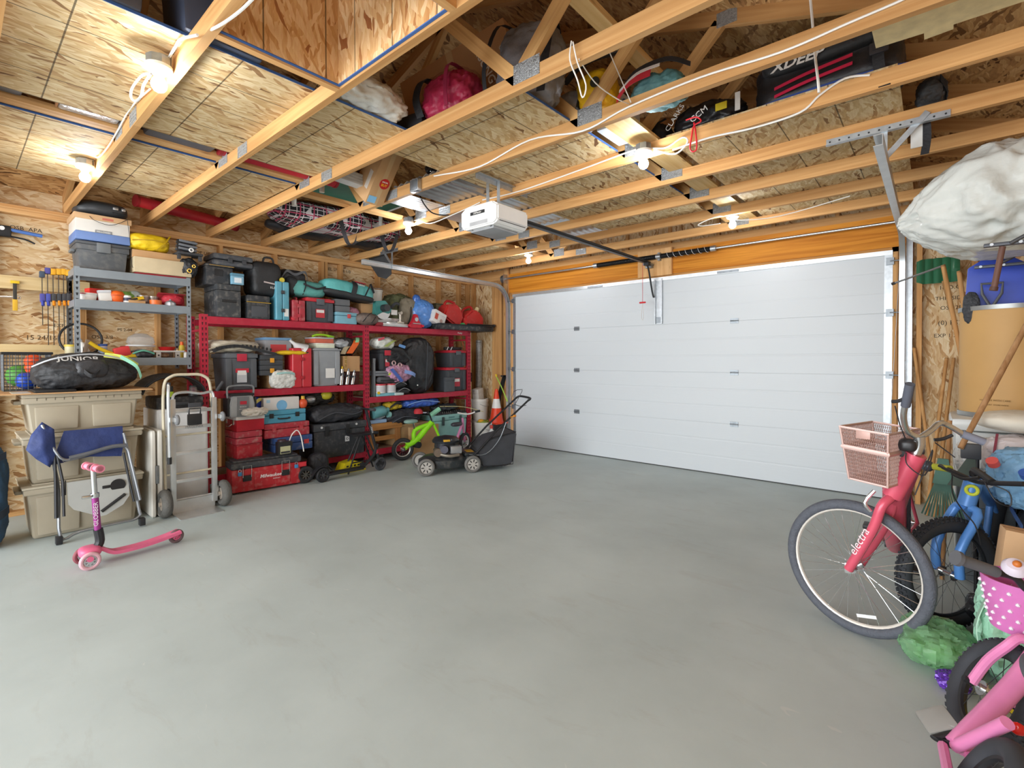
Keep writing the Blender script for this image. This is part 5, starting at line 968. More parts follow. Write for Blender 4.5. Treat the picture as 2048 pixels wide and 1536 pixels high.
t = T('spanner', 'chrome spanner on the wall left of the yellow pry tool', 'spanner', onX(12, 594, XW+.01)); q = B(); q.box((-.004, -.22, -.008), (.004, .06, .008), .002); q.to('shank', chrome, t); q = B(); q.torus((0, .075, 0), (1, 0, 0), .014, .006, 16, 6); q.to('ring_end', chrome, t)
# ================================================================ red steel rack along the left wall
FX, RX0 = -.50, -.955
rm = m('#b8283f', .4, .25, .08, dust=.06); PY = (-4.298, -2.392, -.512); hole = m('#3c1018', .8)
rk = T('storage_rack', 'long red steel storage rack along the left wall', 'rack')
def rpost(x, y, z1, w=.07):
    q = B(); q.box((x-.003, y-w/2, 0), (x, y+w/2, z1)); q.box((x-.045, y-w/2, 0), (x-.003, y-w/2+.003, z1)); q.box((x-.045, y+w/2-.003, 0), (x-.003, y+w/2, z1)); o = q.to('post', rm, rk, sm=0)
    s2 = B(); z = .06
    while z < z1-.03:
        for dy in (-.016, .016): s2.prism([(y+dy-.007, z+.016), (y+dy+.007, z+.016), (y+dy+.003, z-.014), (y+dy-.003, z-.014)], x, x+.001, 'x')
        z += .055
    s2.to('slot', hole, o, sm=0, kind='stuff')
for y in PY: rpost(FX, y, 1.865); rpost(RX0+.045, y, 1.865)
for y in PY:
    for z in (.3, .75, 1.3, 1.7): q = B(); q.box((RX0+.046, y-.012, z-.012), (FX-.047, y+.012, z+.012)); q.to('side_brace', rm, rk, sm=0)
ZT, ZML, ZMR, ZBO = 1.845, 1.062, .886, .175
for (y0, y1), lv in (((PY[0], PY[1]), (ZT, ZML, ZBO)), ((PY[1], PY[2]), (ZT, ZMR, ZBO))):
    a, b_ = y0+.036, y1-.036
    for z in lv:
        for x0, x1 in ((FX-.035, FX+.004), (RX0, RX0+.04)): q = B(); q.box((x0, a, z-.078), (x1, b_, z), .003); q.to('beam', rm, rk, sm=0)
        for k in range(3): y = a+(b_-a)*(k+1)/4; q = B(); q.box((RX0+.041, y-.02, z-.05), (FX-.036, y+.02, z-.018)); q.to('cross_support', rm, rk, sm=0)
        bx('wire_deck', (RX0+.041, a+.002, z-.017), (FX-.036, b_-.002, z-.004), m('#8b7460', .7, 0, .1), rk)
text('Husky', .04, m('#e8e4e4', .5), rk, (FX+.0045, -.72, ZT-.04), RX, shear=.2)
# ---- box builders that take the front face in pixels
def fbox(l, r, t_, b_, xf): return fr(l, r, t_, b_, xf)
def case(name, label, cat, yz, xf, dep, mat, z=None, latches=(-.28, .28), lm=None, hm=None, seam=.5, bev=.012, handle=True, vert=False, rz=0, ribs=0, h=None):
    """hard case: two shells meeting at a seam, latches and a handle on the +X face"""
    y0, y1, z0, z1 = yz; z0 = z if z is not None else z0; z1 = z0+h if h else z1; w = y1-y0; H = z1-z0
    t = T(name, label, cat, (xf, (y0+y1)/2, z0), rz)
    q = B(); q.box((-dep, -w/2, 0), (0, w/2, H*seam-.0015), bev)
    for i in range(ribs): yy = -w/2+w*(i+.5)/ribs; q.box((-.002, yy-w/ribs*.3, H*.1), (.006, yy+w/ribs*.3, H*seam-.02), .003)
    q.to('lower_shell', mat, t)
    q = B(); q.box((-dep, -w/2, H*seam+.0015), (0, w/2, H), bev); q.to('upper_shell', mat, t)
    for f in latches: q = B(); q.box((.0, f*w-.022, H*seam-.03), (.014, f*w+.022, H*seam+.022), .004); q.to('latch', lm or mat, t)
    if handle: q = B(); q.tube([(0, -.06, H*seam-.035), (.025, -.055, H*seam-.04), (.025, .055, H*seam-.04), (0, .06, H*seam-.035)], .008, 6, smooth=3); q.to('handle', hm or mat, t)
    return t
def upcase(name, label, cat, yz, xf, dep, mat, z, hm=None, sticker=None):
    """case standing on its edge: seam runs up the +X face, handle on top"""
    y0, y1, z0, z1 = yz; w = y1-y0; H = z1-z; t = T(name, label, cat, (xf, (y0+y1)/2, z))
    q = B(); q.box((-dep, -w/2, 0), (0, -.0015, H), .018, 3); q.to('shell_half', mat, t); q = B(); q.box((-dep, .0015, 0), (0, w/2, H), .018, 3); q.to('shell_half', mat, t)
    for zz in (H*.25, H*.72): q = B(); q.box((.0, -.02, zz-.02), (.012, .02, zz+.02), .004); q.to('latch', hm or mat, t)
    q = B(); q.tube([(-dep*.3, 0, H-.003), (-dep*.32, 0, H+.03), (-dep*.68, 0, H+.03), (-dep*.7, 0, H-.003)], .009, 6, smooth=3); q.to('handle', hm or mat, t)
    if sticker: q = B(); q.box((.0005, w*.1, H*.1), (.002, w*.42, H*.3)); q.to('sticker', sticker, t)
    return t
def lid_tote(name, label, yz, xf, dep, z, mat, lidm, lh=.045, label_m=None, latch=None, taper=.12):
    y0, y1, z0, z1 = yz; w = y1-y0; H = z1-z; t = T(name, label, 'storage tote', (xf, (y0+y1)/2, z))
    q = B(); q.box((-dep+.01, -w/2+.01, 0), (-.01, w/2-.01, H-lh), .012, taper=taper)
    for f in (-.38, .38): q.box((-.045, f*w-.03, .02), (-.006, f*w+.03, H-lh-.01), .006)
    q.to('body', mat, t); q = B(); q.box((-dep, -w/2, H-lh+.0005), (0, w/2, H-.012), .006); q.box((-dep+.03, -w/2+.03, H-.012), (-.03, w/2-.03, H), .003); q.to('lid', lidm, t)
    if latch: q = B(); q.box((.0, -.05, H-lh-.035), (.012, .05, H-.014), .004); q.to('latch', latch, t)
    if label_m: q = B(); q.box((-.011, -w*.14, H*.2), (-.0075, w*.16, H*.55)); la = q.to('label', label_m, t); q = B(); q.box((-.0073, -w*.12, H*.40), (-.0070, w*.14, H*.52)); q.to('label_print', white, la)
    return t
# ---------------- top of the rack
YT = lambda px, x=FX, py=620: ry(px, py, x)
gk = m('#3c3f42', .55, 0, .15, dust=.3); gk2 = m('#33363a', .55, 0, .15, dust=.25)
t = case('tool_chest', 'large scuffed black tool chest at the left end of the rack top', 'tool box', fbox(434, 482, 569, 632, FX+.02), FX+.02, .40, gk, ZT, (), None, None, .82, .01, False); q = B(); q.box((.0005, -.07, .155), (.006, .07, .185), .004); q.to('handle_recess', black, t)
zc = ZT+onX(458, 569, FX+.02).z-onX(458, 632, FX+.02).z+.001
t = case('tool_chest', 'smaller black tool chest stacked on the big scuffed one', 'tool box', fbox(412, 466, 529, 569, FX-.04), FX-.04, .36, gk2, zc, (), None, None, .88, .01, False); q = B(); q.box((.0005, -.1, .205), (.004, .14, .212)); q.to('gold_trim', m('#a8884a', .4, .5), t); q = B(); q.box((.0005, -.05, .10), (.004, .03, .17), .003); q.to('front_recess', black, t)
z2 = zc+onX(440, 529, FX-.04).z-onX(440, 569, FX-.04).z+.001
t = case('drill_case', 'rounded dark grey drill case lying on the two black tool chests', 'case', (-4.20, -3.80, z2, z2+.13), FX-.02, .34, m('#4a4d52', .5, 0, .12, dust=.2), z2, (-.1, .25), dk, dk, .5, .03, False)
parcel('parts_box', 'small pale blue parts box hanging on the front of the upper chest', 'box', (.05, .12, .12), (FX-.0, -3.98, zc+.02), m('#7fb0c8', .4), m('#5a8aa0', .4), sticker=m('#dfe8ee', .5))
bpy.data.objects[-1] if False else None
t = softbag('strap_pile', 'tangle of black straps with brass fittings left of the stacked chests', 'straps', (-.08, -.08, 0), (.10, .09, .20), m('#2b2c2e', .55, 0, .4, bump=.5), 61, 2.4, .12, 3.5, 12, (FX-.12, -4.42, 2.235)); q = B(); q.torus((.1, .0, .06), (1, .2, 0), .018, .006, 16, 6); q.to('brass_ring', m('#c8a24a', .3, .8), t); q = B(); q.torus((.1, .04, .11), (1, .2, 0), .014, .005, 16, 6); q.to('brass_ring', m('#c8a24a', .3, .8), t)
t = softbag('tool_backpack', 'black tool backpack with white label on the rack top', 'bag', (-.36, -.19, 0), (.0, .15, .38), m('#262729', .55, 0, .2, bump=.25), 62, 4.5, .02, 2.5, 14, (FX+.03, -3.62, ZT+.255)) if False else T('tool_backpack', 'black tool backpack with white label sitting above the gold lined box', 'bag', (FX, -3.62, ZT+.262))
q = B(); q.soft((-.34, -.20, 0), (.0, .14, .40), 4.5, .02, 2.5, 62, 14); q.to('body', m('#262729', .55, 0, .2, bump=.25), t, sm=80); q = B(); q.box((-.001, -.10, .14), (.008, .05, .155), M=Matrix.Rotation(-.12, 4, 'X')); q.to('reflective_strip', m('#c9b8b4', .4), t); text('KLEIN', .035, white, t, (.012, .03, .10), RX); q = B(); q.lathe([(0, 0), (.028, 0), (.028, .012), (0, .012)], (0, 0, 0), 18, Matrix.Translation((.006, .115, .20)) @ Matrix.Rotation(PI/2, 4, 'Y')); q.to('yellow_charm', m('#d8c33a', .5), t); q = B(); q.tube([(-.1, -.05, .39), (-.1, -.03, .45), (-.1, .05, .45), (-.1, .07, .39)], .012, 6, smooth=3); q.to('carry_handle', black, t)
t = softbag('tool_bag', 'black open tool bag between the backpack and the teal upright case', 'bag', (-.3, -.17, 0), (.0, .17, .24), m('#2e2f33', .5, 0, .25, bump=.3), 63, 3.6, .05, 3, 14, (FX-.10, -3.31, ZT+.391)); strap(t, [(.01, -.16, .1), (.03, -.1, .2), (.02, .0, .17), (.03, .12, .21), (.01, .16, .1)], .03, m('#56585c', .5), (0, 0, 1)); q = B(); q.torus((.02, .13, .0), (1, 0, 0), .03, .012, 18, 6); q.to('purple_tag', m('#6a3fa0', .5), t)
parcel('box', 'plain carton hidden behind the teal upright case', 'carton', (.22, .30, .39), (FX-.33, -3.36, ZT), card)
t = case('tool_box', 'black tool box with a gold line under the backpack', 'tool box', fbox(495, 540, 590, 635, FX+.02), FX+.02, .36, gk2, ZT, (), None, None, .72, .01, False, h=.258); q = B(); q.box((.0005, -.13, .178), (.004, .13, .186)); q.to('gold_trim', m('#b8963e', .4, .5), t); q = B(); q.box((.0005, -.08, .02), (.005, .09, .14), .003); q.to('front_panel', m('#4a4d52', .5), t)
upcase('tool_case', 'teal upright power tool case on the rack top', 'case', fbox(552, 579, 563, 635, FX+.03), FX+.03, .20, teal, ZT, dk, white)
q = B(); q.soft((-.08, -.04, 0), (.09, .04, .06), 2.4, .12, 4, 4, 8); q.to('cable_coil', m('#c1303c', .5, 0, .2), None, 'red coiled cord at the foot of the teal upright case', 'cord', loc=(FX-.06, YT(581)+.03, ZT), sm=60)
upcase('tool_case', 'faded red upright case left of the black tote with red lid', 'case', fbox(585, 611, 600, 643, FX+.03), FX+.03, .22, redd, ZT, redd)
t = lid_tote('storage_tote', 'black tote with bright red lid and sticker on the rack top', (YT(611), YT(669), ZT, ZT+.30), FX+.0, .40, ZT, m('#4b4f55', .45, 0, .1), m('#c82a35', .4), .05, m('#c33a42', .5), m('#5c6066', .5))
t = softbag('tool_bag', 'sea green and black tool bag on the red lidded tote', 'bag', (-.34, -.28, 0), (.02, .20, .20), teal2, 64, 3.4, .03, 2.5, 14, (FX-.02, YT(622)+.03, ZT+.3015)); strap(t, [(.0, -.12, .02), (.035, -.1, .12), (-.02, -.08, .2)], .012, bagk, (0, 1, 0), 'seam'); q = B(); q.soft((-.30, -.30, .0), (.0, -.14, .24), 3, .03, 2, 6, 8); q.to('black_end', m('#2b2e30', .6, 0, .2, bump=.2), t, sm=80); strap(t, [(.02, -.12, .15), (.06, .02, .10), (.02, .16, .14)], .025, bagk, (0, 0, 1), 'handle')
t = T('duffel_bag', 'turquoise and black duffel bag lying on top of the tool cases', 'bag', (FX-.10, YT(694, -.6)+.05, ZT+.33), rot=(-.10, 0, 0)); q = B(); q.soft((-.17, -.42, 0), (.14, .30, .22), 3.6, .02, 2.2, 65, 16); q.to('body', m('#5fb5b2', .5, 0, .1, bump=.2), t, sm=80)
q = B(); q.soft((-.175, -.43, -.005), (.145, .31, .08), 4, .01, 2, 66, 12); q.to('black_base', m('#2c2f31', .6, 0, .15), t, sm=80); strap(t, [(.15, -.05, .04), (.165, -.04, .15), (.1, -.03, .225)], .07, m('#2c2f31', .6), (0, 1, 0), 'panel'); strap(t, [(.15, .12, .06), (.18, .16, .2), (.1, .22, .235), (.16, .24, .12)], .03, bagk, (0, .6, .4), 'handle'); q = B(); q.box((.06, -.02, .218), (.13, .13, .226)); mk = q.to('red_label', m('#c02638', .5), t); text('Makita', .045, white, t, (.128, .055, .195), (PI/2*.75, 0, PI/2), bold=.0005)
t = case('drill_case', 'grey drill case with papers under the turquoise duffel', 'case', (YT(672), YT(702), 0, 0), FX-.02, .30, m('#6a6d70', .5, 0, .1), ZT+.15, (), None, None, .5, .012, False, h=.165)
t = case('organizer_case', 'pale blue organizer case beside the red lidded tote', 'case', (YT(671), YT(712), 0, 0), FX+.02, .32, m('#7fb4c6', .45, 0, .08), ZT, (.1,), m('#d04a4a', .5), None, .7, .01, False, h=.148)
t = softbag('blanket_bundle', 'pink and white bundle behind the pale blue organizer', 'bundle', (-.15, -.1, 0), (.05, .1, .24), m('#c88a9e', .6, 0, .4, bump=.3), 67, 2.6, .08, 3, 12, (FX-.12, YT(708, -.6), ZT)); strap(t, [(.06, -.08, .1), (.08, 0, .14), (.06, .08, .1)], .03, m('#dfd8da', .5), (0, 0, 1))
carton('carton', 'brown moving carton in the middle of the rack top', (.30, .34, .30), (FX-.28, YT(738, -.7), ZT), (0, 0, 0), card)
t = softbag('welding_cap', 'charcoal domed soft bag in front of the brown carton', 'bag', (-.11, -.17, 0), (.11, .16, .16), m('#6d6058', .6, 0, .3, bump=.3), 68, 2.2, .04, 2.5, 12, (FX-.0, YT(733), ZT)); strap(t, [(.1, -.12, .03), (.1, -.03, .13), (.03, .06, .165)], .012, bagk, (0, 1, 0), 'seam'); strap(t, [(.11, .0, .02), (.1, .07, .1), (.02, .12, .15)], .012, bagk, (0, 1, 0), 'seam')
t = T('bucket', 'white plastic bucket with wire handle at the back of the rack top', 'bucket', (RX0+.14, YT(748, -.8), ZT+.20)); q = B(); q.lathe([(0, 0), (.10, 0), (.125, .30), (.132, .30), (.132, .32), (.12, .32), (.10, .02), (0, .02)], seg=28); q.to('pail', m('#dedbd2', .45), t); q = B(); q.tube([(0, -.13, .31), (.08, -.10, .33), (.12, 0, .34), (.08, .10, .33), (0, .13, .31)], .004, 6, smooth=4); q.to('wire_handle', steel, t)
t = softbag('jacket', 'olive green camouflage jacket heaped at the back of the rack top', 'jacket', (-.14, -.30, 0), (.14, .26, .50), m('#5d6242', .75, 0, .45, bump=.35, scale=12), 69, 2.6, .09, 3, 16, (RX0+.17, YT(797, -.8), ZT)); strap(t, [(.1, -.2, .25), (.15, -.05, .32), (.12, .1, .3)], .05, m('#3a3d30', .7), (0, .3, 1), 'collar'); strap(t, [(.14, .08, .1), (.16, .1, .22), (.12, .12, .36)], .05, m('#6e6f58', .7), (0, 1, 0), 'sleeve')
t = softbag('work_vest', 'grey brown work vest hanging over the olive jacket', 'vest', (-.07, -.15, 0), (.09, .15, .44), m('#857c6a', .7, 0, .2, bump=.3), 70, 3, .06, 3, 12, (FX-.14, YT(815, -.64), ZT)); strap(t, [(.09, -.06, .05), (.11, -.02, .2), (.08, .0, .34)], .015, bagk, (0, 1, 0), 'strap'); q = B(); q.cyl((.10, .04, .24), (.106, .04, .24), .014); q.to('button', white, t)
# mitre saw in teal and aluminium
t = T('mitre_saw', 'teal mitre saw with aluminium table on the rack top', 'saw', (FX-.02, YT(783), ZT)); tm = m('#3f8f8a', .45, 0, .1)
q = B(); q.box((-.20, -.20, .0), (.05, .26, .045), .008); q.cyl((-.06, .02, .045), (-.06, .02, .06), .12, seg=28); q.to('table', m('#c3c5c4', .35, .7, .1), t); q = B(); q.box((-.12, -.18, .06), (-.10, .22, .13), .005); q.to('fence', m('#c3c5c4', .35, .7, .1), t)
q = B(); q.cyl((-.075, -.09, .22), (-.045, -.09, .22), .12, seg=32); q.to('blade', m('#dfe3e3', .25, .8), t); q = B(); q.prism([(-.24, .12), (-.22, .34), (-.06, .36), (.06, .24), (.0, .18), (-.10, .20)], -.10, -.03, 'x', .008); q.to('blade_guard', tm, t); q = B(); q.cyl((-.04, -.1, .25), (.07, -.1, .25), .05, seg=20); q.to('motor', m('#2e3133', .5), t); q = B(); q.tube([(-.03, .02, .26), (.0, .08, .33), (.0, .14, .32)], .02, 8, smooth=3); q.to('handle', dk, t); q = B(); q.box((-.03, .03, .17), (-.027, .13, .24)); q.to('badge', white, t)
q = B(); q.cyl((.0, .16, .05), (.0, .16, .20), .018); q.cyl((-.03, .16, .20), (.03, .16, .20), .022); q.box((-.05, .08, .045), (.04, .20, .075), .006); q.to('hold_down', m('#b4ada0', .35, .7), t)
t = T('toy_jeep', 'white and grey toy buggy standing behind the saw table', 'toy', (FX-.20, YT(762, -.65), ZT+.0)); q = B(); q.box((-.03, -.04, .0), (.04, .04, .28), .015); q.to('body', m('#cdd0d4', .4), t)
for z in (.07, .2): q = B(); q.cyl((.04, .0, z), (.06, .0, z), .035, seg=18); q.to('wheel', black, t)
t = T('tool_part', 'small dark red hand tool below the toy buggy', 'tool', (FX+.01, YT(757), ZT)); q = B(); q.box((-.03, -.06, 0), (.03, .05, .05), .012); q.to('body', m('#8e1d28', .45), t); q = B(); q.cyl((0, -.08, .03), (0, -.05, .03), .02); q.to('chuck', black, t)
t = T('pipe_bender', 'bright red cast pipe vise standing before the work vest', 'vise', (FX+.02, YT(829), ZT)); rv = m('#c81c34', .35, 0, .1)
q = B(); q.prism([(-.13, .02), (-.10, .0), (.10, .0), (.13, .02), (.06, .10), (.03, .19), (-.02, .20), (-.06, .10)], -.03, .02, 'x', .006); q.to('casting', rv, t); q = B(); q.cyl((-.005, 0, .12), (.03, 0, .12), .03, seg=18); q.to('jaw', steel, t); q = B(); q.cyl((.03, -.07, .06), (.03, .07, .06), .008); q.to('bar', chrome, t); q = B(); q.cyl((0, -.12, .03), (.04, -.12, .03), .018); q.cyl((0, .11, .03), (.04, .11, .03), .018); q.to('knob', rv, t)
t = softbag('plastic_bag', 'bright blue plastic bag tied up on the rack top', 'bag', (-.16, -.22, 0), (.10, .22, .44), m('#5a8fd8', .25, 0, .15, bump=.3, scale=7), 71, 2.3, .06, 2.8, 16, (FX-.08, YT(848, -.55), ZT)); q = B(); q.soft((-.06, -.17, .36), (.04, -.05, .50), 2.2, .08, 3, 3, 8); q.to('knot', m('#3f6fc0', .25, 0, .15), t, sm=80)
# long black tray across the end
t = T('drip_tray', 'long black plastic drip tray lying on the right end of the rack top', 'tray', (FX+.02, -.70, ZT)); q = B()
q.box((-.34, -.52, 0), (.10, .62, .012)); q.box((-.35, -.53, .012), (-.335, .63, .08), .003); q.box((.095, -.53, .012), (.11, .63, .08), .003); q.box((-.335, -.53, .012), (.095, -.515, .08)); q.box((-.335, .615, .012), (.095, .63, .08)); q.to('basin', m('#2d3033', .45, 0, .15, dust=.3), t); q = B(); q.tube([(-.36, -.545, .08), (.12, -.545, .08), (.12, .645, .08), (-.36, .645, .08)], .008, 6, closed=True); q.to('rim', m('#24272a', .5), t)
t = parcel('box', 'tilted white box with red print in the black tray', 'box', (.16, .24, .19), (FX+.0, YT(869), ZT+.075), m('#e2dedb', .5, 0, .04), None, (-.35, 0, .05)); bpy.context.view_layer.update(); q = B(); q.box((.081, -.10, .05), (.0822, -.04, .14)); q.to('red_print', m('#c8503c', .5), t); q = B(); q.cyl((.081, .04, .06), (.0822, .04, .06), .03, seg=20); q.to('round_print', m('#b89a90', .5), t)
def gascan(label, loc, rz, s=1):
    t = T('fuel_can', label, 'fuel can', loc, rot=rz); q = B(); q.prism([(-.16*s, 0), (.16*s, 0), (.17*s, .16*s), (.08*s, .24*s), (-.02*s, .25*s), (-.15*s, .16*s)], -.10*s, .10*s, 'x', .02*s); q.to('body', m('#cc3330', .5, 0, .1, dust=.12), t); q = B(); q.tube([(0, -.12*s, .17*s), (0, -.10*s, .245*s), (0, .02*s, .29*s), (0, .06*s, .245*s)], .016*s, 8, smooth=3); q.to('handle', m('#c22c2a', .5), t); q = B(); q.cyl((0, .10*s, .22*s), (0, .15*s, .28*s), .028*s); q.to('cap', m('#e8d8a8' if s > 1 else '#7c1d1d', .5), t); return t
gascan('red fuel can tipped over in the black tray', (FX-.14, YT(895, -.6), ZT+.12), (-.45, 0, .1), 1.3); gascan('second red fuel can at the right end of the black tray', (FX-.14, YT(941, -.6), ZT+.02), (0, 0, 0), 1.35)
q = B(); q.ball((0, 0, .055), .055, 3); t = q.to('ball', m('#3fa864', .4), None, 'green ball in front of the second red fuel can', 'ball', loc=(FX+.045, YT(921), ZT+.012)); q = B(); q.torus((0, 0, .055), (0, 1, .3), .0545, .0015, 30, 5); q.to('seam', m('#2c8048', .5), t)
t = T('ski_pole', 'thin black pole lying on the tray rim', 'pole', (0, 0, 0)); q = B(); q.cyl((FX+.10, -.64, ZT+.10), (FX+.11, -.06, ZT+.105), .012); q.to('shaft', black, t); q = B(); q.cyl((FX+.11, -.06, ZT+.105), (FX+.11, -.02, ZT+.105), .02); q.to('tip', dk, t)
parcel('box', 'dark olive box behind the tipped fuel can', 'box', (.16, .20, .42), (RX0+.20, YT(876, -.75), ZT+.0), m('#5e5f48', .6), m('#55563f', .6), lh=.05); t = parcel('box', 'pastel striped game box at the back of the rack top', 'box', (.12, .52, .40), (RX0+.14, YT(912, -.8), ZT), m('#a9ae88', .6), m('#9ca27c', .6), lh=.12)
for k in range(7): bx('stripe', (.0605, -.19+k*.055, .03), (.0618, -.165+k*.055, .26), m(('#e8e2dc', '#d8556a', '#e8e2dc', '#b8d0d0', '#e8e2dc', '#c8b88c', '#e4e0ea')[k], .5), t)
# ---------------- left bay, middle level
t = lid_tote('storage_tote', 'black and grey heavy duty tote with red latch on the left bay', fbox(450, 516, 705, 775, FX+.0), FX+.0, .42, ZML, m('#55595e', .5, 0, .1), m('#63676c', .5), .06, m('#c2c6ca', .5), m('#b82a40', .45)); q = B(); q.box((-.0085, -.06, .19), (-.0072, .075, .235)); q.to('red_label', m('#c02a3a', .5), t)
zt_ = onX(480, 705, FX).z+.002
t = T('tarp', 'folded cream canvas tarp on the heavy duty tote', 'tarp', (FX-.20, -3.98, zt_)); q = B(); q.soft((-.20, -.30, 0), (.22, .26, .13), 3, .06, 3, 72, 18, fold=(1, 1, 3)); q.to('canvas', m('#cfc7b4', .8, 0, .12, bump=.35, scale=10), t, sm=70); strap(t, [(.2, -.28, .03), (.23, -.05, .10), (.2, .24, .05)], .01, m('#a59b86', .8), (0, 0, 1), 'fold_edge'); strap(t, [(.21, -.27, .0), (.24, -.05, .055), (.22, .24, .02)], .01, m('#a59b86', .8), (0, 0, 1), 'fold_edge')
t = T('ramp_track', 'black ribbed plastic track arched over the heavy duty tote', 'track', (FX+.0, -3.93, zt_+.012)); q = B(); q.ribbon([(.03, -.30, .0), (.035, -.2, .04), (.035, -.05, .055), (.035, .12, .02), (.03, .34, -.03)], .05, .03, (1, 0, -.1), 5); q.to('band', m('#2a2c2f', .6), t); q = B()
for i in range(14): y = -.28+i*.042; q.box((.05, y, .0+.05*math.cos((y+.02)*4.5)-.01), (.064, y+.016, .03+.05*math.cos((y+.02)*4.5)-.01))
q.to('rib', black, t, kind='stuff')
t = softbag('plastic_bag', 'white plastic bag stuffed beside the left red post', 'bag', (-.16, -.10, 0), (.1, .10, .18), m('#dcdcda', .35, 0, .08, bump=.3), 73, 2.4, .10, 3, 12, (FX-.12, -4.50, 1.42)) if False else None
case('organizer_case', 'black organizer with orange latch above the white bag', 'case', fbox(521, 566, 706, 726, FX+.01), FX+.01, .34, m('#3f4246', .5, 0, .1), 1.33, (.0,), m('#e09a28', .5), None, .5, .008, False, h=.115); case('organizer_case', 'lower black organizer with orange latch half hidden by the white bag', 'case', fbox(521, 566, 726, 742, FX+.01), FX+.01, .34, m('#3f4246', .5, 0, .1), 1.214, (.0,), m('#e09a28', .5), None, .5, .008, False, h=.115); parcel('carton', 'brown carton behind the white lumpy bag', 'carton', (.26, .28, .149), (FX-.22, -3.48, ZML+.001), card)
t = softbag('plastic_bag', 'white lumpy plastic bag at the front of the left bay shelf', 'bag', (-.05, -.15, 0), (.07, .14, .21), m('#d8d8d2', .4, 0, .12, bump=.4, scale=14), 74, 3.2, .08, 3.5, 14, (FX-.02, -3.49, ZML)); strap(t, [(.07, -.1, .17), (.085, 0, .18), (.07, .1, .165)], .02, m('#9cc8c4', .5), (0, 0, 1), 'blue_print')
upcase('tool_case', 'bright red blow moulded case standing left of the grey tote', 'case', fbox(585, 624, 696, 768, FX+.03), FX+.03, .22, m('#c4303a', .4, 0, .08), ZML, m('#a8242e', .4))
t = lid_tote('storage_tote', 'light grey open tote with white label in the left bay', fbox(626, 683, 696, 768, FX+.01), FX+.01, .40, ZML, m('#94989c', .5, 0, .06), m('#9da1a5', .5), .03, None, None, .14); q = B(); q.box((-.0125, -.02, .10), (-.0105, .10, .22)); q.to('paper_label', white, t)
zl = onX(640, 696, FX).z+.002
parcel('storage_bin', 'clear plastic bin with blue lid under the top beam', 'bin', (.28, .30, .20), (FX-.20, -3.52, 1.447), m('#c9cdd4', .2, 0, .05, trans=.4, alpha=.75), m('#6f9ac0', .4), lh=.15, sticker=m('#c33c40', .5))
t = T('life_vest', 'yellow flat foam pad in front of the clear bin', 'pad', (FX-.0, -3.38, 1.447)); q = B(); q.soft((-.05, -.20, 0), (.05, .20, .05), 2.6, .05, 2.5, 5, 10); q.to('foam', m('#e2b91c', .5), t, sm=70); bx('eyelet', (.045, .14, .02), (.056, .16, .035), black, t)
t = T('funnel', 'white plastic funnel lying beside the clear bin', 'funnel', (FX-.05, -3.24, 1.50)); q = B(); q.lathe([(.09, .0), (.086, .02), (.02, .13), (.014, .20)], seg=24, caps=False, M=Matrix.Rotation(.9, 4, 'X')); q.to('cone', m('#d5d6d6', .35), t); q = B(); q.torus((0, 0, 0), (0, -.78, .62), .089, .006, 26, 6); q.to('rim', white, t)
parcel('game_box', 'red and silver game box on the light grey tote', 'box', (.22, .26, .07), (FX-.16, -2.97, zl+.062), m('#d06a52', .5), m('#b9bcc0', .4), (0, 0, .1)); parcel('box', 'white and pale green box under the red game box', 'box', (.2, .24, .06), (FX-.14, -2.95, zl), m('#dfe6cf', .5), m('#e8e4d8', .5))
t = T('toy_clamp', 'lime green toy handle on the red game box', 'toy', (FX-.10, -2.97, zl+.134)); q = B(); q.tube([(0, -.12, .01), (0, -.06, .03), (0, .04, .03), (0, .14, .012)], .014, 8, smooth=3); q.to('handle', m('#9fd02a', .45), t); q = B(); q.box((-.02, .08, .0), (.02, .16, .02), .005); q.to('jaw', m('#7fb81e', .45), t)
q = B(); q.soft((-.12, -.12, 0), (.1, .12, .12), 2.3, .12, 3, 9, 12); t = q.to('crumpled_sheet', m('#a9adb0', .3, .2, .2), None, 'crumpled silver plastic sheet at the right of the grey tote', 'sheet', loc=(FX-.14, -2.70, zl), sm=70)
t = softbag('life_jacket', 'black cap and orange vest heap at the right of the left bay', 'clothing', (-.2, -.16, 0), (.1, .14, .24), m('#2e2d2c', .65, 0, .3, bump=.3), 76, 2.4, .08, 3, 14, (FX-.15, -2.60, 1.44)); strap(t, [(.1, -.02, .03), (.12, .05, .14), (.08, .1, .2)], .09, m('#ec6a2a', .5), (0, 1, 0), 'orange_panel'); strap(t, [(.1, .06, .12), (.1, .1, .2), (.05, .13, .24)], .05, m('#8ed8a0', .5), (0, 1, 0), 'mint_panel'); strap(t, [(.11, -.12, .02), (.12, -.08, .1), (.1, -.02, .12)], .07, m('#b8a888', .6), (0, 1, 0), 'tan_panel')
carton('carton', 'small brown carton under the cap and orange vest', (.26, .24, .20), (FX-.16, -2.60, 1.235), (0, 0, 0), card); parcel('crate', 'dark brown crate carrying the small carton', 'crate', (.24, .24, .171), (FX-.20, -2.58, ZML+.001), m('#5d3a30', .6), m('#6b4438', .6))
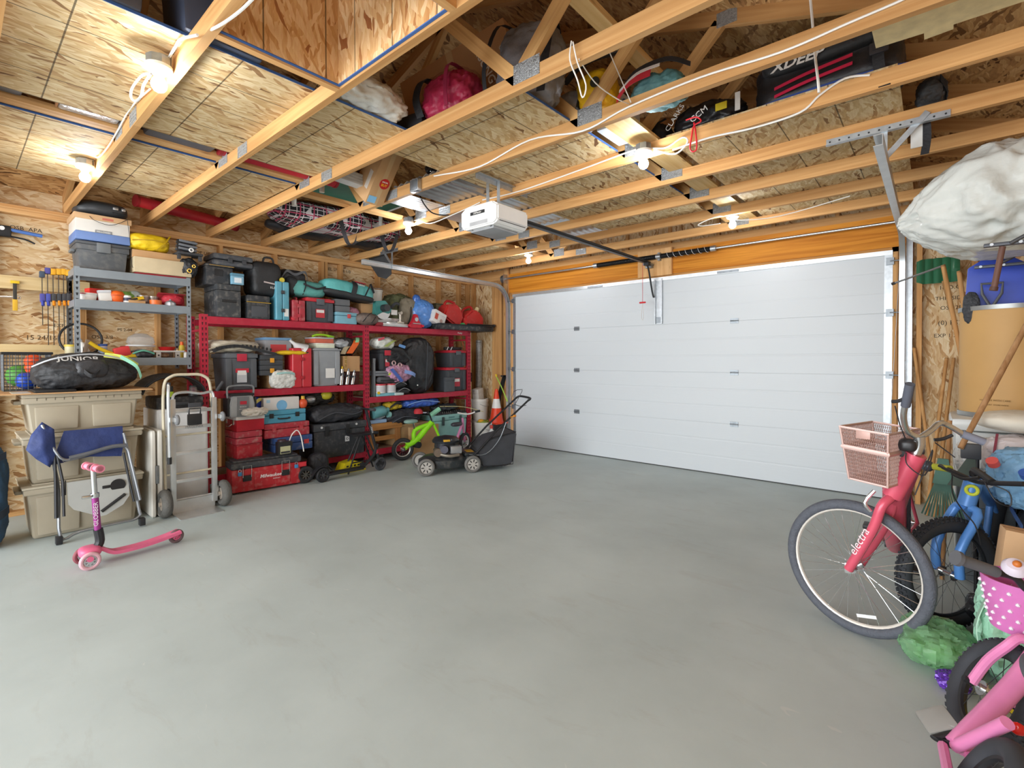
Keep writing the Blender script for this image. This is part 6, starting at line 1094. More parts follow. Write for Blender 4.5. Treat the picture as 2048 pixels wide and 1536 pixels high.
for k, (dy, h_, a, lb) in enumerate([(-.10, .20, .15, 'upright chrome air hammer left in the chrome tool group'), (-.02, .17, .25, 'chrome air ratchet in the middle of the chrome tool group'), (.06, .15, .3, 'chrome impact wrench right in the chrome tool group')]):
    t = T('air_tool', lb, 'air tool', (FX-.02, -2.66+dy, ZML+.008), rot=(a*-.6, 0, 0)); q = B(); q.lathe([(0, 0), (.022, 0), (.024, h_*.4), (.018, h_*.7), (.02, h_), (0, h_)], seg=16); q.to('barrel', chrome, t); q = B(); q.box((-.018, -.03, h_*.55), (.018, .03, h_*.75), .006); q.to('grip', dk, t); q = B(); q.cyl((0, 0, h_+.0005), (0, 0, h_+.035), .012); q.to('nozzle', yellow if k == 0 else galvd, t)
t = T('chain', 'brass coloured chain hanging beside the grey tote', 'chain', (FX-.0, -2.70, 1.27))
q = B()
for i in range(6): q.torus((0, 0, .15-i*.028), (1, 0, 0) if i % 2 else (0, 1, 0), .016, .004, 14, 6)
q.to('links', m('#c9b06a', .3, .8), t, kind='stuff')
# ---------------- right bay, middle level
q = B(); t = T('folded_stand', 'grey folded metal stand leaning inside the middle post', 'stand', (FX-.06, -2.28, ZMR)); q.box((-.015, -.02, 0), (.015, .02, .52), .004, M=Matrix.Rotation(-.06, 4, 'X')); q.to('leg', m('#7d8286', .4, .5), t); q = B(); q.box((.02, .0, 0), (.04, .03, .46), .004); q.to('leg', m('#7d8286', .4, .5), t)
lid_tote('storage_tote', 'small black tote with red handle and label in the right bay', (-2.17, -1.94, ZMR, 1.53), FX-.02, .30, 1.235, m('#3d4146', .5, 0, .1), m('#34373b', .5), .05, m('#c43a48', .5), m('#c02a3c', .45))
case('organizer_case', 'grey organizer with lime latch under the small black tote', 'case', (-2.25, -1.93, 0, 0), FX-.01, .30, m('#777b80', .5), 1.165, (.2,), m('#c8d832', .45), None, .5, .008, False, h=.068)
t = softbag('tool_roll', 'black and grey soft tool roll under the lime latched organizer', 'bag', (-.14, -.17, 0), (.06, .17, .105), m('#4a4b4f', .6, 0, .3, bump=.25), 81, 3, .06, 3, 12, (FX-.05, -2.05, 1.055)); strap(t, [(.06, -.14, .05), (.075, .0, .045), (.06, .15, .05)], .015, bagk, (0, 0, 1))
for y, lb in ((-2.16, 'white paint can with red lid on the left of the pair'), (-1.99, 'white paint can with red lid on the right of the pair')): jar('paint_can', lb, 'paint can', (FX-.05, y, ZMR+.045), .075, .125, m('#dcdad8', .45), m('#c23a46', .45), lab=m('#c9c9cc', .5))
t = T('staple_gun', 'pale teal spray gun lying flat before the paint cans', 'tool', (FX-.03, -2.02, ZMR)); q = B(); q.box((-.09, -.22, 0), (.03, .2, .044), .012); q.to('body', m('#7fc0cc', .4), t); q = B(); q.box((-.06, .06, .0), (.06, .20, .04), .012); q.to('grip', m('#c3d3d2', .4), t); q = B(); q.cyl((.032, -.2, .05), (.045, -.2, .05), .02); q.to('knob', yellow, t)
t = softbag('plastic_bag', 'white bag with green print crammed below the top beam of the right bay', 'bag', (-.18, -.17, 0), (.06, .17, .16), m('#cfd3cc', .4, 0, .2, bump=.3), 82, 2.6, .08, 3, 12, (FX-.04, -2.09, 1.535)); strap(t, [(.06, -.02, .03), (.075, .06, .09), (.05, .14, .12)], .06, m('#a8b868', .5), (0, 1, 0), 'green_print'); strap(t, [(.06, -.14, .12), (.07, -.05, .15)], .03, m('#c84a58', .5), (0, 0, 1), 'red_print')
t = softbag('harness', 'black safety harness with round buckles in the right bay', 'harness', (-.2, -.22, 0), (.04, .24, .30), m('#232427', .5, 0, .3, bump=.45), 83, 2.3, .10, 3.2, 16, (FX-.04, YT(797, FX, 700), 1.28))
for y, z in ((-.1, .06), (-.0, .03)): q = B(); q.torus((.07, y, z), (1, 0, .1), .028, .008, 18, 6); q.to('buckle', m('#c9a8a6', .35, .4), t)
strap(t, [(.05, -.12, .26), (.09, .02, .24), (.08, .16, .12), (.06, .22, .16)], .03, black, (0, .4, 1)); strap(t, [(.05, .0, .31), (.09, .08, .28)], .04, m('#5a86b8', .5), (0, .4, 1), 'blue_tab')
t = softbag('blanket', 'crumpled pink and blue patterned blanket in the right bay', 'blanket', (-.12, -.20, 0), (.10, .22, .26), m('#b88aa4', .75, 0, .35, bump=.4, scale=9), 84, 2.4, .12, 3.2, 16, (FX-.05, YT(799, FX, 730), 1.06)); strap(t, [(.1, -.17, .2), (.12, -.08, .1), (.11, .0, .02)], .05, m('#4a68b8', .6), (0, 1, .4), 'blue_border'); strap(t, [(.1, .05, .16), (.13, .16, .13), (.12, .22, .10)], .05, m('#7f9ad0', .6), (0, .2, 1), 'blue_corner')
for y, z, lb in ((-1.86, ZMR+.09, 'upper round black rolled sleeping pad in the right bay'), (-1.80, ZMR, 'lower round black rolled sleeping pad in the right bay')):
    t = T('rolled_pad', lb, 'rolled pad', (FX-.02, y, z)); q = B(); q.soft((-.2, -.14, 0), (.05, .13, .13 if z > ZMR else .10), 2.6, .03, 2.5, 7, 12); q.to('roll', m('#26282b', .55, 0, .2, bump=.25), t, sm=80); strap(t, [(.05, -.11, .06), (.062, -.02, .1), (.05, .09, .06)], .008, m('#8a8d92', .5), (0, 0, 1), 'piping')
t = T('garment_bag', 'tall black garment bag standing upright in the right bay', 'bag', (FX-.06, YT(840, -.55, 730), ZMR)); q = B(); q.soft((-.22, -.29, 0), (.08, .29, .82), 2.7, .05, 3.2, 85, 26, fold=(1, 1, .7)); q.to('body', m('#26282b', .42, 0, .25, bump=.3, scale=8), t, sm=80); strap(t, [(.09, .04, .05), (.11, .05, .4), (.09, .08, .75)], .008, m('#484b50', .5), (0, 1, 0), 'zipper'); q = B(); q.box((.088, -.12, .12), (.094, -.10, .14), .003); q.to('logo_tag', white, t)
kt = m('#33363a', .5, 0, .1); kt2 = m('#43474c', .5, 0, .1)
for z, h_, y0, y1, lb in ((1.262, .27, -.93, -.57, 'upper black tote with red lid at the right end of the rack'), (ZMR, .375, -1.00, -.56, 'lower black tote with red lid and label at the right end of the rack')):
    lid_tote('storage_tote', lb, (y0, y1, z, z+h_), FX-.0, .38, z, kt2, m('#c02a3a', .42), .04, m('#b83444', .5) if z < 1 else None, m('#5c6166', .5))
t = T('hockey_stick', 'black sticks with white stripes lying on the upper black tote', 'stick', (FX-.12, -.78, 1.534)); q = B(); q.box((-.02, -.16, 0), (.02, .2, .05), .012); q.to('shaft', black, t)
for y in (-.12, -.04): q = B(); q.tube([(.022, y, .0), (.03, y+.01, .03), (.022, y+.03, .052)], .006, 6, smooth=3); q.to('white_stripe', white, t)
t = T('speaker_box', 'black open box with yellow sticker left of the stacked totes', 'box', (FX-.03, -1.14, ZMR)) if False else None
parcel('panel_box', 'dark grey flat box leaning on the lower tote at the right end', 'box', (.03, .20, .22), (FX+.02, -.96, ZMR+.004), m('#4d5257', .5), None, (0, .0, 0))
# ---------------- bottom of the left bay
mr = m('#b9252f', .42, 0, .1, dust=.3); lidk = m('#3a3d42', .55, 0, .1, dust=.25)
t = T('rolling_tool_chest', 'big red rolling tool chest with black lid on the floor before the rack', 'tool chest', (-.185, -3.81, 0), -.12)
q = B(); q.box((-.245, -.34, .02), (.0, .34, .255), .012); q.to('body', mr, t); q = B(); q.box((-.25, -.35, .257), (.012, .35, .325), .02); q.box((-.23, -.32, .325), (-.02, .32, .345), .008); q.to('lid', lidk, t)
q = B(); q.box((.0005, -.13, .05), (.006, .23, .22), .004); pn = q.to('front_panel', mr, t); text('Milwaukee', .05, m('#efe6e6', .5), t, (.0075, .03, .155), RX, shear=.25, bold=.0008); text('PACKOUT', .016, m('#efe6e6', .5), t, (.0075, .09, .115), RX)
for y in (-.20, .18): q = B(); q.box((.0005, y-.04, .13), (.018, y+.04, .19), .004); la = q.to('latch', black, t); q = B(); q.tube([(.016, y-.04, .17), (.02, y-.04, .29), (.02, y+.04, .29), (.016, y+.04, .17)], .004, 6); q.to('wire_bail', chrome, la)
for y in (-.27, .29): q = B(); q.torus((.02, y, .245), (1, 0, 0), .014, .004, 16, 6); pd = q.to('padlock', chrome, t); q = B(); q.box((.008, y-.018, .195), (.03, y+.018, .232), .004); q.to('padlock_body', m('#3f86b8', .4), pd)
q = B(); q.box((.0, .30, .20), (.02, .40, .25), .006); q.to('end_handle', m('#c8303a', .4), t)
q = B(); q.torus((-.02, .40, .095), (1, 0, 0), .072, .026, 32, 10, .9); wq = q.to('wheel', m('#26272a', .6, 0, .1), t); q = B(); q.torus((-.02, .40, .095), (1, 0, 0), .05, .006, 24, 6, 2)
for i in range(8): a = i*PI/4; q.cyl((-.0, .40, .095), (-.0, .40+.05*math.cos(a), .095+.05*math.sin(a)), .006, seg=6)
q.cyl((-.03, .40, .095), (.01, .40, .095), .014); q.to('hub', m('#4c4a44', .5), wq); q = B(); q.cyl((-.12, .345, .095), (-.02, .36, .095), .02); q.to('axle', black, t)
q = B(); q.cyl((-.12, -.30, .02), (-.04, -.30, .02), .02); q.cyl((-.12, .30, .02), (-.04, .30, .02), .02); q.to('foot', black, t)
xc = -.33
t = T('tool_box', 'red steel tool box at the bottom of the stack under the radio', 'tool box', (xc, -3.93, .346)); q = B(); q.box((-.30, -.13, 0), (.0, .13, .135), .006); q.to('body', m('#b52a36', .45, .2, .12, dust=.35), t); q = B(); q.box((-.305, -.134, .1355), (.004, .134, .145), .003); q.to('lid', m('#b52a36', .45, .2, .12, dust=.35), t)
case('tool_case', 'dusty red plastic case in the middle of the stack under the radio', 'case', (-4.07, -3.80, 0, 0), xc, .32, m('#b03644', .55, 0, .12, dust=.55), .492, (), None, None, .5, .014, False, h=.14)
t = T('tool_box', 'glossy red metal tool box with chrome latches below the radio', 'tool box', (xc, -3.92, .634)); q = B(); q.box((-.33, -.14, 0), (.0, .14, .12), .005); q.to('body', m('#b81e2e', .35, .2, .1), t); q = B(); q.box((-.335, -.144, .1205), (.005, .144, .155), .004); q.to('lid', m('#d8d4cf', .5, 0, .1), t)
for x in (-.26, -.07): q = B(); q.box((x-.02, -.152, .07), (x+.02, -.1405, .12), .004); q.to('catch', chrome, t)
q = B(); q.tube([(-.21, -.142, .07), (-.2, -.165, .05), (-.165, -.17, .045), (-.13, -.165, .05), (-.12, -.142, .07)], .006, 6, smooth=4); q.to('handle', chrome, t)
# radio
t = T('site_radio', 'grey and black jobsite radio charger with top handle', 'radio', (-.38, -4.0, .7905)); q = B(); q.prism([(-.125, 0), (.125, 0), (.13, .10), (.105, .22), (-.105, .22), (-.13, .10)], -.10, .06, 'x', .012); q.to('housing', m('#a9acae', .4, .2, .08), t); q = B(); q.prism([(-.06, .01), (.06, .01), (.055, .21), (-.055, .21)], .0605, .068, 'x'); q.to('front_panel', m('#75787b', .4), t); q = B(); q.box((-.11, -.12, .2205), (.06, .12, .245), .01); q.to('control_panel', black, t)
q = B(); q.tube([(.0, -.125, .20), (.0, -.13, .30), (.0, -.08, .325), (.0, .08, .325), (.0, .13, .30), (.0, .125, .20)], .011, 8, smooth=3); q.to('carry_handle', m('#8b8e90', .4, .4), t); q = B(); q.box((.0685, -.03, .13), (.070, .035, .165)); q.to('red_badge', m('#b82a3c', .45), t); text('BOSCH', .02, white, t, (.0695, 0, .105), RX); text('MAX POWER', .014, white, t, (.0695, 0, .08), RX)
for y in (-.132, .132): q = B(); q.box((-.09, y-.012, .01), (.05, y+.012, .20), .01); q.to('bumper', black, t)
t = softbag('rag', 'crumpled off white rag in front of the radio', 'rag', (-.06, -.13, 0), (.06, .13, .09), m('#cfc8bc', .8, 0, .12, bump=.4, scale=12), 91, 2.2, .12, 3.2, 12, (-.27, -3.90, .7905)); strap(t, [(.05, -.1, .02), (.06, 0, .05), (.05, .1, .02)], .01, m('#b0a898', .8), (0, 0, 1), 'hem')
# the stack with the teal case
xc = -.40
case('tool_case', 'navy blue case with red sticker at the bottom of the teal stack', 'case', (-3.66, -3.215, 0, 0), xc+.03, .36, m('#34528a', .5, 0, .12, dust=.3), .346, (-.1,), dk, None, .55, .012, False, h=.165); q = B(); q.box((xc+.0305, -3.32, .41), (xc+.032, -3.26, .46)); st = q.to('sticker', m('#c83a3c', .5), None); st.name = 'sticker'; st.parent = [o for o in COL.objects if o.get('label', '').startswith('navy blue case')][0]; st.matrix_parent_inverse = Matrix.Translation(-st.parent.location)
case('tool_case', 'faded red plastic case under the teal case', 'case', (-3.76, -3.245, 0, 0), xc+.02, .36, redd, .513, (-.3, .3), redd, None, .6, .014, False, h=.16, ribs=0)
case('tool_case', 'teal power tool case with black latches under the white carton', 'case', (-3.80, -3.28, 0, 0), xc+.0, .34, m('#4f9cb8', .45, 0, .08, dust=.1), .675, (-.26, .30), black, black, .62, .01, True, h=.145)
t = carton('carton', 'white produce carton with blue print on the teal case', (.34, .40, .14), (xc-.20, -3.545, .8215), (0, 0, 0), m('#dcd9d6', .6, 0, .05)); q = B(); q.cyl((.1705, .0, .05), (.1715, .0, .05), .06, seg=24); la = q.to('blue_print', m('#7ab4dc', .5), t); bx('blue_print', (.1705, -.17, .085), (.1715, -.13, .12), m('#a8cce0', .5), t)
t = softbag('plastic_bag', 'blue and yellow plastic bag behind the white carton', 'bag', (-.1, -.14, 0), (.1, .14, .16), m('#2f48b8', .4, 0, .2, bump=.2), 92, 2.6, .08, 3, 12, (xc-.18, -3.84, .8215)); strap(t, [(.1, -.05, .05), (.11, .03, .1), (.08, .1, .14)], .06, m('#e8dc78', .5), (0, 1, 0), 'yellow_print')
t = T('gourd', 'orange ball with yellow top beside the white carton', 'ball', (xc-.05, -3.29, .8215)); q = B(); q.lathe([(0, 0), (.03, .003), (.046, .03), (.05, .06), (.04, .09), (.02, .105)], seg=22); q.to('ball', m('#d8552c', .4), t); q = B(); q.lathe([(0, .105), (.022, .105), (.02, .14), (0, .14)], seg=14); q.to('top', m('#e0b23a', .5), t)
t = T('battery_charger', 'black battery charger with printed label standing on the rolling chest', 'charger', (-.20, -3.63, .346)); q = B(); q.box((-.04, -.075, 0), (.04, .075, .15), .012); q.to('body', black, t); q = B(); q.box((.0405, -.055, .02), (.042, .055, .10)); la = q.to('label', m('#b9b890', .5), t); bx('label_print', (.0422, -.05, .025), (.0428, .05, .045), m('#2c2c34', .5), t); q = B(); q.lathe([(0, .15), (.045, .15), (.045, .17), (0, .17)], (0, -.02, 0), 20); q.to('dial', m('#3a2a30', .5), t); q = B(); q.tube([(0, .06, .14), (.03, .08, .22), (.04, .13, .26), (.04, .17, .20), (.05, .19, .08), (.05, .20, .015)], .006, 6, smooth=5); q.to('white_cable', wire_w, t)
# trunk and bag
t = T('footlocker', 'big black plastic storage trunk at the right of the left bay', 'trunk', (-.43, -2.81, ZBO)); q = B(); q.box((-.42, -.36, 0), (.0, .345, .34), .02, taper=.04); q.to('body', m('#33363b', .5, 0, .1, dust=.12), t); q = B(); q.box((-.43, -.37, .3405), (.02, .355, .43), .02); q.to('lid', m('#3b3e43', .5, 0, .1, dust=.12), t)
for y in (-.27, .2): q = B(); q.cyl((.0205, y, .39), (.026, y, .39), .014); q.to('lid_rivet', m('#c8cacc', .4), t)
for y in (-.2, .08): q = B(); q.box((.0, y-.025, .28), (.03, y+.025, .40), .006); q.to('latch', black, t)
q = B(); q.box((.0005, .05, .18), (.0015, .11, .25)); la = q.to('white_sticker', m('#d8d8d8', .5), t); q = B(); q.torus((.004, .08, .215), (1, 0, 0), .014, .003, 14, 5); q.to('sticker_mark', dk, la)
t = softbag('duffel_bag', 'slouched black duffel bag on the black trunk', 'bag', (-.28, -.38, 0), (.06, .36, .22), m('#2b2d32', .55, 0, .25, bump=.35, scale=8), 93, 3, .05, 3, 18, (-.46, -2.82, ZBO+.4315), droop=.1); strap(t, [(.05, -.3, .05), (.08, -.1, .13), (.06, .15, .09), (.05, .3, .12)], .012, m('#484a50', .5), (0, 0, 1), 'zipper')
t = softbag('helmet_pile', 'dark heap of straps and helmets behind the black duffel', 'helmets', (-.2, -.26, 0), (.08, .26, .20), m('#33312f', .5, 0, .5, bump=.5, scale=14), 94, 2.4, .10, 3.5, 14, (RX0+.25, -3.0, .80)); q = B(); q.ball((.08, .1, .14), .075, 2, (.7, 1, .8)); q.to('yellow_helmet', m('#d3c838', .4), t, sm=60); q = B(); q.ball((.1, -.12, .10), .07, 2, (.6, 1, .7)); q.to('chrome_helmet', m('#c9cbcd', .25, .7), t, sm=60)
t = softbag('sack', 'black cloth sack standing before the trunk', 'sack', (-.08, -.12, 0), (.08, .12, .30), m('#2b2c30', .6, 0, .2, bump=.35), 95, 2.8, .05, 2.8, 14, (-.28, -3.20, .0), fold=(1, 1, .6)); strap(t, [(.07, -.05, .26), (.09, 0, .18), (.08, .04, .05)], .006, bagk, (0, 1, 0), 'drawcord')
# ---------------- black kick scooter, a-frame stand
t = T('kick_scooter', 'black folding kick scooter parked before the black trunk', 'scooter', (-.05, -3.0, 0)); sk = m('#26272a', .45, .2, .1)
wheel(t, (.02, -.27, .085), (1, .05, 0), .085, .04, sk, m('#3a3b3e', .5), 6); wheel(t, (.0, .50, .085), (1, .05, 0), .085, .04, m('#3a3c40', .6), m('#4a4c50', .5), 6)
q = B(); q.box((-.055, -.22, .065), (.055, .24, .095), .01); q.to('deck', sk, t); q = B(); q.box((-.018, .22, .07), (.018, .28, .14), .006); q.tube([(0, .24, .08), (0, .40, .20), (0, .46, .34)], .02, 8, smooth=3); q.to('neck', sk, t)
q = B(); q.cyl((0, .49, .09), (0, .30, .78), .018); col = q.to('steering_column', sk, t); q = B(); q.cyl((0, .452, .225), (0, .44, .27), .0195); q.to('red_band', m('#b8283c', .45), col); text('URBAN', .035, m('#cfd0d2', .5), col, (.02, .37, .53), (PI/2, 1.3, PI/2), sx=.8)
q = B(); q.cyl((-.17, .30, .79), (.17, .29, .79), .012); q.to('handlebar', sk, t)
for a, b_ in ((-.20, -.09), (.09, .20)): q = B(); q.cyl((a, .30, .79), (b_, .294, .79), .019); q.to('grip', m('#3c3d40', .7), t)
q = B(); q.box((-.03, .42, .16), (-.02, .56, .19), .003); q.box((.02, .42, .08), (.03, .53, .11), .003); q.to('fork', sk, t); q = B(); q.ribbon([(.02, -.40, .10), (.02, -.33, .17), (.02, -.22, .185), (.01, -.15, .12)], .05, .008, (1, 0, 0), 4); q.to('mudguard', sk, t)
t = T('sawhorse', 'black folding trestle stand behind the kick scooter', 'stand', (-.16, -2.66, 0)); 
for a, b_ in (((0, -.22, 0), (-.02, -.02, .46)), ((0, .24, 0), (-.02, .04, .46)), ((-.14, -.2, 0), (-.1, .0, .46)), ((-.14, .22, 0), (-.1, .03, .46))): q = B(); q.cyl(a, b_, .010); q.to('leg', sk, t)
q = B(); q.box((-.13, -.16, .445), (.02, .2, .475), .006); q.to('top_bar', sk, t); q = B(); q.cyl((.0, -.16, .13), (0, .18, .13), .008); q.to('cross_bar', sk, t)
t = T('car_ramp', 'yellow perforated plastic wheel ramp on the floor beneath the trestle', 'ramp', (-.30, -2.78, 0)); q = B(); q.prism([(-.16, 0), (.20, 0), (.14, .10), (.02, .14), (-.10, .12)], -.09, .07, 'x', .006); q.to('wedge', m('#dccb1e', .45, 0, .1), t)
q = B()
for i in range(4):
    for j in range(2): q.box((.0705, -.08+i*.05, .03+j*.04), (.0715, -.05+i*.05, .05+j*.04))
q.to('hole', m('#2a2a20', .8), t, kind='stuff')
# ---------------- bottom of the right bay
t = T('water_jug', 'teal insulated jug lying at the left of the right bay bottom', 'jug', (FX-.05, -2.19, .57)); q = B(); q.lathe([(0, 0), (.07, .004), (.078, .03), (.078, .17), (.06, .2), (.035, .21), (.035, .26), (0, .26)], seg=26, M=Matrix.Translation((0, -.1, .085)) @ Matrix.Rotation(-PI/2+.15, 4, 'X')); q.to('body', m('#6aaab0', .35, .2, .08), t); q = B(); q.cyl((0, .15, .055), (0, .19, .05), .042, seg=20); q.to('cap', m('#8cc6c4', .4), t)
t = T('stool', 'rough wooden step stool at the foot of the middle post', 'stool', (-.70, -2.08, ZBO)); ws = wood('y', '#c08a50', '#9c6838'); wz2 = wood('z', '#b98450', '#96643a')
q = B(); q.box((-.16, -.28, .25), (.16, .28, .34), .004); q.to('seat_block', ws, t)
for x in (-.12, .12):
    for y in (-.21, .21): bx('leg', (x-.035, y-.04, .0), (x+.035, y+.04, .2495), wz2, t)
bx('apron', (.115, -.17, .10), (.145, .17, .16), ws, t)
t = T('cordless_drill', 'pale blue cordless tool on the wooden stool', 'drill', (-.60, -2.20, ZBO+.341)); q = B(); q.box((-.05, -.13, 0), (.05, .15, .05), .015); q.to('base', m('#9ab8dc', .45, 0, .08), t); q = B(); q.box((-.025, -.02, .05), (.025, .05, .15), .012); q.to('grip', m('#a9bcd8', .45), t); q = B(); q.cyl((0, .05, .06), (0, .14, .09), .02); q.to('nozzle', m('#c8ccd0', .4), t)
softbag('work_gloves', 'yellow and black work gloves in the right bay bottom', 'gloves', (-.1, -.14, 0), (.08, .14, .12), m('#c9ab2a', .6, 0, .35, bump=.35), 101, 2.4, .10, 3.2, 12, (FX-.10, -1.92, .68)); t = [o for o in COL.objects if o.name.startswith('work_gloves')][-1]; strap(t, [(.08, -.1, .04), (.1, 0, .1), (.07, .1, .08)], .04, bagk, (0, .3, 1), 'black_palm')
t = softbag('clothes_heap', 'heap of dark jeans and black clothes under the right bay', 'clothes', (-.25, -.34, 0), (.1, .30, .22), m('#2d3038', .7, 0, .35, bump=.4), 102, 2.6, .09, 3, 16, (FX-.10, -1.72, .46)); strap(t, [(.1, -.28, .05), (.13, -.1, .12), (.1, .15, .08)], .012, m('#555a66', .7), (0, 0, 1), 'hem')
parcel('crate', 'rough plywood crate under the heap of clothes', 'crate', (.36, .62, .283), (FX-.24, -1.62, ZBO), m('#a98a62', .7), m('#b59468', .7), lh=.1)
t = softbag('tarp', 'bright blue tarp folded above the cooler', 'tarp', (-.22, -.38, 0), (.1, .36, .13), m('#3f66c0', .4, 0, .25, bump=.35), 103, 3, .06, 3.5, 16, (FX-.12, -1.42, .68), fold=(1, 2, 1)); strap(t, [(.09, -.3, .05), (.12, -.05, .10), (.1, .3, .06)], .01, m('#8fb4e8', .4), (0, 0, 1), 'hem')
t = T('cap', 'red and white cap lying before the blue tarp', 'cap', (FX-.0, -1.55, .60)); q = B(); q.lathe([(.07, 0), (.068, .03), (.045, .065), (0, .075)], seg=20); q.to('crown', m('#c43038', .6), t); q = B(); q.prism([(-.05, .05), (.05, .05), (.06, .12), (0, .15), (-.06, .12)], .002, .010, 'z'); q.to('brim', m('#d8dbe0', .6), t)
t = T('cooler', 'teal hard cooler with black latches in the right bay bottom', 'cooler', (FX+.0, -.90, ZBO)); tc2 = m('#8fc3bf', .4, 0, .06)
q = B(); q.box((-.38, -.33, 0), (.0, .33, .27), .02, taper=.05); q.to('body', tc2, t); q = B(); q.box((-.385, -.335, .272), (.005, .335, .36), .02); q.to('lid', tc2, t)
for y in (-.18, .18): q = B(); q.box((.005, y-.02, .20), (.025, y+.02, .33), .006); q.to('latch', m('#3a4a4c', .5), t)
q = B(); q.box((.0055, -.06, .30), (.008, .06, .325), .002); q.to('badge', m('#6a9c9c', .5), t)
t = T('egg_mat', 'black studded rubber mat lying on the cooler', 'mat', (FX-.16, -.90, ZBO+.3605)); q = B(); q.box((-.17, -.31, 0), (.15, .31, .02), .003); q.to('sheet', blackd, t); q = B()
for i in range(14):
    for j in range(5): q.lathe([(.014, .02), (.008, .045), (0, .05)], (-.14+j*.065, -.28+i*.043, 0), 6)
q.to('stud', blackd, t, kind='stuff')
t = softbag('fishing_gear', 'tangled dark fishing gear on top of the studded mat', 'gear', (-.14, -.28, 0), (.12, .24, .10), m('#33383c', .5, 0, .5, bump=.5, scale=16), 104, 2.3, .12, 4, 14, (FX-.14, -.90, ZBO+.411)); q = B(); q.tube([(.1, -.2, .08), (.2, .2, .05), (.3, .55, -.05)], .006, 6, smooth=4); q.to('rod', m('#c9c08a', .4), t)
carton('carton', 'torn brown cardboard carton behind the lime green bike', (.05, .52, .42), (FX+.04, -1.48, 0), (0, .0, 0), card)
# ================================================================ lawn mower
t = T('lawn_mower', 'black push lawn mower with grass bag before the garage door', 'lawn mower', (.58, -1.97, 0), math.atan2(-.87, -.49)); mk_ = m('#2f3335', .35, .1, .15, dust=.15)
for x in (-.285, .285):
    for y in (-.235, .235):
        s2 = 1 if y > 0 else -1; q = B(); q.torus((x, y, .105), (0, 1, 0), .085, .020, 30, 8, 1.2); wq = q.to('wheel', m('#6e6c68', .7, 0, .12), t)
        q = B(); q.cyl((x, y-.018, .105), (x, y+.018, .105), .068, seg=26); q.to('hub', m('#b5b1aa', .5, 0, .08), wq); q = B()
        for i in range(7): a = i*2*PI/7; q.box((-.016, -.001, -.006), (.016, .001, .006), M=Matrix.Translation((x+.045*math.cos(a), y+s2*.0185, .105+.045*math.sin(a))) @ Matrix.Rotation(-a, 4, 'Y'))
        q.to('hub_slot', m('#2b2b2b', .7), wq, kind='stuff')
q = B(); q.lathe([(.245, .07), (.255, .10), (.25, .16), (.20, .20), (.10, .215), (0, .215)], seg=36, M=Matrix.Diagonal((1.35, .88, 1, 1))); q.to('deck', mk_, t, sm=40)
q = B(); q.box((-.36, -.19, .09), (-.22, .19, .20), .02); q.to('rear_housing', mk_, t)
q = B(); q.lathe([(0, .215), (.15, .215), (.155, .27), (.12, .30), (.12, .36), (0, .36)], seg=28); q.to('engine_block', m('#3a3b3f', .45, .3, .15), t); q = B(); q.lathe([(.165, .36), (.17, .385), (.14, .42), (.06, .435), (0, .437)], seg=32, M=Matrix.Translation((0, 0, 0))); q.to('engine_cover', m('#25282c', .3, .1, .1), t, sm=50); q = B(); q.box((-.02, .12, .385), (.06, .168, .41), .004); q.to('yellow_badge', m('#c9992a', .5), t)
q = B(); q.cyl((.06, .12, .30), (.06, .22, .30), .045, seg=18); q.to('air_filter', m('#5e5f6c', .45), t); q = B(); q.box((-.16, .10, .24), (-.02, .20, .33), .012); q.to('carburettor', m('#a7a9ab', .35, .6, .15), t); q = B(); q.tube([(.1, .16, .235), (.0, .22, .22), (-.12, .2, .225)], .02, 8, smooth=3); q.to('exhaust_pipe', m('#8b8478', .4, .6), t); q = B(); q.cyl((.13, .12, .26), (.13, .18, .26), .05, seg=20); q.to('muffler', m('#8b7c6e', .45, .6), t)
q = B(); q.box((-.36, -.16, .20), (-.20, .18, .235), .01); q.to('discharge_flap', mk_, t); q = B(); q.box((-.33, -.03, .2355), (-.24, .12, .238)); q.to('warning_label', m('#c59a22', .5), t)
for y in (-.22, .22): q = B(); q.tube([(-.24, y, .16), (-.36, y, .26), (-.60, y, .50), (-1.02, y, .86)], .0125, 8); q.to('handle_tube', m('#26282b', .4, .3), t)
q = B(); q.tube([(-1.02, -.22, .86), (-1.06, -.20, .885), (-1.07, 0, .89), (-1.06, .20, .885), (-1.02, .22, .86)], .0145, 8, smooth=3); q.to('grip_bar', m('#2a2c2f', .6), t)
q = B(); q.tube([(-.94, -.21, .80), (-.98, -.20, .95), (-1.02, -.05, .985), (-1.0, .06, .97), (-.90, .06, .80)], .004, 6, smooth=2); q.tube([(-.9, .06, .8), (-.92, .2, .79), (-1.0, .21, .80)], .004, 6); q.to('bail_lever', m('#4a4c4e', .4, .5), t); q = B(); q.cyl((-.78, .23, .66), (-.80, .30, .68), .006); q.cyl((-.80, .29, .68), (-.81, .325, .685), .014); q.to('pull_handle', m('#d88a2c', .5), t)
q = B(); q.tube([(-.25, .20, .22), (-.45, .24, .22), (-.62, .24, .38), (-.72, .235, .6)], .005, 6, smooth=4); q.to('control_cable', galvd, t)
q = B(); q.prism([(-.36, .14), (-.36, .26), (-.50, .40), (-.86, .47), (-.88, .46), (-.82, .06), (-.70, .03), (-.42, .05)], -.20, .20, 'y', .02)
for v in q.b.verts: v.co += Vector((0, .01*noise.noise(v.co*6), .008*noise.noise(v.co*5+Vector((3, 0, 0)))))
gb = q.to('grass_bag', m('#3a3c41', .7, 0, .15, bump=.15), t); q = B(); q.tube([(-.50, .2, .40), (-.86, .2, .47), (-.82, .2, .06), (-.42, .2, .05)], .006, 6); q.to('bag_frame', black, gb)
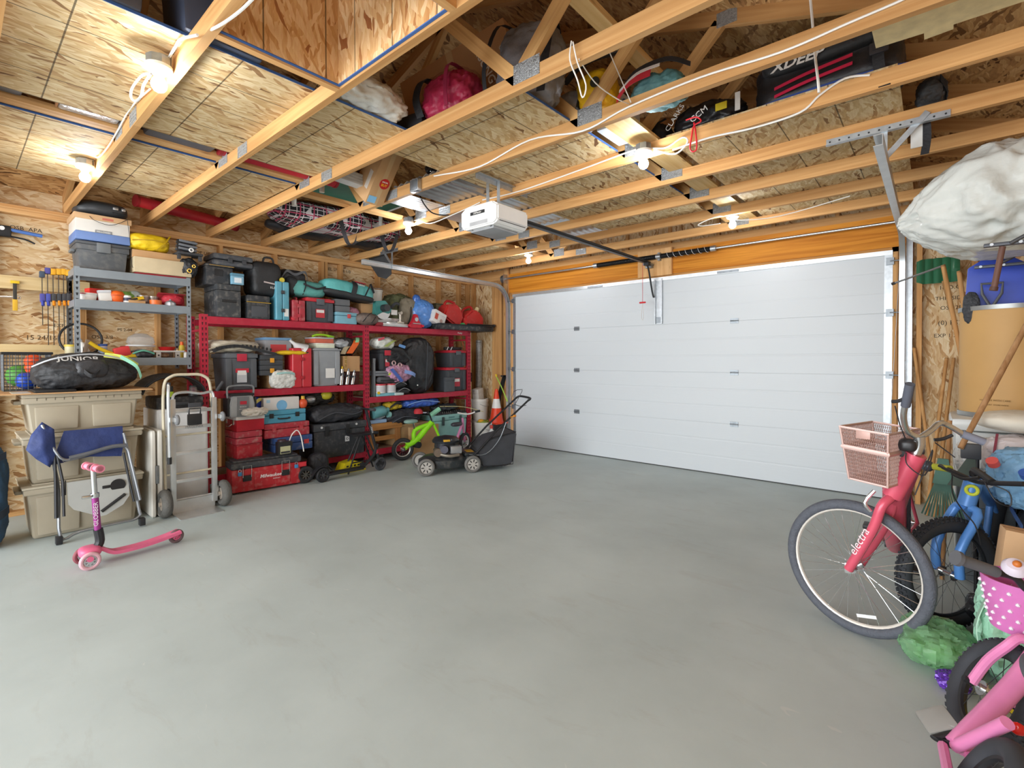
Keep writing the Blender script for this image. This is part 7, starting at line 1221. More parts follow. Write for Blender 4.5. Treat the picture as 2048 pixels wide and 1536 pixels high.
# ================================================================ bicycles
def bwheel(root, c, axle, R_, tr, tm, rmm, sm_, ns=28, name='wheel', hubm=None, knob=0, spk=.0012):
    c = Vector(c); ax = Vector(axle).normalized(); q = B(); q.torus(c, ax, R_-tr, tr, 64, 12, 1.0); wq = q.to(name, tm, root); Rr = R_-2*tr
    q = B(); q.torus(c, ax, Rr+.004, .011, 56, 8, 1.2); q.to('rim', rmm, wq); x = ax.orthogonal().normalized(); y = ax.cross(x)
    q = B()
    for i in range(ns):
        a = 2*PI*i/ns; s2 = 1 if i % 2 else -1; b2 = a+(.5 if (i//2) % 2 else -.5); q.cyl(c+ax*s2*.03+.02*(math.cos(b2)*x+math.sin(b2)*y), c+(Rr-.002)*(math.cos(a)*x+math.sin(a)*y), spk, seg=4)
    q.to('spokes', sm_, wq, kind='stuff')
    q = B(); q.cyl(c-ax*.045, c+ax*.045, .014, seg=14); q.cyl(c-ax*.034, c-ax*.028, .027, seg=16); q.cyl(c+ax*.028, c+ax*.034, .027, seg=16); q.cyl(c-ax*.06, c+ax*.06, .006, seg=8); q.to('hub', hubm or chrome, wq)
    if knob:
        q = B(); K = int(2*PI*R_/.028)
        for i in range(K):
            for j, off in enumerate((-.7, -.25, .25, .7)):
                a = 2*PI*(i+(.5 if j % 2 else 0))/K; d_ = math.cos(a)*x+math.sin(a)*y; e_ = -math.sin(a)*x+math.cos(a)*y; pp = off*1.0; n_ = d_*math.cos(pp)+ax*math.sin(pp)
                p0 = c+d_*(R_-tr)+n_*tr; M = Matrix((e_, n_.cross(e_), n_)).transposed().to_4x4(); M.translation = p0; q.box((-.006, -.005, -.003), (.006, .005, knob), M=M)
        q.to('tread_knobs', tm, wq, sm=0, kind='stuff')
    return wq
def tubep(root, name, pts, r, mat, seg=12, smooth=0, rs=None): q = B(); q.tube(pts, r, seg, smooth=smooth, rs=rs); return q.to(name, mat, root)
# ---- lime green child bike behind the mower
O_ = V(-.33, -1.95, 0); t = T('child_bicycle', 'lime green child bicycle behind the lawn mower', 'bicycle', O_); gl = m('#8fdc1e', .4, 0, .15); rf = V(.35, .93, 0).normalized(); ax_ = V(-.93, .35, 0)
bwheel(t, (0, 0, .155), ax_, .155, .028, tyre, m('#c6c6c0', .35, .5), m('#c03a50', .4), 16); bwheel(t, V(.24, .56, .155), V(-.8, .6, 0), .155, .028, tyre, m('#c6c6c0', .35, .5), chrome, 16)
q = B(); q.tube([rf*.05+V(0, 0, .20), rf*.2+V(0, 0, .27), rf*.34+V(0, 0, .42), rf*.42+V(0, 0, .50)], .042, 12, smooth=4); q.tube([rf*.02+V(0, 0, .155), rf*.12+V(0, 0, .22), rf*.24+V(0, 0, .24)], .03, 10, smooth=3); q.tube([rf*.16+V(0, 0, .26), rf*.17+V(0, 0, .40), rf*.36+V(0, 0, .47)], .03, 10, smooth=3); q.to('frame', gl, t)
tubep(t, 'fork', [rf*.43+V(0, 0, .50), rf*.50+V(0, 0, .35), rf*.57+V(0, .02, .155)], .018, gl, 8); tubep(t, 'seat_post', [rf*.17+V(0, 0, .40), rf*.15+V(0, 0, .50)], .013, chrome, 8); q = B(); q.soft((-.06, -.11, .50), (.06, .10, .56), 2.6, .02, 2, 2, 8); q.to('saddle', m('#8db0a8', .5), t, loc=rf*.12, sm=80); tubep(t, 'handlebar', [rf*.42+V(0, 0, .52), rf*.38+V(0, 0, .62), rf*.30+V(.12, -.03, .66), rf*.26+V(.25, -.08, .66)], .011, black, 8, 3); tubep(t, 'stem_pad', [rf*.40+V(0, 0, .60), rf*.44+V(.02, .1, .68)], .035, m('#8fd0b0', .5), 8); q = B(); q.cyl(rf*.2+V(-.03, 0, .2), rf*.2+V(.05, 0, .2), .045, seg=20); q.to('chainring', black, t)
# ---- small pink bike behind the engine
t = T('child_bicycle', 'little pink bicycle squeezed between the mower and the buckets', 'bicycle', V(-.12, -.98, 0)); pk2 = m('#d88ab4', .4, 0, .1)
bwheel(t, (0, 0, .15), (1, .3, 0), .15, .026, tyre, white, chrome, 14); bwheel(t, (.12, -.40, .15), (.95, .3, 0), .15, .026, tyre, white, chrome, 14); tubep(t, 'fork', [(0, 0, .15), (.01, -.03, .32), (.03, -.07, .52)], .016, pk2, 8); tubep(t, 'frame', [(.02, -.07, .42), (.08, -.22, .26), (.12, -.40, .15)], .02, pk2, 8); tubep(t, 'handlebar', [(.10, .14, .60), (.05, .02, .57), (.0, -.14, .60)], .011, white, 8, 4); q = B(); q.cyl((.10, .12, .60), (.12, .20, .61), .017); q.to('grip', m('#2c2e30', .6), t); q = B(); q.soft((.05, -.35, .42), (.15, -.16, .48), 2.6, .02, 2, 2, 8); q.to('saddle', m('#3a3a40', .5), t, sm=80)
# ---- buckets, cone, pipes in the far corner
def bucket(label, loc, r, h, mat, fill=None):
    t = T('bucket', label, 'bucket', loc); q = B(); q.lathe([(0, 0), (r*.86, 0), (r*.97, h*.88), (r*1.03, h*.88), (r*1.03, h*.92), (r, h*.92), (r, h), (r*.95, h), (r*.83, .01), (0, .01)], seg=28); q.to('pail', mat, t); q = B(); q.tube([(0, -r, h*.9), (r*.9, -r*.5, h*.72), (r*1.05, 0, h*.66), (r*.9, r*.5, h*.72), (0, r, h*.9)], .004, 6, smooth=4); q.to('wire_handle', steel, t); return t
wbk = m('#dfddd6', .45, 0, .04)
t = bucket('white bucket of yellow cords at the right foot of the red rack', (-.36, -.33, 0), .145, .37, wbk); q = B(); q.soft((-.11, -.11, .25), (.11, .11, .40), 2.3, .15, 3, 6, 12); q.to('cord_contents', m('#8a9a3a', .6, 0, .6), t, sm=60); q = B(); q.ball((.0, -.06, .39), .05, 2, (1, 1, .6)); q.to('yellow_cap', m('#e2a72a', .5), t)
bucket('white bucket standing on the one behind the rack end', (-.62, -.15, .372), .145, .35, wbk); bucket('lower white bucket carrying another by the left wall corner', (-.62, -.15, 0), .145, .37, wbk)
t = parcel('foam_block', 'white foam blocks standing in the upper white bucket', 'foam', (.12, .16, .30), (-.62, -.17, .60), m('#dcd9d2', .6), None, (.15, 0, .2)); bucket('black bucket under the traffic cone', (-.20, -.19, 0), .13, .34, m('#2a2c2e', .5))
t = T('traffic_cone', 'orange and white traffic cone on the black bucket', 'traffic cone', (-.20, -.19, .345)); oc = m('#e2421e', .45)
q = B(); q.box((-.14, -.14, 0), (.14, .14, .02), .005); q.to('base', oc, t); q = B(); q.lathe([(.115, .02), (.075, .25)], seg=26, caps=False); q.to('cone_body', oc, t); q = B(); q.lathe([(.0755, .2505), (.050, .40)], seg=26, caps=False); q.to('white_band', white, t); q = B(); q.lathe([(.050, .4005), (.022, .56), (0, .56)], seg=26, caps=False); q.to('cone_tip', oc, t)
t = T('bow_saw', 'red wire gardening claw beside the white bucket', 'tool', (-.10, -.42, 0)); q = B(); q.tube([(0, -.05, .45), (.0, .0, .38), (.02, .05, .46)], .006, 6, smooth=3); q.to('red_prongs', m('#cc3a30', .5), t); q = B(); q.cyl((0, 0, .0), (0, 0, .39), .012); q.to('shaft', galv, t)
bottle('spray_bottle', 'clear spray bottle standing behind the grass bag', 'bottle', (-.02, -.50, .0), .05, .36, m('#d3d6d4', .3), m('#c84038', .5), .4)
q = B(); q.cyl((-.86, .05, .30), (-.80, .02, 1.72), .055, seg=16); t = q.to('dryer_duct', m('#b9bab8', .35, .5, .2, bump=.5, scale=25), None, 'crinkled silver duct standing in the left front corner', 'duct'); 
for z in (.32, 1.68): q = B(); q.torus((-.86+.06*(z-.3)/1.42, .05-.03*(z-.3)/1.42, z), (0, 0, 1), .056, .005, 20, 6); q.to('band', galv, t)
q = B(); q.tube([(-.92, -.30, 1.80), (-.86, -.26, 1.5), (-.80, -.20, 1.2), (-.84, -.22, .95), (-.90, -.28, 1.1), (-.86, -.18, 1.4)], .008, 6, smooth=6); t = q.to('extension_cord', m('#e0622c', .5), None, 'orange extension cord hanging by the right end of the rack', 'cord'); q = B(); q.box((-.87, -.20, 1.36), (-.84, -.16, 1.44), .006); q.to('plug', black, t)
t = T('weed_trimmer', 'long tools with black heads leaning by the corner stud', 'garden tool', (-.90, -.12, 0))
for x, y, hm in ((.0, -.1, .95), (.05, -.2, 1.15)): q = B(); q.cyl((x, y, 0), (x-.0, y+.10, hm), .012); q.to('shaft', m('#9a9c9c', .4, .4), t)
q = B(); q.box((-.03, -.07, 1.0), (.05, .02, 1.16), .015); q.to('head', blackd, t)
q = B(); q.tube([(-.28, -.10, 1.10), (-.18, -.08, .92), (-.06, -.08, .70)], .010, 6, smooth=4); t = q.to('hose', m('#a8d04a', .45), None, 'lime garden hose end beside the traffic cone', 'hose'); q = B(); q.cyl((-.28, -.10, 1.10), (-.29, -.105, 1.14), .016); q.to('nozzle', yellow, t)
q = B(); q.ribbon([(-.16, -.03, 1.12), (-.20, -.06, .95), (-.24, -.09, .7), (-.22, -.10, .35), (-.17, -.08, .0)], .07, .012, (.3, 1, 0), 6); t = q.to('rubber_strip', m('#222325', .7, 0, .15), None, 'black curved rubber strip leaning by the left door track', 'strip'); q = B(); q.box((-.19, -.10, 1.10), (-.14, .0, 1.125), .004); q.to('end_clip', black, t)
# ================================================================ right side
def meshbasket(root, name, quads, mat, th=.0035, nu=14, nv=10):
    """perforated sheet: triangulated panels turned into a lattice"""
    q = B()
    for a, b_, c, d in quads:
        a, b_, c, d = map(Vector, (a, b_, c, d)); g = [[None]*(nu+1) for _ in range(nv+1)]
        for j in range(nv+1):
            for i in range(nu+1):
                u = min(1, max(0, (i+(.5 if j % 2 else 0))/nu)); v = j/nv; g[j][i] = q.b.verts.new((a*(1-u)+b_*u)*(1-v)+(d*(1-u)+c*u)*v)
        for j in range(nv):
            for i in range(nu):
                A, Bq, C, D = g[j][i], g[j][i+1], g[j+1][i+1], g[j+1][i]
                for tri in (((A, Bq, D), (Bq, C, D)) if j % 2 == 0 else ((A, Bq, C), (A, C, D))):
                    try: q.b.faces.new(tri)
                    except ValueError: pass
    bmesh.ops.remove_doubles(q.b, verts=q.b.verts[:], dist=1e-5); o = q.to(name, mat, root, sm=0); md = o.modifiers.new('lattice', 'WIREFRAME'); md.thickness = th; md.use_even_offset = False; return o
pink = m('#d8596f', .3, .1, .06); rimw = m('#e6e1d8', .35, .2, .04); cr = m('#d9dcde', .2, .9, .04)
H = V(4.896, -3.03, .335); f_ = V(-.95, .31, 0).normalized(); n_ = V(.31, .95, 0).normalized(); bk_ = -f_
t = T('bicycle', 'pink cruiser bicycle with front basket standing before the right wall', 'bicycle', (H.x, H.y, 0)); O_ = V(H.x, H.y, 0)
L_ = lambda p: Vector(p)-O_
wq = bwheel(t, L_(H), n_, .335, .026, m('#565a63', .7, 0, .1, bump=.3, scale=40), rimw, cr, 36, spk=.0013)
q = B(); q.torus(L_(H)-n_*.014, n_, .318, .0015, 48, 4); q.to('sidewall_line', m('#5c5f66', .6), wq)
Cn = H+bk_*.16; Cn.z = .735; Ht = H+bk_*.25; Ht.z = .95
for s2 in (-1, 1):
    k1 = Cn+n_*s2*.03-V(0, 0, .01); k2 = Cn+n_*s2*.062+f_*.02-V(0, 0, .05); fk_ = tubep(t, 'fork_leg', [L_(Cn+V(0, 0, .005)), L_(k1), L_(k2), L_(H+bk_*.10+n_*s2*.062+V(0, 0, .22)), L_(H+n_*s2*.060)], .0215, pink, 12, 4)
    q = B(); q.box((-.014, -.003, -.02), (.014, .003, .03), .002); q.to('dropout', cr, fk_, loc=L_(H+n_*s2*.066))
lf = n_*-1; text('electra', .055, m('#f2d8dc', .5), t, L_(H+bk_*.055+n_*-.083+V(0, 0, .16)), (PI/2, -1.16, math.atan2(n_.x, -n_.y)+PI if False else math.atan2(bk_.y, bk_.x)), shear=.2)
tubep(t, 'head_tube', [L_(Cn), L_(Ht)], .043, pink, 18, 0)
q = B(); q.prism([(-.028, 0), (0, .05), (.028, 0), (0, -.05)], -.001, .001, 'y'); q.to('head_badge', m('#cfd6d4', .3, .5), t, loc=L_((Cn+Ht)/2+f_*.025-n_*.034+V(0, 0, .02)), rot=(.0, -.35, math.atan2(bk_.y, bk_.x)))
BBp = V(5.03, -2.42, .30); RHb = V(5.06, -1.98, .335)
tubep(t, 'down_tube', [L_(Cn+V(.005, .03, .03)), L_(Cn*.55+BBp*.45+V(0, 0, -.05)), L_(BBp)], .046, pink, 16, 4); tubep(t, 'top_tube', [L_(Ht-V(0, -.03, .05)), L_(Ht*.5+BBp*.5+V(0, .02, .06)), L_(BBp+V(0, .14, .12))], .026, pink, 14, 4)
tubep(t, 'seat_tube', [L_(BBp), L_(V(5.05, -2.16, .66))], .020, pink); tubep(t, 'seat_post', [L_(V(5.05, -2.16, .66)), L_(V(5.055, -2.12, .78))], .014, cr)
q = B(); q.soft((-.10, -.13, 0), (.10, .14, .07), 2.6, .0, 1, 0, 10); q.to('saddle', m('#5a4038', .5), t, loc=L_(V(5.055, -2.10, .78)), sm=80)
for s2 in (-1, 1): tubep(t, 'chain_stay', [L_(BBp+V(s2*.02, .03, 0)), L_(RHb+V(s2*.06, 0, 0))], .011, pink, 8); tubep(t, 'seat_stay', [L_(V(5.05+s2*.02, -2.18, .62)), L_(RHb+V(s2*.06, 0, 0))], .010, pink, 8)
bwheel(t, L_(RHb), (1, .03, 0), .335, .026, m('#565a63', .7, 0, .1, bump=.3, scale=40), rimw, cr, 28); tubep(t, 'mudguard', [L_(RHb+.36*V(0, math.cos(a), math.sin(a))) for a in [i*PI/8+.1 for i in range(9)]], .016, pink, 8, 2)
q = B(); q.cyl(L_(BBp+V(-.05, 0, 0)), L_(BBp+V(.05, 0, 0)), .022); q.cyl(L_(BBp+V(.04, 0, 0)), L_(BBp+V(.046, 0, 0)), .085, seg=30); q.to('chainring', dk, t)
for s2, d_ in ((-1, V(-.0, .13, .05)), (1, V(.0, -.12, -.08))):
    a = BBp+V(s2*.06, 0, 0); e = a+d_; q = B(); q.cyl(L_(a), L_(e), .010); ck = q.to('crank', cr, t); q = B(); q.box((-.045, -.05, -.012), (.045, .05, .012), .006); q.to('pedal', black, ck, loc=L_(e+V(s2*.06, 0, 0)))
tubep(t, 'stem', [L_(Ht), L_(Ht+V(.012, -.004, .045)), L_(onY(1838, 872, -3.12))], .022, cr, 14, 3)
bl = [onY(*a) for a in ((1838, 876, -3.12), (1815, 862, -3.16), (1807, 835, -3.22), (1810, 812, -3.26))]; tubep(t, 'handlebar', [L_(p_) for p_ in bl], .0125, cr, 12, 4); q = B(); q.cyl(L_(onY(1811, 812, -3.26)), L_(onY(1820, 768, -3.31)), .018, seg=16); q.to('grip', m('#565a66', .7), t)
br = [onY(*a) for a in ((1838, 876, -3.12), (1860, 862, -3.06), (1880, 846, -3.0), (1900, 853, -2.97), (1925, 868, -2.95))]; tubep(t, 'handlebar', [L_(p_) for p_ in br], .0125, cr, 12, 4); q = B(); q.cyl(L_(onY(1925, 868, -2.95)), L_(onY(1968, 884, -2.93)), .018, seg=16); q.to('grip', m('#7b7f8e', .7), t)
for a, b_ in (((1812, 795, -3.28), (1784, 803, -3.26)), ((1905, 870, -2.97), (1868, 880, -2.99))): q = B(); q.tube([L_(onY(*a)), L_((onY(*a)+onY(*b_))/2-V(0, 0, .006)), L_(onY(*b_))], .008, 8, smooth=3); q.to('brake_lever', m('#3c3e42', .35, .5), t)
q = B(); q.soft((-.035, -.035, -.03), (.035, .035, .03), 3, .03, 2, 1, 8, False); q.to('bell_mount', m('#26272a', .4), t, loc=L_(onY(1815, 890, -3.13)), sm=70); q = B(); q.box((-.03, -.03, -.028), (.03, .03, .028), .008); q.to('bike_light', black, t, loc=L_(onY(1800, 900, -3.10)))
for pts in ([(1790, 812, -3.24), (1800, 850, -3.15), (1812, 880, -3.12)], [(1812, 905, -3.15), (1815, 930, -3.17), (1850, 950, -3.15), (1865, 900, -3.05), (1830, 990, -3.1)], [(1870, 885, -2.99), (1890, 900, -2.97), (1910, 915, -2.96)]): q = B(); q.tube([L_(onY(*a)) for a in pts], .0028, 6, smooth=5); q.to('brake_cable', m('#303236', .5), t)
q = B(); q.tube([L_(H+bk_*.10-n_*.07+V(0, 0, .32)), L_(H+bk_*.08-n_*.085+V(0, 0, .36)), L_(H+bk_*.11-n_*.06+V(0, 0, .42))], .009, 8, smooth=3); q.to('brake_caliper', cr, t)
q = B(); q.box((-.045, -.0015, -.008), (.045, .0015, .008)); q.to('spoke_reflector', m('#e4e6e6', .25), wq, loc=L_(H+f_*-.06-n_*.012-V(0, 0, .225)), rot=(0, -.3, math.atan2(bk_.y, bk_.x)))
# basket
bc = Ht+f_*.145; bm = m('#cfb0a8', .4, .3, .05)
def bp_(u, v, z): return L_(V(bc.x, bc.y, 0)+n_*u+f_*v+V(0, 0, z))
top = [bp_(-.165, -.10, 1.045), bp_(-.165, .10, 1.06), bp_(.165, .10, 1.06), bp_(.165, -.10, 1.045)]; bot = [bp_(-.14, -.09, .80), bp_(-.14, .07, .81), bp_(.14, .07, .81), bp_(.14, -.09, .80)]
bsk = meshbasket(t, 'basket', [(top[i], top[(i+1) % 4], bot[(i+1) % 4], bot[i]) for i in range(4)]+[tuple(bot)], bm, .004, 22, 14)
q = B(); q.tube(top, .006, 6, closed=True); q.tube(bot, .005, 6, closed=True)
for a, b_ in zip(top, bot): q.cyl(a, b_, .005)
q.to('basket_rim', bm, bsk); q = B(); q.tube([(p_*.62+r_*.38) for p_, r_ in zip(top, bot)], .012, 6, closed=True); q.to('basket_band', bm, bsk); q = B(); q.box((-.03, -.002, -.02), (.03, .002, .02), .002); q.to('basket_plate', m('#c09a90', .4, .2), bsk, loc=(top[0]+top[1])/2-V(0, 0, .02), rot=(0, 0, math.atan2(f_.y, f_.x)))
# ---- blue mountain bike behind it
bb_ = m('#5a93dc', .35, .1, .08); H2 = V(5.255, -2.675, .285); f2 = V(-.67, -.74, 0).normalized(); n2 = V(-.74, .67, 0).normalized(); t = T('bicycle', 'blue mountain bicycle parked behind the pink one', 'bicycle', (H2.x, H2.y, 0)); O_ = V(H2.x, H2.y, 0); kt_ = m('#2b2e33', .75, 0, .15)
bwheel(t, L_(H2), n2, .285, .034, kt_, m('#2c2f33', .4, .3), m('#55585c', .4, .5), 24, knob=.007)
Cn2 = H2-f2*.10; Cn2.z = .625; Ht2 = H2-f2*.15; Ht2.z = .77
for s2 in (-1, 1): tubep(t, 'fork_leg', [L_(Cn2+n2*s2*.02), L_(Cn2+n2*s2*.06-V(0, 0, .03)), L_(H2+n2*s2*.06+V(0, 0, .14)), L_(H2+n2*s2*.06)], .021, bb_, 12, 3)
hd = tubep(t, 'head_tube', [L_(Cn2), L_(Ht2)], .038, bb_, 16); q = B(); q.torus((0, 0, 0), (0, 1, 0), .022, .008, 22, 8); q.to('round_badge', m('#c8d23c', .5), t, loc=L_((Cn2+Ht2)/2+V(.005, -.04, .02)))
B2 = V(5.42, -2.14, .28); R2 = V(5.53, -1.78, .285)
tubep(t, 'down_tube', [L_(Cn2+V(0, .02, .03)), L_(B2)], .030, bb_, 12); tubep(t, 'top_tube', [L_(Ht2), L_(V(5.44, -2.12, .56))], .024, bb_, 12); tubep(t, 'seat_tube', [L_(B2), L_(V(5.45, -2.08, .62))], .017, bb_); tubep(t, 'chain_stay', [L_(B2), L_(R2+V(.05, 0, 0))], .011, bb_); tubep(t, 'chain_stay', [L_(B2), L_(R2-V(.05, 0, 0))], .011, bb_); tubep(t, 'seat_stay', [L_(V(5.45, -2.08, .58)), L_(R2)], .011, bb_)
bwheel(t, L_(R2), (.97, -.26, 0), .285, .034, kt_, m('#2c2f33', .4, .3), m('#55585c', .4, .5), 20); q = B(); q.soft((-.06, -.12, 0), (.06, .12, .06), 2.6, .0, 1, 0, 8); q.to('saddle', black, t, loc=L_(V(5.46, -2.06, .66)), sm=80); tubep(t, 'seat_post', [L_(V(5.45, -2.08, .60)), L_(V(5.455, -2.07, .67))], .013, black); q = B(); q.cyl(L_(B2-V(.05, 0, 0)), L_(B2-V(.042, 0, 0)), .07, seg=24); q.to('chainring', black, t)
tubep(t, 'stem', [L_(Ht2), L_(Ht2+V(0, 0, .04)), L_(onY(1985, 965, -2.72))], .018, black, 10, 3)
tubep(t, 'handlebar', [L_(onY(*a)) for a in ((1880, 932, -2.50), (1910, 945, -2.58), (1950, 962, -2.66), (1985, 966, -2.72), (2048, 968, -2.80))], .012, m('#2a2b2e', .4, .3), 10, 4); q = B(); q.cyl(L_(onY(1868, 933, -2.46)), L_(onY(1900, 938, -2.54)), .018); q.to('grip', m('#b9bd3a', .6), t); q = B(); q.ball(L_(onY(1855, 932, -2.45)), .032, 2); q.to('bell', m('#4a525e', .3, .3), t, sm=60)
q = B(); q.tube([L_(onY(1905, 948, -2.60)), L_(onY(1930, 958, -2.66)), L_(onY(1958, 955, -2.70))], .008, 8, smooth=3); q.to('brake_lever', black, t)
for pts in ([(1905, 945, -2.6), (1905, 985, -2.66), (1925, 1020, -2.72), (1950, 1050, -2.76), (1962, 1090, -2.76)], [(1970, 965, -2.72), (1990, 1000, -2.75), (2020, 1012, -2.74), (2018, 985, -2.74), (1985, 970, -2.72)]): q = B(); q.tube([L_(onY(*a)) for a in pts], .003, 6, smooth=5); q.to('brake_cable', black, t)
# ---- pink child bike in the lower right corner
kp = m('#e487b8', .35, .05, .08); f3 = V(-.34, .94, 0).normalized(); u3 = V(.42, .12, .89).normalized(); n3 = f3.cross(u3).normalized(); H3 = V(5.36, -3.59, .186); t = T('child_bicycle', 'pink child bicycle with polka dot basket in the lower right corner', 'bicycle', (H3.x, H3.y, 0)); O_ = V(H3.x, H3.y, 0)
kt3 = m('#3a3c42', .75, 0, .12); bwheel(t, L_(H3), n3, .20, .030, kt3, m('#26272a', .4), m('#303236', .4), 20, knob=.004)
Cn3 = H3+u3*.235-f3*.03; Ht3 = Cn3+u3*.12-f3*.03; B3 = V(5.255, -3.97, .17); R3 = V(5.30, -4.22, .18)
for s2 in (-1, 1): tubep(t, 'fork_leg', [L_(Cn3), L_(Cn3+n3*s2*.05), L_(Cn3+n3*s2*.066-u3*.05), L_(H3+n3*s2*.064+u3*.10), L_(H3+n3*s2*.064)], .016, kp, 10, 4)
for s2 in (-1, 1): q = B(); q.cyl(L_(H3+n3*s2*.06), L_(H3+n3*s2*.09), .011); q.to('axle_nut', black, t)
tubep(t, 'head_tube', [L_(Cn3), L_(Ht3)], .026, kp); tubep(t, 'down_tube', [L_(Cn3+u3*.05-f3*.02), L_(V(5.40, -3.76, .32)), L_(B3)], .030, kp, 14, 3); tubep(t, 'seat_tube', [L_(B3), L_(V(5.36, -4.08, .36))], .018, kp)
for s2 in (-1, 1): tubep(t, 'chain_stay', [L_(B3+V(s2*.03, -.02, 0)), L_(R3+V(s2*.06, 0, -s2*.02))], .014, kp, 8)
bwheel(t, L_(R3), (.9, 0, -.42), .20, .030, kt3, m('#26272a', .4), m('#303236', .4), 20); q = B(); q.soft((-.07, -.12, 0), (.07, .12, .06), 2.5, 0, 1, 0, 8); q.to('saddle', m('#5a5d66', .5), t, loc=L_(V(5.47, -3.90, .42)), sm=80)
q = B(); q.ball(L_(onY(2036, 1458, -3.92)), .02, 2, (1, .5, 1)); q.to('rear_reflector', m('#e02a22', .15, 0, .05), t, sm=60); q = B(); q.cyl(L_(onY(2008, 1495, -3.94)), L_(onY(2032, 1490, -3.94)), .016); q.to('reflector_clamp', black, t)
a = B3-V(.05, .0, 0); e = onZ(1925, 1462, .20); tubep(t, 'crank', [L_(B3), L_(a), L_(e)], .012, black, 10); q = B(); q.box((-.046, -.040, -.009), (.046, .040, .009), .01); q.to('pedal', m('#a9a7a2', .25, 0, .05, trans=.35), t, loc=L_(onZ(1874, 1440, .20)), rot=(.3, -.45, .45)); q = B(); q.cyl(L_(e), L_(onZ(1898, 1450, .20)), .006); q.to('pedal_spindle', chrome, t)
tubep(t, 'handlebar', [L_(p_) for p_ in (onY(1990, 1145, -3.66), onY(2030, 1155, -3.62), onY(2075, 1190, -3.6), Ht3+u3*.06+V(.14, .04, -.02))], .012, black, 10, 4); tubep(t, 'stem', [L_(Ht3), L_(Ht3+u3*.07)], .016, black)
q = B(); q.cyl(L_(onY(1912, 1116, -3.76)), L_(onY(1992, 1144, -3.67)), .019, seg=16); q.cyl(L_(onY(1910, 1115, -3.762)), L_(onY(1918, 1118, -3.755)), .026, seg=16); q.to('grip', m('#5b5c60', .75), t); q = B(); q.lathe([(.035, 0), (.034, .012), (.024, .026), (0, .03)], seg=22, M=Matrix.Translation(L_(onY(2030, 1138, -3.68))) @ Matrix.Rotation(.6, 4, 'X')); bl_ = q.to('bell', m('#ddd3e0', .35, 0, .1), t); q = B(); q.ball(L_(onY(2034, 1134, -3.70))+V(0, 0, .01), .012, 2); q.to('flower', m('#c8702a', .5), bl_)
bq = m('#cf72b4', .5, 0, .08); c3 = V(5.445, -3.47, .0); q = B(); q.lathe([(.0, .40), (.085, .40), (.105, .52), (.115, .585), (.109, .585), (.098, .5), (.08, .41), (0, .41)], L_(c3), 28, caps=False); bs = q.to('basket', bq, t); q = B()
for j in range(5):
    for i in range(16):
        a = 2*PI*(i+.5*(j % 2))/16; z = .425+j*.032; r_ = .0865+(z-.40)*.165; d_ = V(math.cos(a), math.sin(a), 0); q.ball(L_(c3)+d_*r_+V(0, 0, z), .0075, 1, (1, 1, 1))
q.to('polka_dot', m('#f1e6f0', .5), bs, kind='stuff')
# ---- bags and bits on the floor between the bikes
def crump(name, label, cat, lo, hi, mat, loc, seed, amp=.10, n=2.3, part='bag', rot=(0, 0, 0)): return softbag(name, label, cat, lo, hi, mat, seed, n, amp, 2.4, 13, loc, rot, part=part, crease=1.3, smv=26)
t = crump('plastic_bag', 'translucent green plastic bag crumpled on the floor by the pink wheel', 'bag', (-.13, -.16, 0), (.15, .20, .17), m('#a4d9a8', .12, 0, .12, trans=.6, bump=.5, scale=6), (5.20, -3.08, 0), 111, .08); q = B(); q.soft((-.08, -.10, .01), (.10, .10, .11), 2.2, .12, 3, 8, 10); q.to('green_contents', m('#6fae44', .4, 0, .3), t, sm=60)
t = crump('plastic_bag', 'purple foil bag on the floor beside the child bicycle wheel', 'bag', (-.05, -.06, 0), (.06, .05, .06), m('#6a3cb0', .2, .2, .25, bump=.4), (5.26, -3.27, 0), 112, .14); strap(t, [(-.04, -.05, .03), (0, -.06, .05), (.05, -.05, .03)], .01, m('#8f6ad0', .3), (0, 0, 1), 'crimp')
t = crump('plastic_bag', 'mint green plastic sheet standing behind the polka dot basket', 'bag', (-.07, -.14, 0), (.10, .18, .42), m('#a9dcc0', .35, 0, .1, bump=.25), (5.42, -3.02, 0), 113, .09, 2.6); strap(t, [(-.06, -.15, .1), (-.08, -.12, .25), (-.03, -.08, .4)], .05, m('#b8e6cc', .35), (0, 1, 0), 'fold')
t = crump('plastic_bag', 'black glossy sheet bundled under the blue bicycle', 'bag', (-.14, -.12, 0), (.22, .13, .24), m('#232427', .25, 0, .2, bump=.3), (5.48, -2.62, 0), 114, .12); strap(t, [(-.1, -.14, .12), (.0, -.16, .14), (.15, -.13, .1)], .02, m('#3a3b40', .3), (0, 0, 1), 'fold')
t = crump('backpack', 'black backpack leaning behind the blue fork', 'backpack', (-.12, -.12, 0), (.16, .15, .40), m('#222327', .6, 0, .2, bump=.3), (5.66, -2.72, .0), 115, .05, 3.2); strap(t, [(-.1, -.12, .3), (-.13, -.13, .2), (-.1, -.12, .08)], .04, bagk, (0, 1, 0))
carton('carton', 'flattened cardboard piece beside the blue fork', (.22, .10, .20), (5.52, -2.95, .43), (0, .1, .12), m('#c9a47c', .8, 0, .06)); parcel('crate', 'black crate supporting the cardboard piece', 'crate', (.24, .18, .425), (5.60, -2.93, 0), m('#2a2b2e', .6), m('#303236', .6))
t = T('wet_floor_toy', 'bright yellow plastic toy behind the child bicycle wheel', 'toy', (5.50, -3.30, 0)); q = B(); q.prism([(-.09, 0), (.09, 0), (.07, .16), (.03, .22), (-.04, .20), (-.08, .12)], -.03, .03, 'y', .01); q.to('body', m('#ddc01c', .45), t); q = B(); q.cyl((0, -.031, .1), (0, -.036, .1), .03); q.to('emblem', black, t)
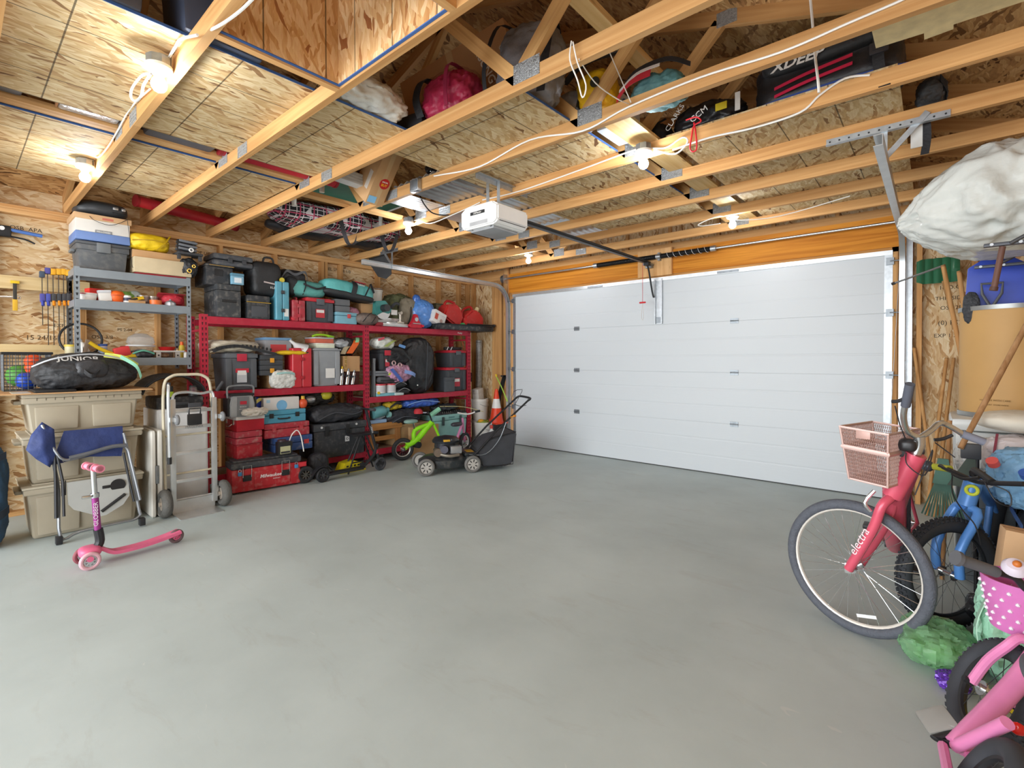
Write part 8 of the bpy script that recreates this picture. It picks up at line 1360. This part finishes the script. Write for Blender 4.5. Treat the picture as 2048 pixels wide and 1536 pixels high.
# ---- heap behind: bags, pillow, rake, plastic tub
t = T('storage_tote', 'clear plastic covered tub under the fibre drum', 'storage tote', (5.56, -1.25, 0)); q = B(); q.box((-.26, -.30, 0), (.28, .26, .90), .03, taper=.05); q.to('body', m('#c9ccca', .35, 0, .05, alpha=1), t); q = B(); q.box((-.28, -.32, .901), (.29, .28, .985), .03); q.to('lid', m('#d3d6d4', .3, 0, .04), t)
t = crump('laundry_heap', 'dark jumble of jackets piled behind the bicycles', 'clothes', (-.14, -.30, 0), (.18, .30, .62), m('#33363e', .7, 0, .4, bump=.4), (5.70, -2.15, 0), 116, .08, 2.8, 'cloth'); strap(t, [(-.15, -.2, .5), (-.18, 0, .56), (-.14, .2, .5)], .03, m('#4a6fae', .6), (0, .2, 1), 'blue_sleeve')
t = crump('plastic_bag', 'sky blue shopping bag full of bottles on the jumble of jackets', 'bag', (-.20, -.16, 0), (.15, .18, .32), m('#8fc0e6', .25, 0, .15, bump=.3, trans=.2), (5.62, -2.22, .58), 117, .08, 2.6)
for p_, c1 in (((-.18, -.15, .24), '#e0605c'), ((-.06, -.18, .2), '#3f68c0'), ((-.20, -.1, .12), '#dfe6ea')): q = B(); q.cyl(p_, Vector(p_)+V(-.01, -.02, .025), .026, seg=16); q.to('bottle_cap', m(c1, .4), t)
t = crump('blanket', 'white and red plaid blanket behind the blue shopping bag', 'blanket', (-.18, -.12, 0), (.20, .14, .25), m('#d9cfcf', .8, 0, .08, bump=.25), (5.60, -1.90, .68), 118, .05, 3); 
for k in range(3): strap(t, [(-.15+k*.12, -.13, .02), (-.14+k*.12, -.14, .14), (-.12+k*.12, -.05, .26)], .012, m('#8a3a4a', .7), (1, 0, 0), 'stripe')
t = T('pillow', 'cream patterned pillow lying on the plaid blanket', 'pillow', (5.62, -1.84, .945)); q = B(); q.soft((-.24, -.17, 0), (.22, .17, .13), 2.2, .03, 2, 119, 14); q.to('cushion', m('#e6dfcf', .7, 0, .08), t, sm=80)
for k in range(3): q = B(); q.torus((-.05+.06*k, -.13, .06+.01*k), (0, 1, -.35), .03+.015*k, .0016, 26, 4); q.to('stitched_ring', m('#a8a08c', .7), t)
t = crump('plastic_bag', 'white plastic sack slumped under the drum edge', 'bag', (-.12, -.14, 0), (.14, .14, .26), m('#dcdcd8', .3, 0, .06, bump=.3), (5.42, -1.72, .62), 120, .08, 2.6); strap(t, [(-.12, -.1, .05), (-.13, 0, .15), (-.08, .08, .24)], .01, m('#b8b8b4', .4), (0, 1, 0), 'fold')
parcel('crate', 'grey crate under the white plastic sack', 'crate', (.26, .28, .615), (5.44, -1.72, 0), m('#5e6468', .6), m('#6a7074', .6))
t = T('leaf_rake', 'green plastic leaf rake standing behind the pink bicycle', 'rake', (5.24, -1.95, .0)); gr = m('#4f7a68', .5, 0, .1); q = B()
for i in range(13): a = (i-6)/6; q.box((-.004, -.004, 0), (.004, .004, .34), M=Matrix.Translation((0, 0, .72)) @ Matrix.Rotation(PI+a*.30, 4, 'Y'))
q.to('tines', gr, t, kind='stuff'); q = B(); q.prism([(-.05, .60), (.05, .60), (.025, .76), (-.025, .76)], -.008, .008, 'y'); q.to('hub', gr, t); q = B(); q.cyl((0, 0, .0), (.03, .02, 1.0), .012); q.to('handle', wood('z', '#c79a6a', '#a87848'), t)
t = T('chair_fabric', 'dark green folded camp chair cloth behind the handlebars', 'camp chair', (5.36, -2.05, .0)); q = B(); q.prism([(-.10, .62), (.02, .86), (.03, .62)], -.01, .01, 'y'); q.to('cloth', m('#4a564c', .7, 0, .15), t); q = B(); q.cyl((.03, 0, 0), (.03, 0, .88), .01); q.to('pole', black, t)
# ---- fibre drum with snow tools
dr = m('#c99e62', .6, 0, .06, scale=3); t = T('fibre_drum', 'big tan fibre drum filled with snow tools at the right wall', 'drum', (5.59, -1.22, .987)); q = B(); q.lathe([(0, .012), (.262, .012), (.262, .75), (.252, .75), (.252, .03), (0, .03)], seg=48); q.to('shell', dr, t)
for z in (.0, .73): q = B(); q.lathe([(.255, z), (.27, z), (.27, z+.03), (.255, z+.03), (.255, z)], seg=48, caps=False); q.to('steel_ring', m('#a8aaa8', .4, .6, .1), t)
text('HANDLE WITH CARE', .016, m('#8a6a3c', .8), t, (-.09, -.25, .12), (PI/2, 0, -.35)); text('KEEP DRY  STORE INSIDE', .012, m('#8a6a3c', .8), t, (-.09, -.25, .09), (PI/2, 0, -.35))
t = T('snow_shovel', 'blue plastic snow shovel standing in the fibre drum', 'shovel', (5.52, -1.24, 1.03)); q = B(); q.prism([(-.17, .62), (-.15, 1.0), (-.08, 1.05), (.08, 1.05), (.15, 1.0), (.16, .62), (.05, .50), (-.05, .50)], -.012, .0, 'y', .004)
for v in q.b.verts: v.co.y += .45*v.co.x**2
q.to('blade', m('#2746b8', .35, 0, .08), t); q = B(); q.cyl((0, -.01, .02), (0, -.01, .60), .014); q.to('shaft', wood('z', '#b98a5a', '#94673c'), t)
t = T('snow_brush', 'black snow brush with grey D handle in front of the blue shovel', 'brush', (5.50, -1.36, 1.03)); q = B(); q.cyl((0, 0, 0), (-.015, 0, .72), .014); q.to('shaft', m('#d8cf3c', .5), t); q = B(); q.tube([(-.015, 0, .70), (-.06, 0, .80), (-.065, 0, .87), (.04, 0, .87), (.035, 0, .80), (-.015, 0, .70)], .009, 8); q.to('d_handle', m('#5c5e62', .5), t); q = B(); q.soft((-.16, -.03, .60), (-.07, .03, .82), 2.4, .06, 6, 4, 10); q.to('bristles', m('#4a4c50', .8, 0, .4, bump=.8, scale=40), t, sm=60)
for k, (x, y, h_, dx, lb) in enumerate([(5.40, -1.14, 1.05, -.16, 'wooden handle leaning left out of the drum'), (5.43, -1.10, 1.0, -.10, 'second wooden handle leaning left out of the drum'), (5.66, -1.32, .95, .02, 'orange brown wooden handle right of the blue shovel')]):
    t = T('wooden_stick', lb, 'handle', (x, y, 1.03)); q = B(); q.cyl((0, 0, 0), (dx, .04, h_), .015); q.to('shaft', wood('z', '#c89a66', '#a87844'), t); q = B(); q.cyl((dx, .04, h_), (dx*1.02, .041, h_+.012), .014); q.to('tip', wood('z', '#b08454', '#90643a'), t)
t = T('paddle', 'brown varnished paddle with printed band in the drum', 'paddle', (5.70, -1.30, 1.03)); q = B(); q.cyl((0, 0, 0), (0, 0, .60), .018); q.to('shaft', m('#5c3a26', .4), t); q = B(); q.box((-.045, -.01, .60), (.045, .01, .95), .008); q.to('blade', m('#6b4430', .4), t); bx('printed_band', (-.046, -.0115, .68), (.046, -.0102, .74), m('#c8a83c', .5), t)
t = T('helmet', 'hot pink child helmet hanging above the drum', 'helmet', (5.74, -1.08, 1.90)); q = B(); q.ball((0, 0, .06), .085, 3, (1, 1.1, .8)); q.to('shell', m('#e8508e', .3), t, sm=60); q = B(); q.torus((0, 0, .03), (0, 0, 1), .082, .008, 28, 6); q.to('rim', m('#f0a0c4', .4), t)
t = T('snow_scoop', 'green ribbed snow scoop hanging on the wall beside the door track', 'shovel', (5.20, -.10, 2.19)); q = B(); n = 20; rows = []
for i in range(n+1):
    x = -.14+.30*i/n; rows.append([q.b.verts.new((x, yy+.05*math.cos(x*7)-.016*abs(math.sin(i*PI/4)), z+(.02*(i-3)/3 if i < 3 and z > 0 else (-.02*(i-3)/3 if i < 3 and z < 0 else 0)))) for yy, z in ((0, -.11), (-.05, .0), (0, .12), (.006, .12), (-.044, .0), (.006, -.11))])
for A, C in zip(rows, rows[1:]):
    for k in range(6): q.b.faces.new((A[k], A[(k+1) % 6], C[(k+1) % 6], C[k]))
q.b.faces.new(rows[0][::-1]); q.b.faces.new(rows[-1]); q.to('blade', m('#2f6b4c', .35, 0, .1), t); q = B(); q.cyl((.05, .02, -.10), (.24, -.30, -1.1), .014); q.to('handle', wood('z', '#c8a070', '#a87c4c'), t)
t = T('curtain_rod', 'thin steel rod with black tip sticking out below the wrapped bundle', 'rod', (0, 0, 0)); q = B(); q.cyl(onY(1787, 567, -.75), onY(1890, 530, -.95), .008); q.to('tube', m('#8b8d8f', .3, .7), t); q = B(); q.cyl(onY(1784, 568, -.745), onY(1790, 566, -.755), .012); q.to('tip', black, t)
for (a, b_, lb) in (((1828, 697), (1850, 850), 'broom handle leaning left of the others on the door wall'), ((1893, 718), (1878, 835), 'middle broom handle leaning on the door wall'), ((1907, 718), (1893, 832), 'broom handle closest to the fibre drum on the door wall')):
    p0, p1 = onY(*a, -.02), onY(*b_, -.16); d_ = p1-p0; e = p0+d_*(p0.z/(p0.z-p1.z)); t = T('broom_handle', lb, 'handle', (e.x, e.y, 0), group='broom handles on the door wall'); q = B(); q.cyl(p0-V(e.x, e.y, 0), (0, 0, .0), .014); q.to('shaft', wood('z', '#c99a64', '#ab7a46'), t); q = B(); q.cyl(p0-V(e.x, e.y, 0), p0-V(e.x, e.y, -.012), .0135); q.to('end_cap', wood('z', '#b58654', '#946a3e'), t)
p0, p1 = onY(2050, 655, -1.75), onY(1935, 870, -2.05); t = T('broom_handle', 'long wooden broom handle slanting across the fibre drum', 'handle', p1); q = B(); q.cyl(p0-p1+(p0-p1)*.25, (p1-p0)*.12, .015); q.to('shaft', wood('z', '#c09468', '#9c7046'), t); q = B(); q.box((-.03, -.02, -.14), (.06, .02, -.05), .006); q.to('ferrule', dk, t)
# ---- wrapped bundle on the wall brackets
t = T('wrapped_bundle', 'large bundle wrapped in white plastic sheet on the wall brackets', 'bundle', (5.55, -1.85, 2.03)); pw = m('#e6e9e4', .2, 0, .06, bump=.5, scale=4, trans=.15); q = B(); q.soft((-.44, -.48, 0), (.33, .55, .60), 2.6, .06, 2.4, 131, 40, crease=1.2)
for v in q.b.verts:
    k = max(0, (-.16-v.co.x)/.30); k = min(1, k)**1.6
    v.co = v.co.lerp(V(-.58, -.12, .20), k*.75)
q.to('sheet', pw, t, sm=80)
q = B(); q.soft((-.36, -.36, .10), (.30, .40, .50), 2.6, .03, 2, 132, 10); q.to('foam_core', m('#dbe2c4', .6), t, sm=80)
for y, lb in ((-2.30, 'dark steel wall bracket arm at the near end of the wrapped bundle'), (-1.45, 'dark steel wall bracket arm at the far end of the wrapped bundle')):
    t = T('shelf_bracket', lb, 'bracket', (5.895, y, 2.0)); q = B(); q.box((-.50, -.018, -.004), (.0, .018, .014), .002); q.to('arm', m('#4b4d52', .45, .5), t); q = B(); q.box((-.006, -.02, -.25), (.0, .02, .26)); q.to('wall_plate', m('#4b4d52', .45, .5), t); q = B(); q.cyl((-.40, -.025, .0), (-.004, -.025, .24), .010); q.to('brace_rod', m('#5a5c60', .45, .5), t)
    for x in (-.47, -.36, -.2): q = B(); q.cyl((x, -.019, .005), (x, -.023, .005), .008, seg=12); q.to('bolt', galv, t)
t = T('hook_pole', 'brown wooden peg hanging under the near bracket', 'peg', (5.44, -2.28, 1.78)); q = B(); q.cyl((0, 0, 0), (.03, 0, .215), .014); q.to('shaft', m('#6e4c40', .6), t); q = B(); q.cyl((-.004, 0, -.02), (0, 0, .0), .018); q.to('knob', m('#54382e', .6), t)
bx('switch_plate', (4.935, -.004, 1.28), (4.985, -.0005, 1.36), white, None, .001, label='small white notice plate on the right door jamb', cat='notice')
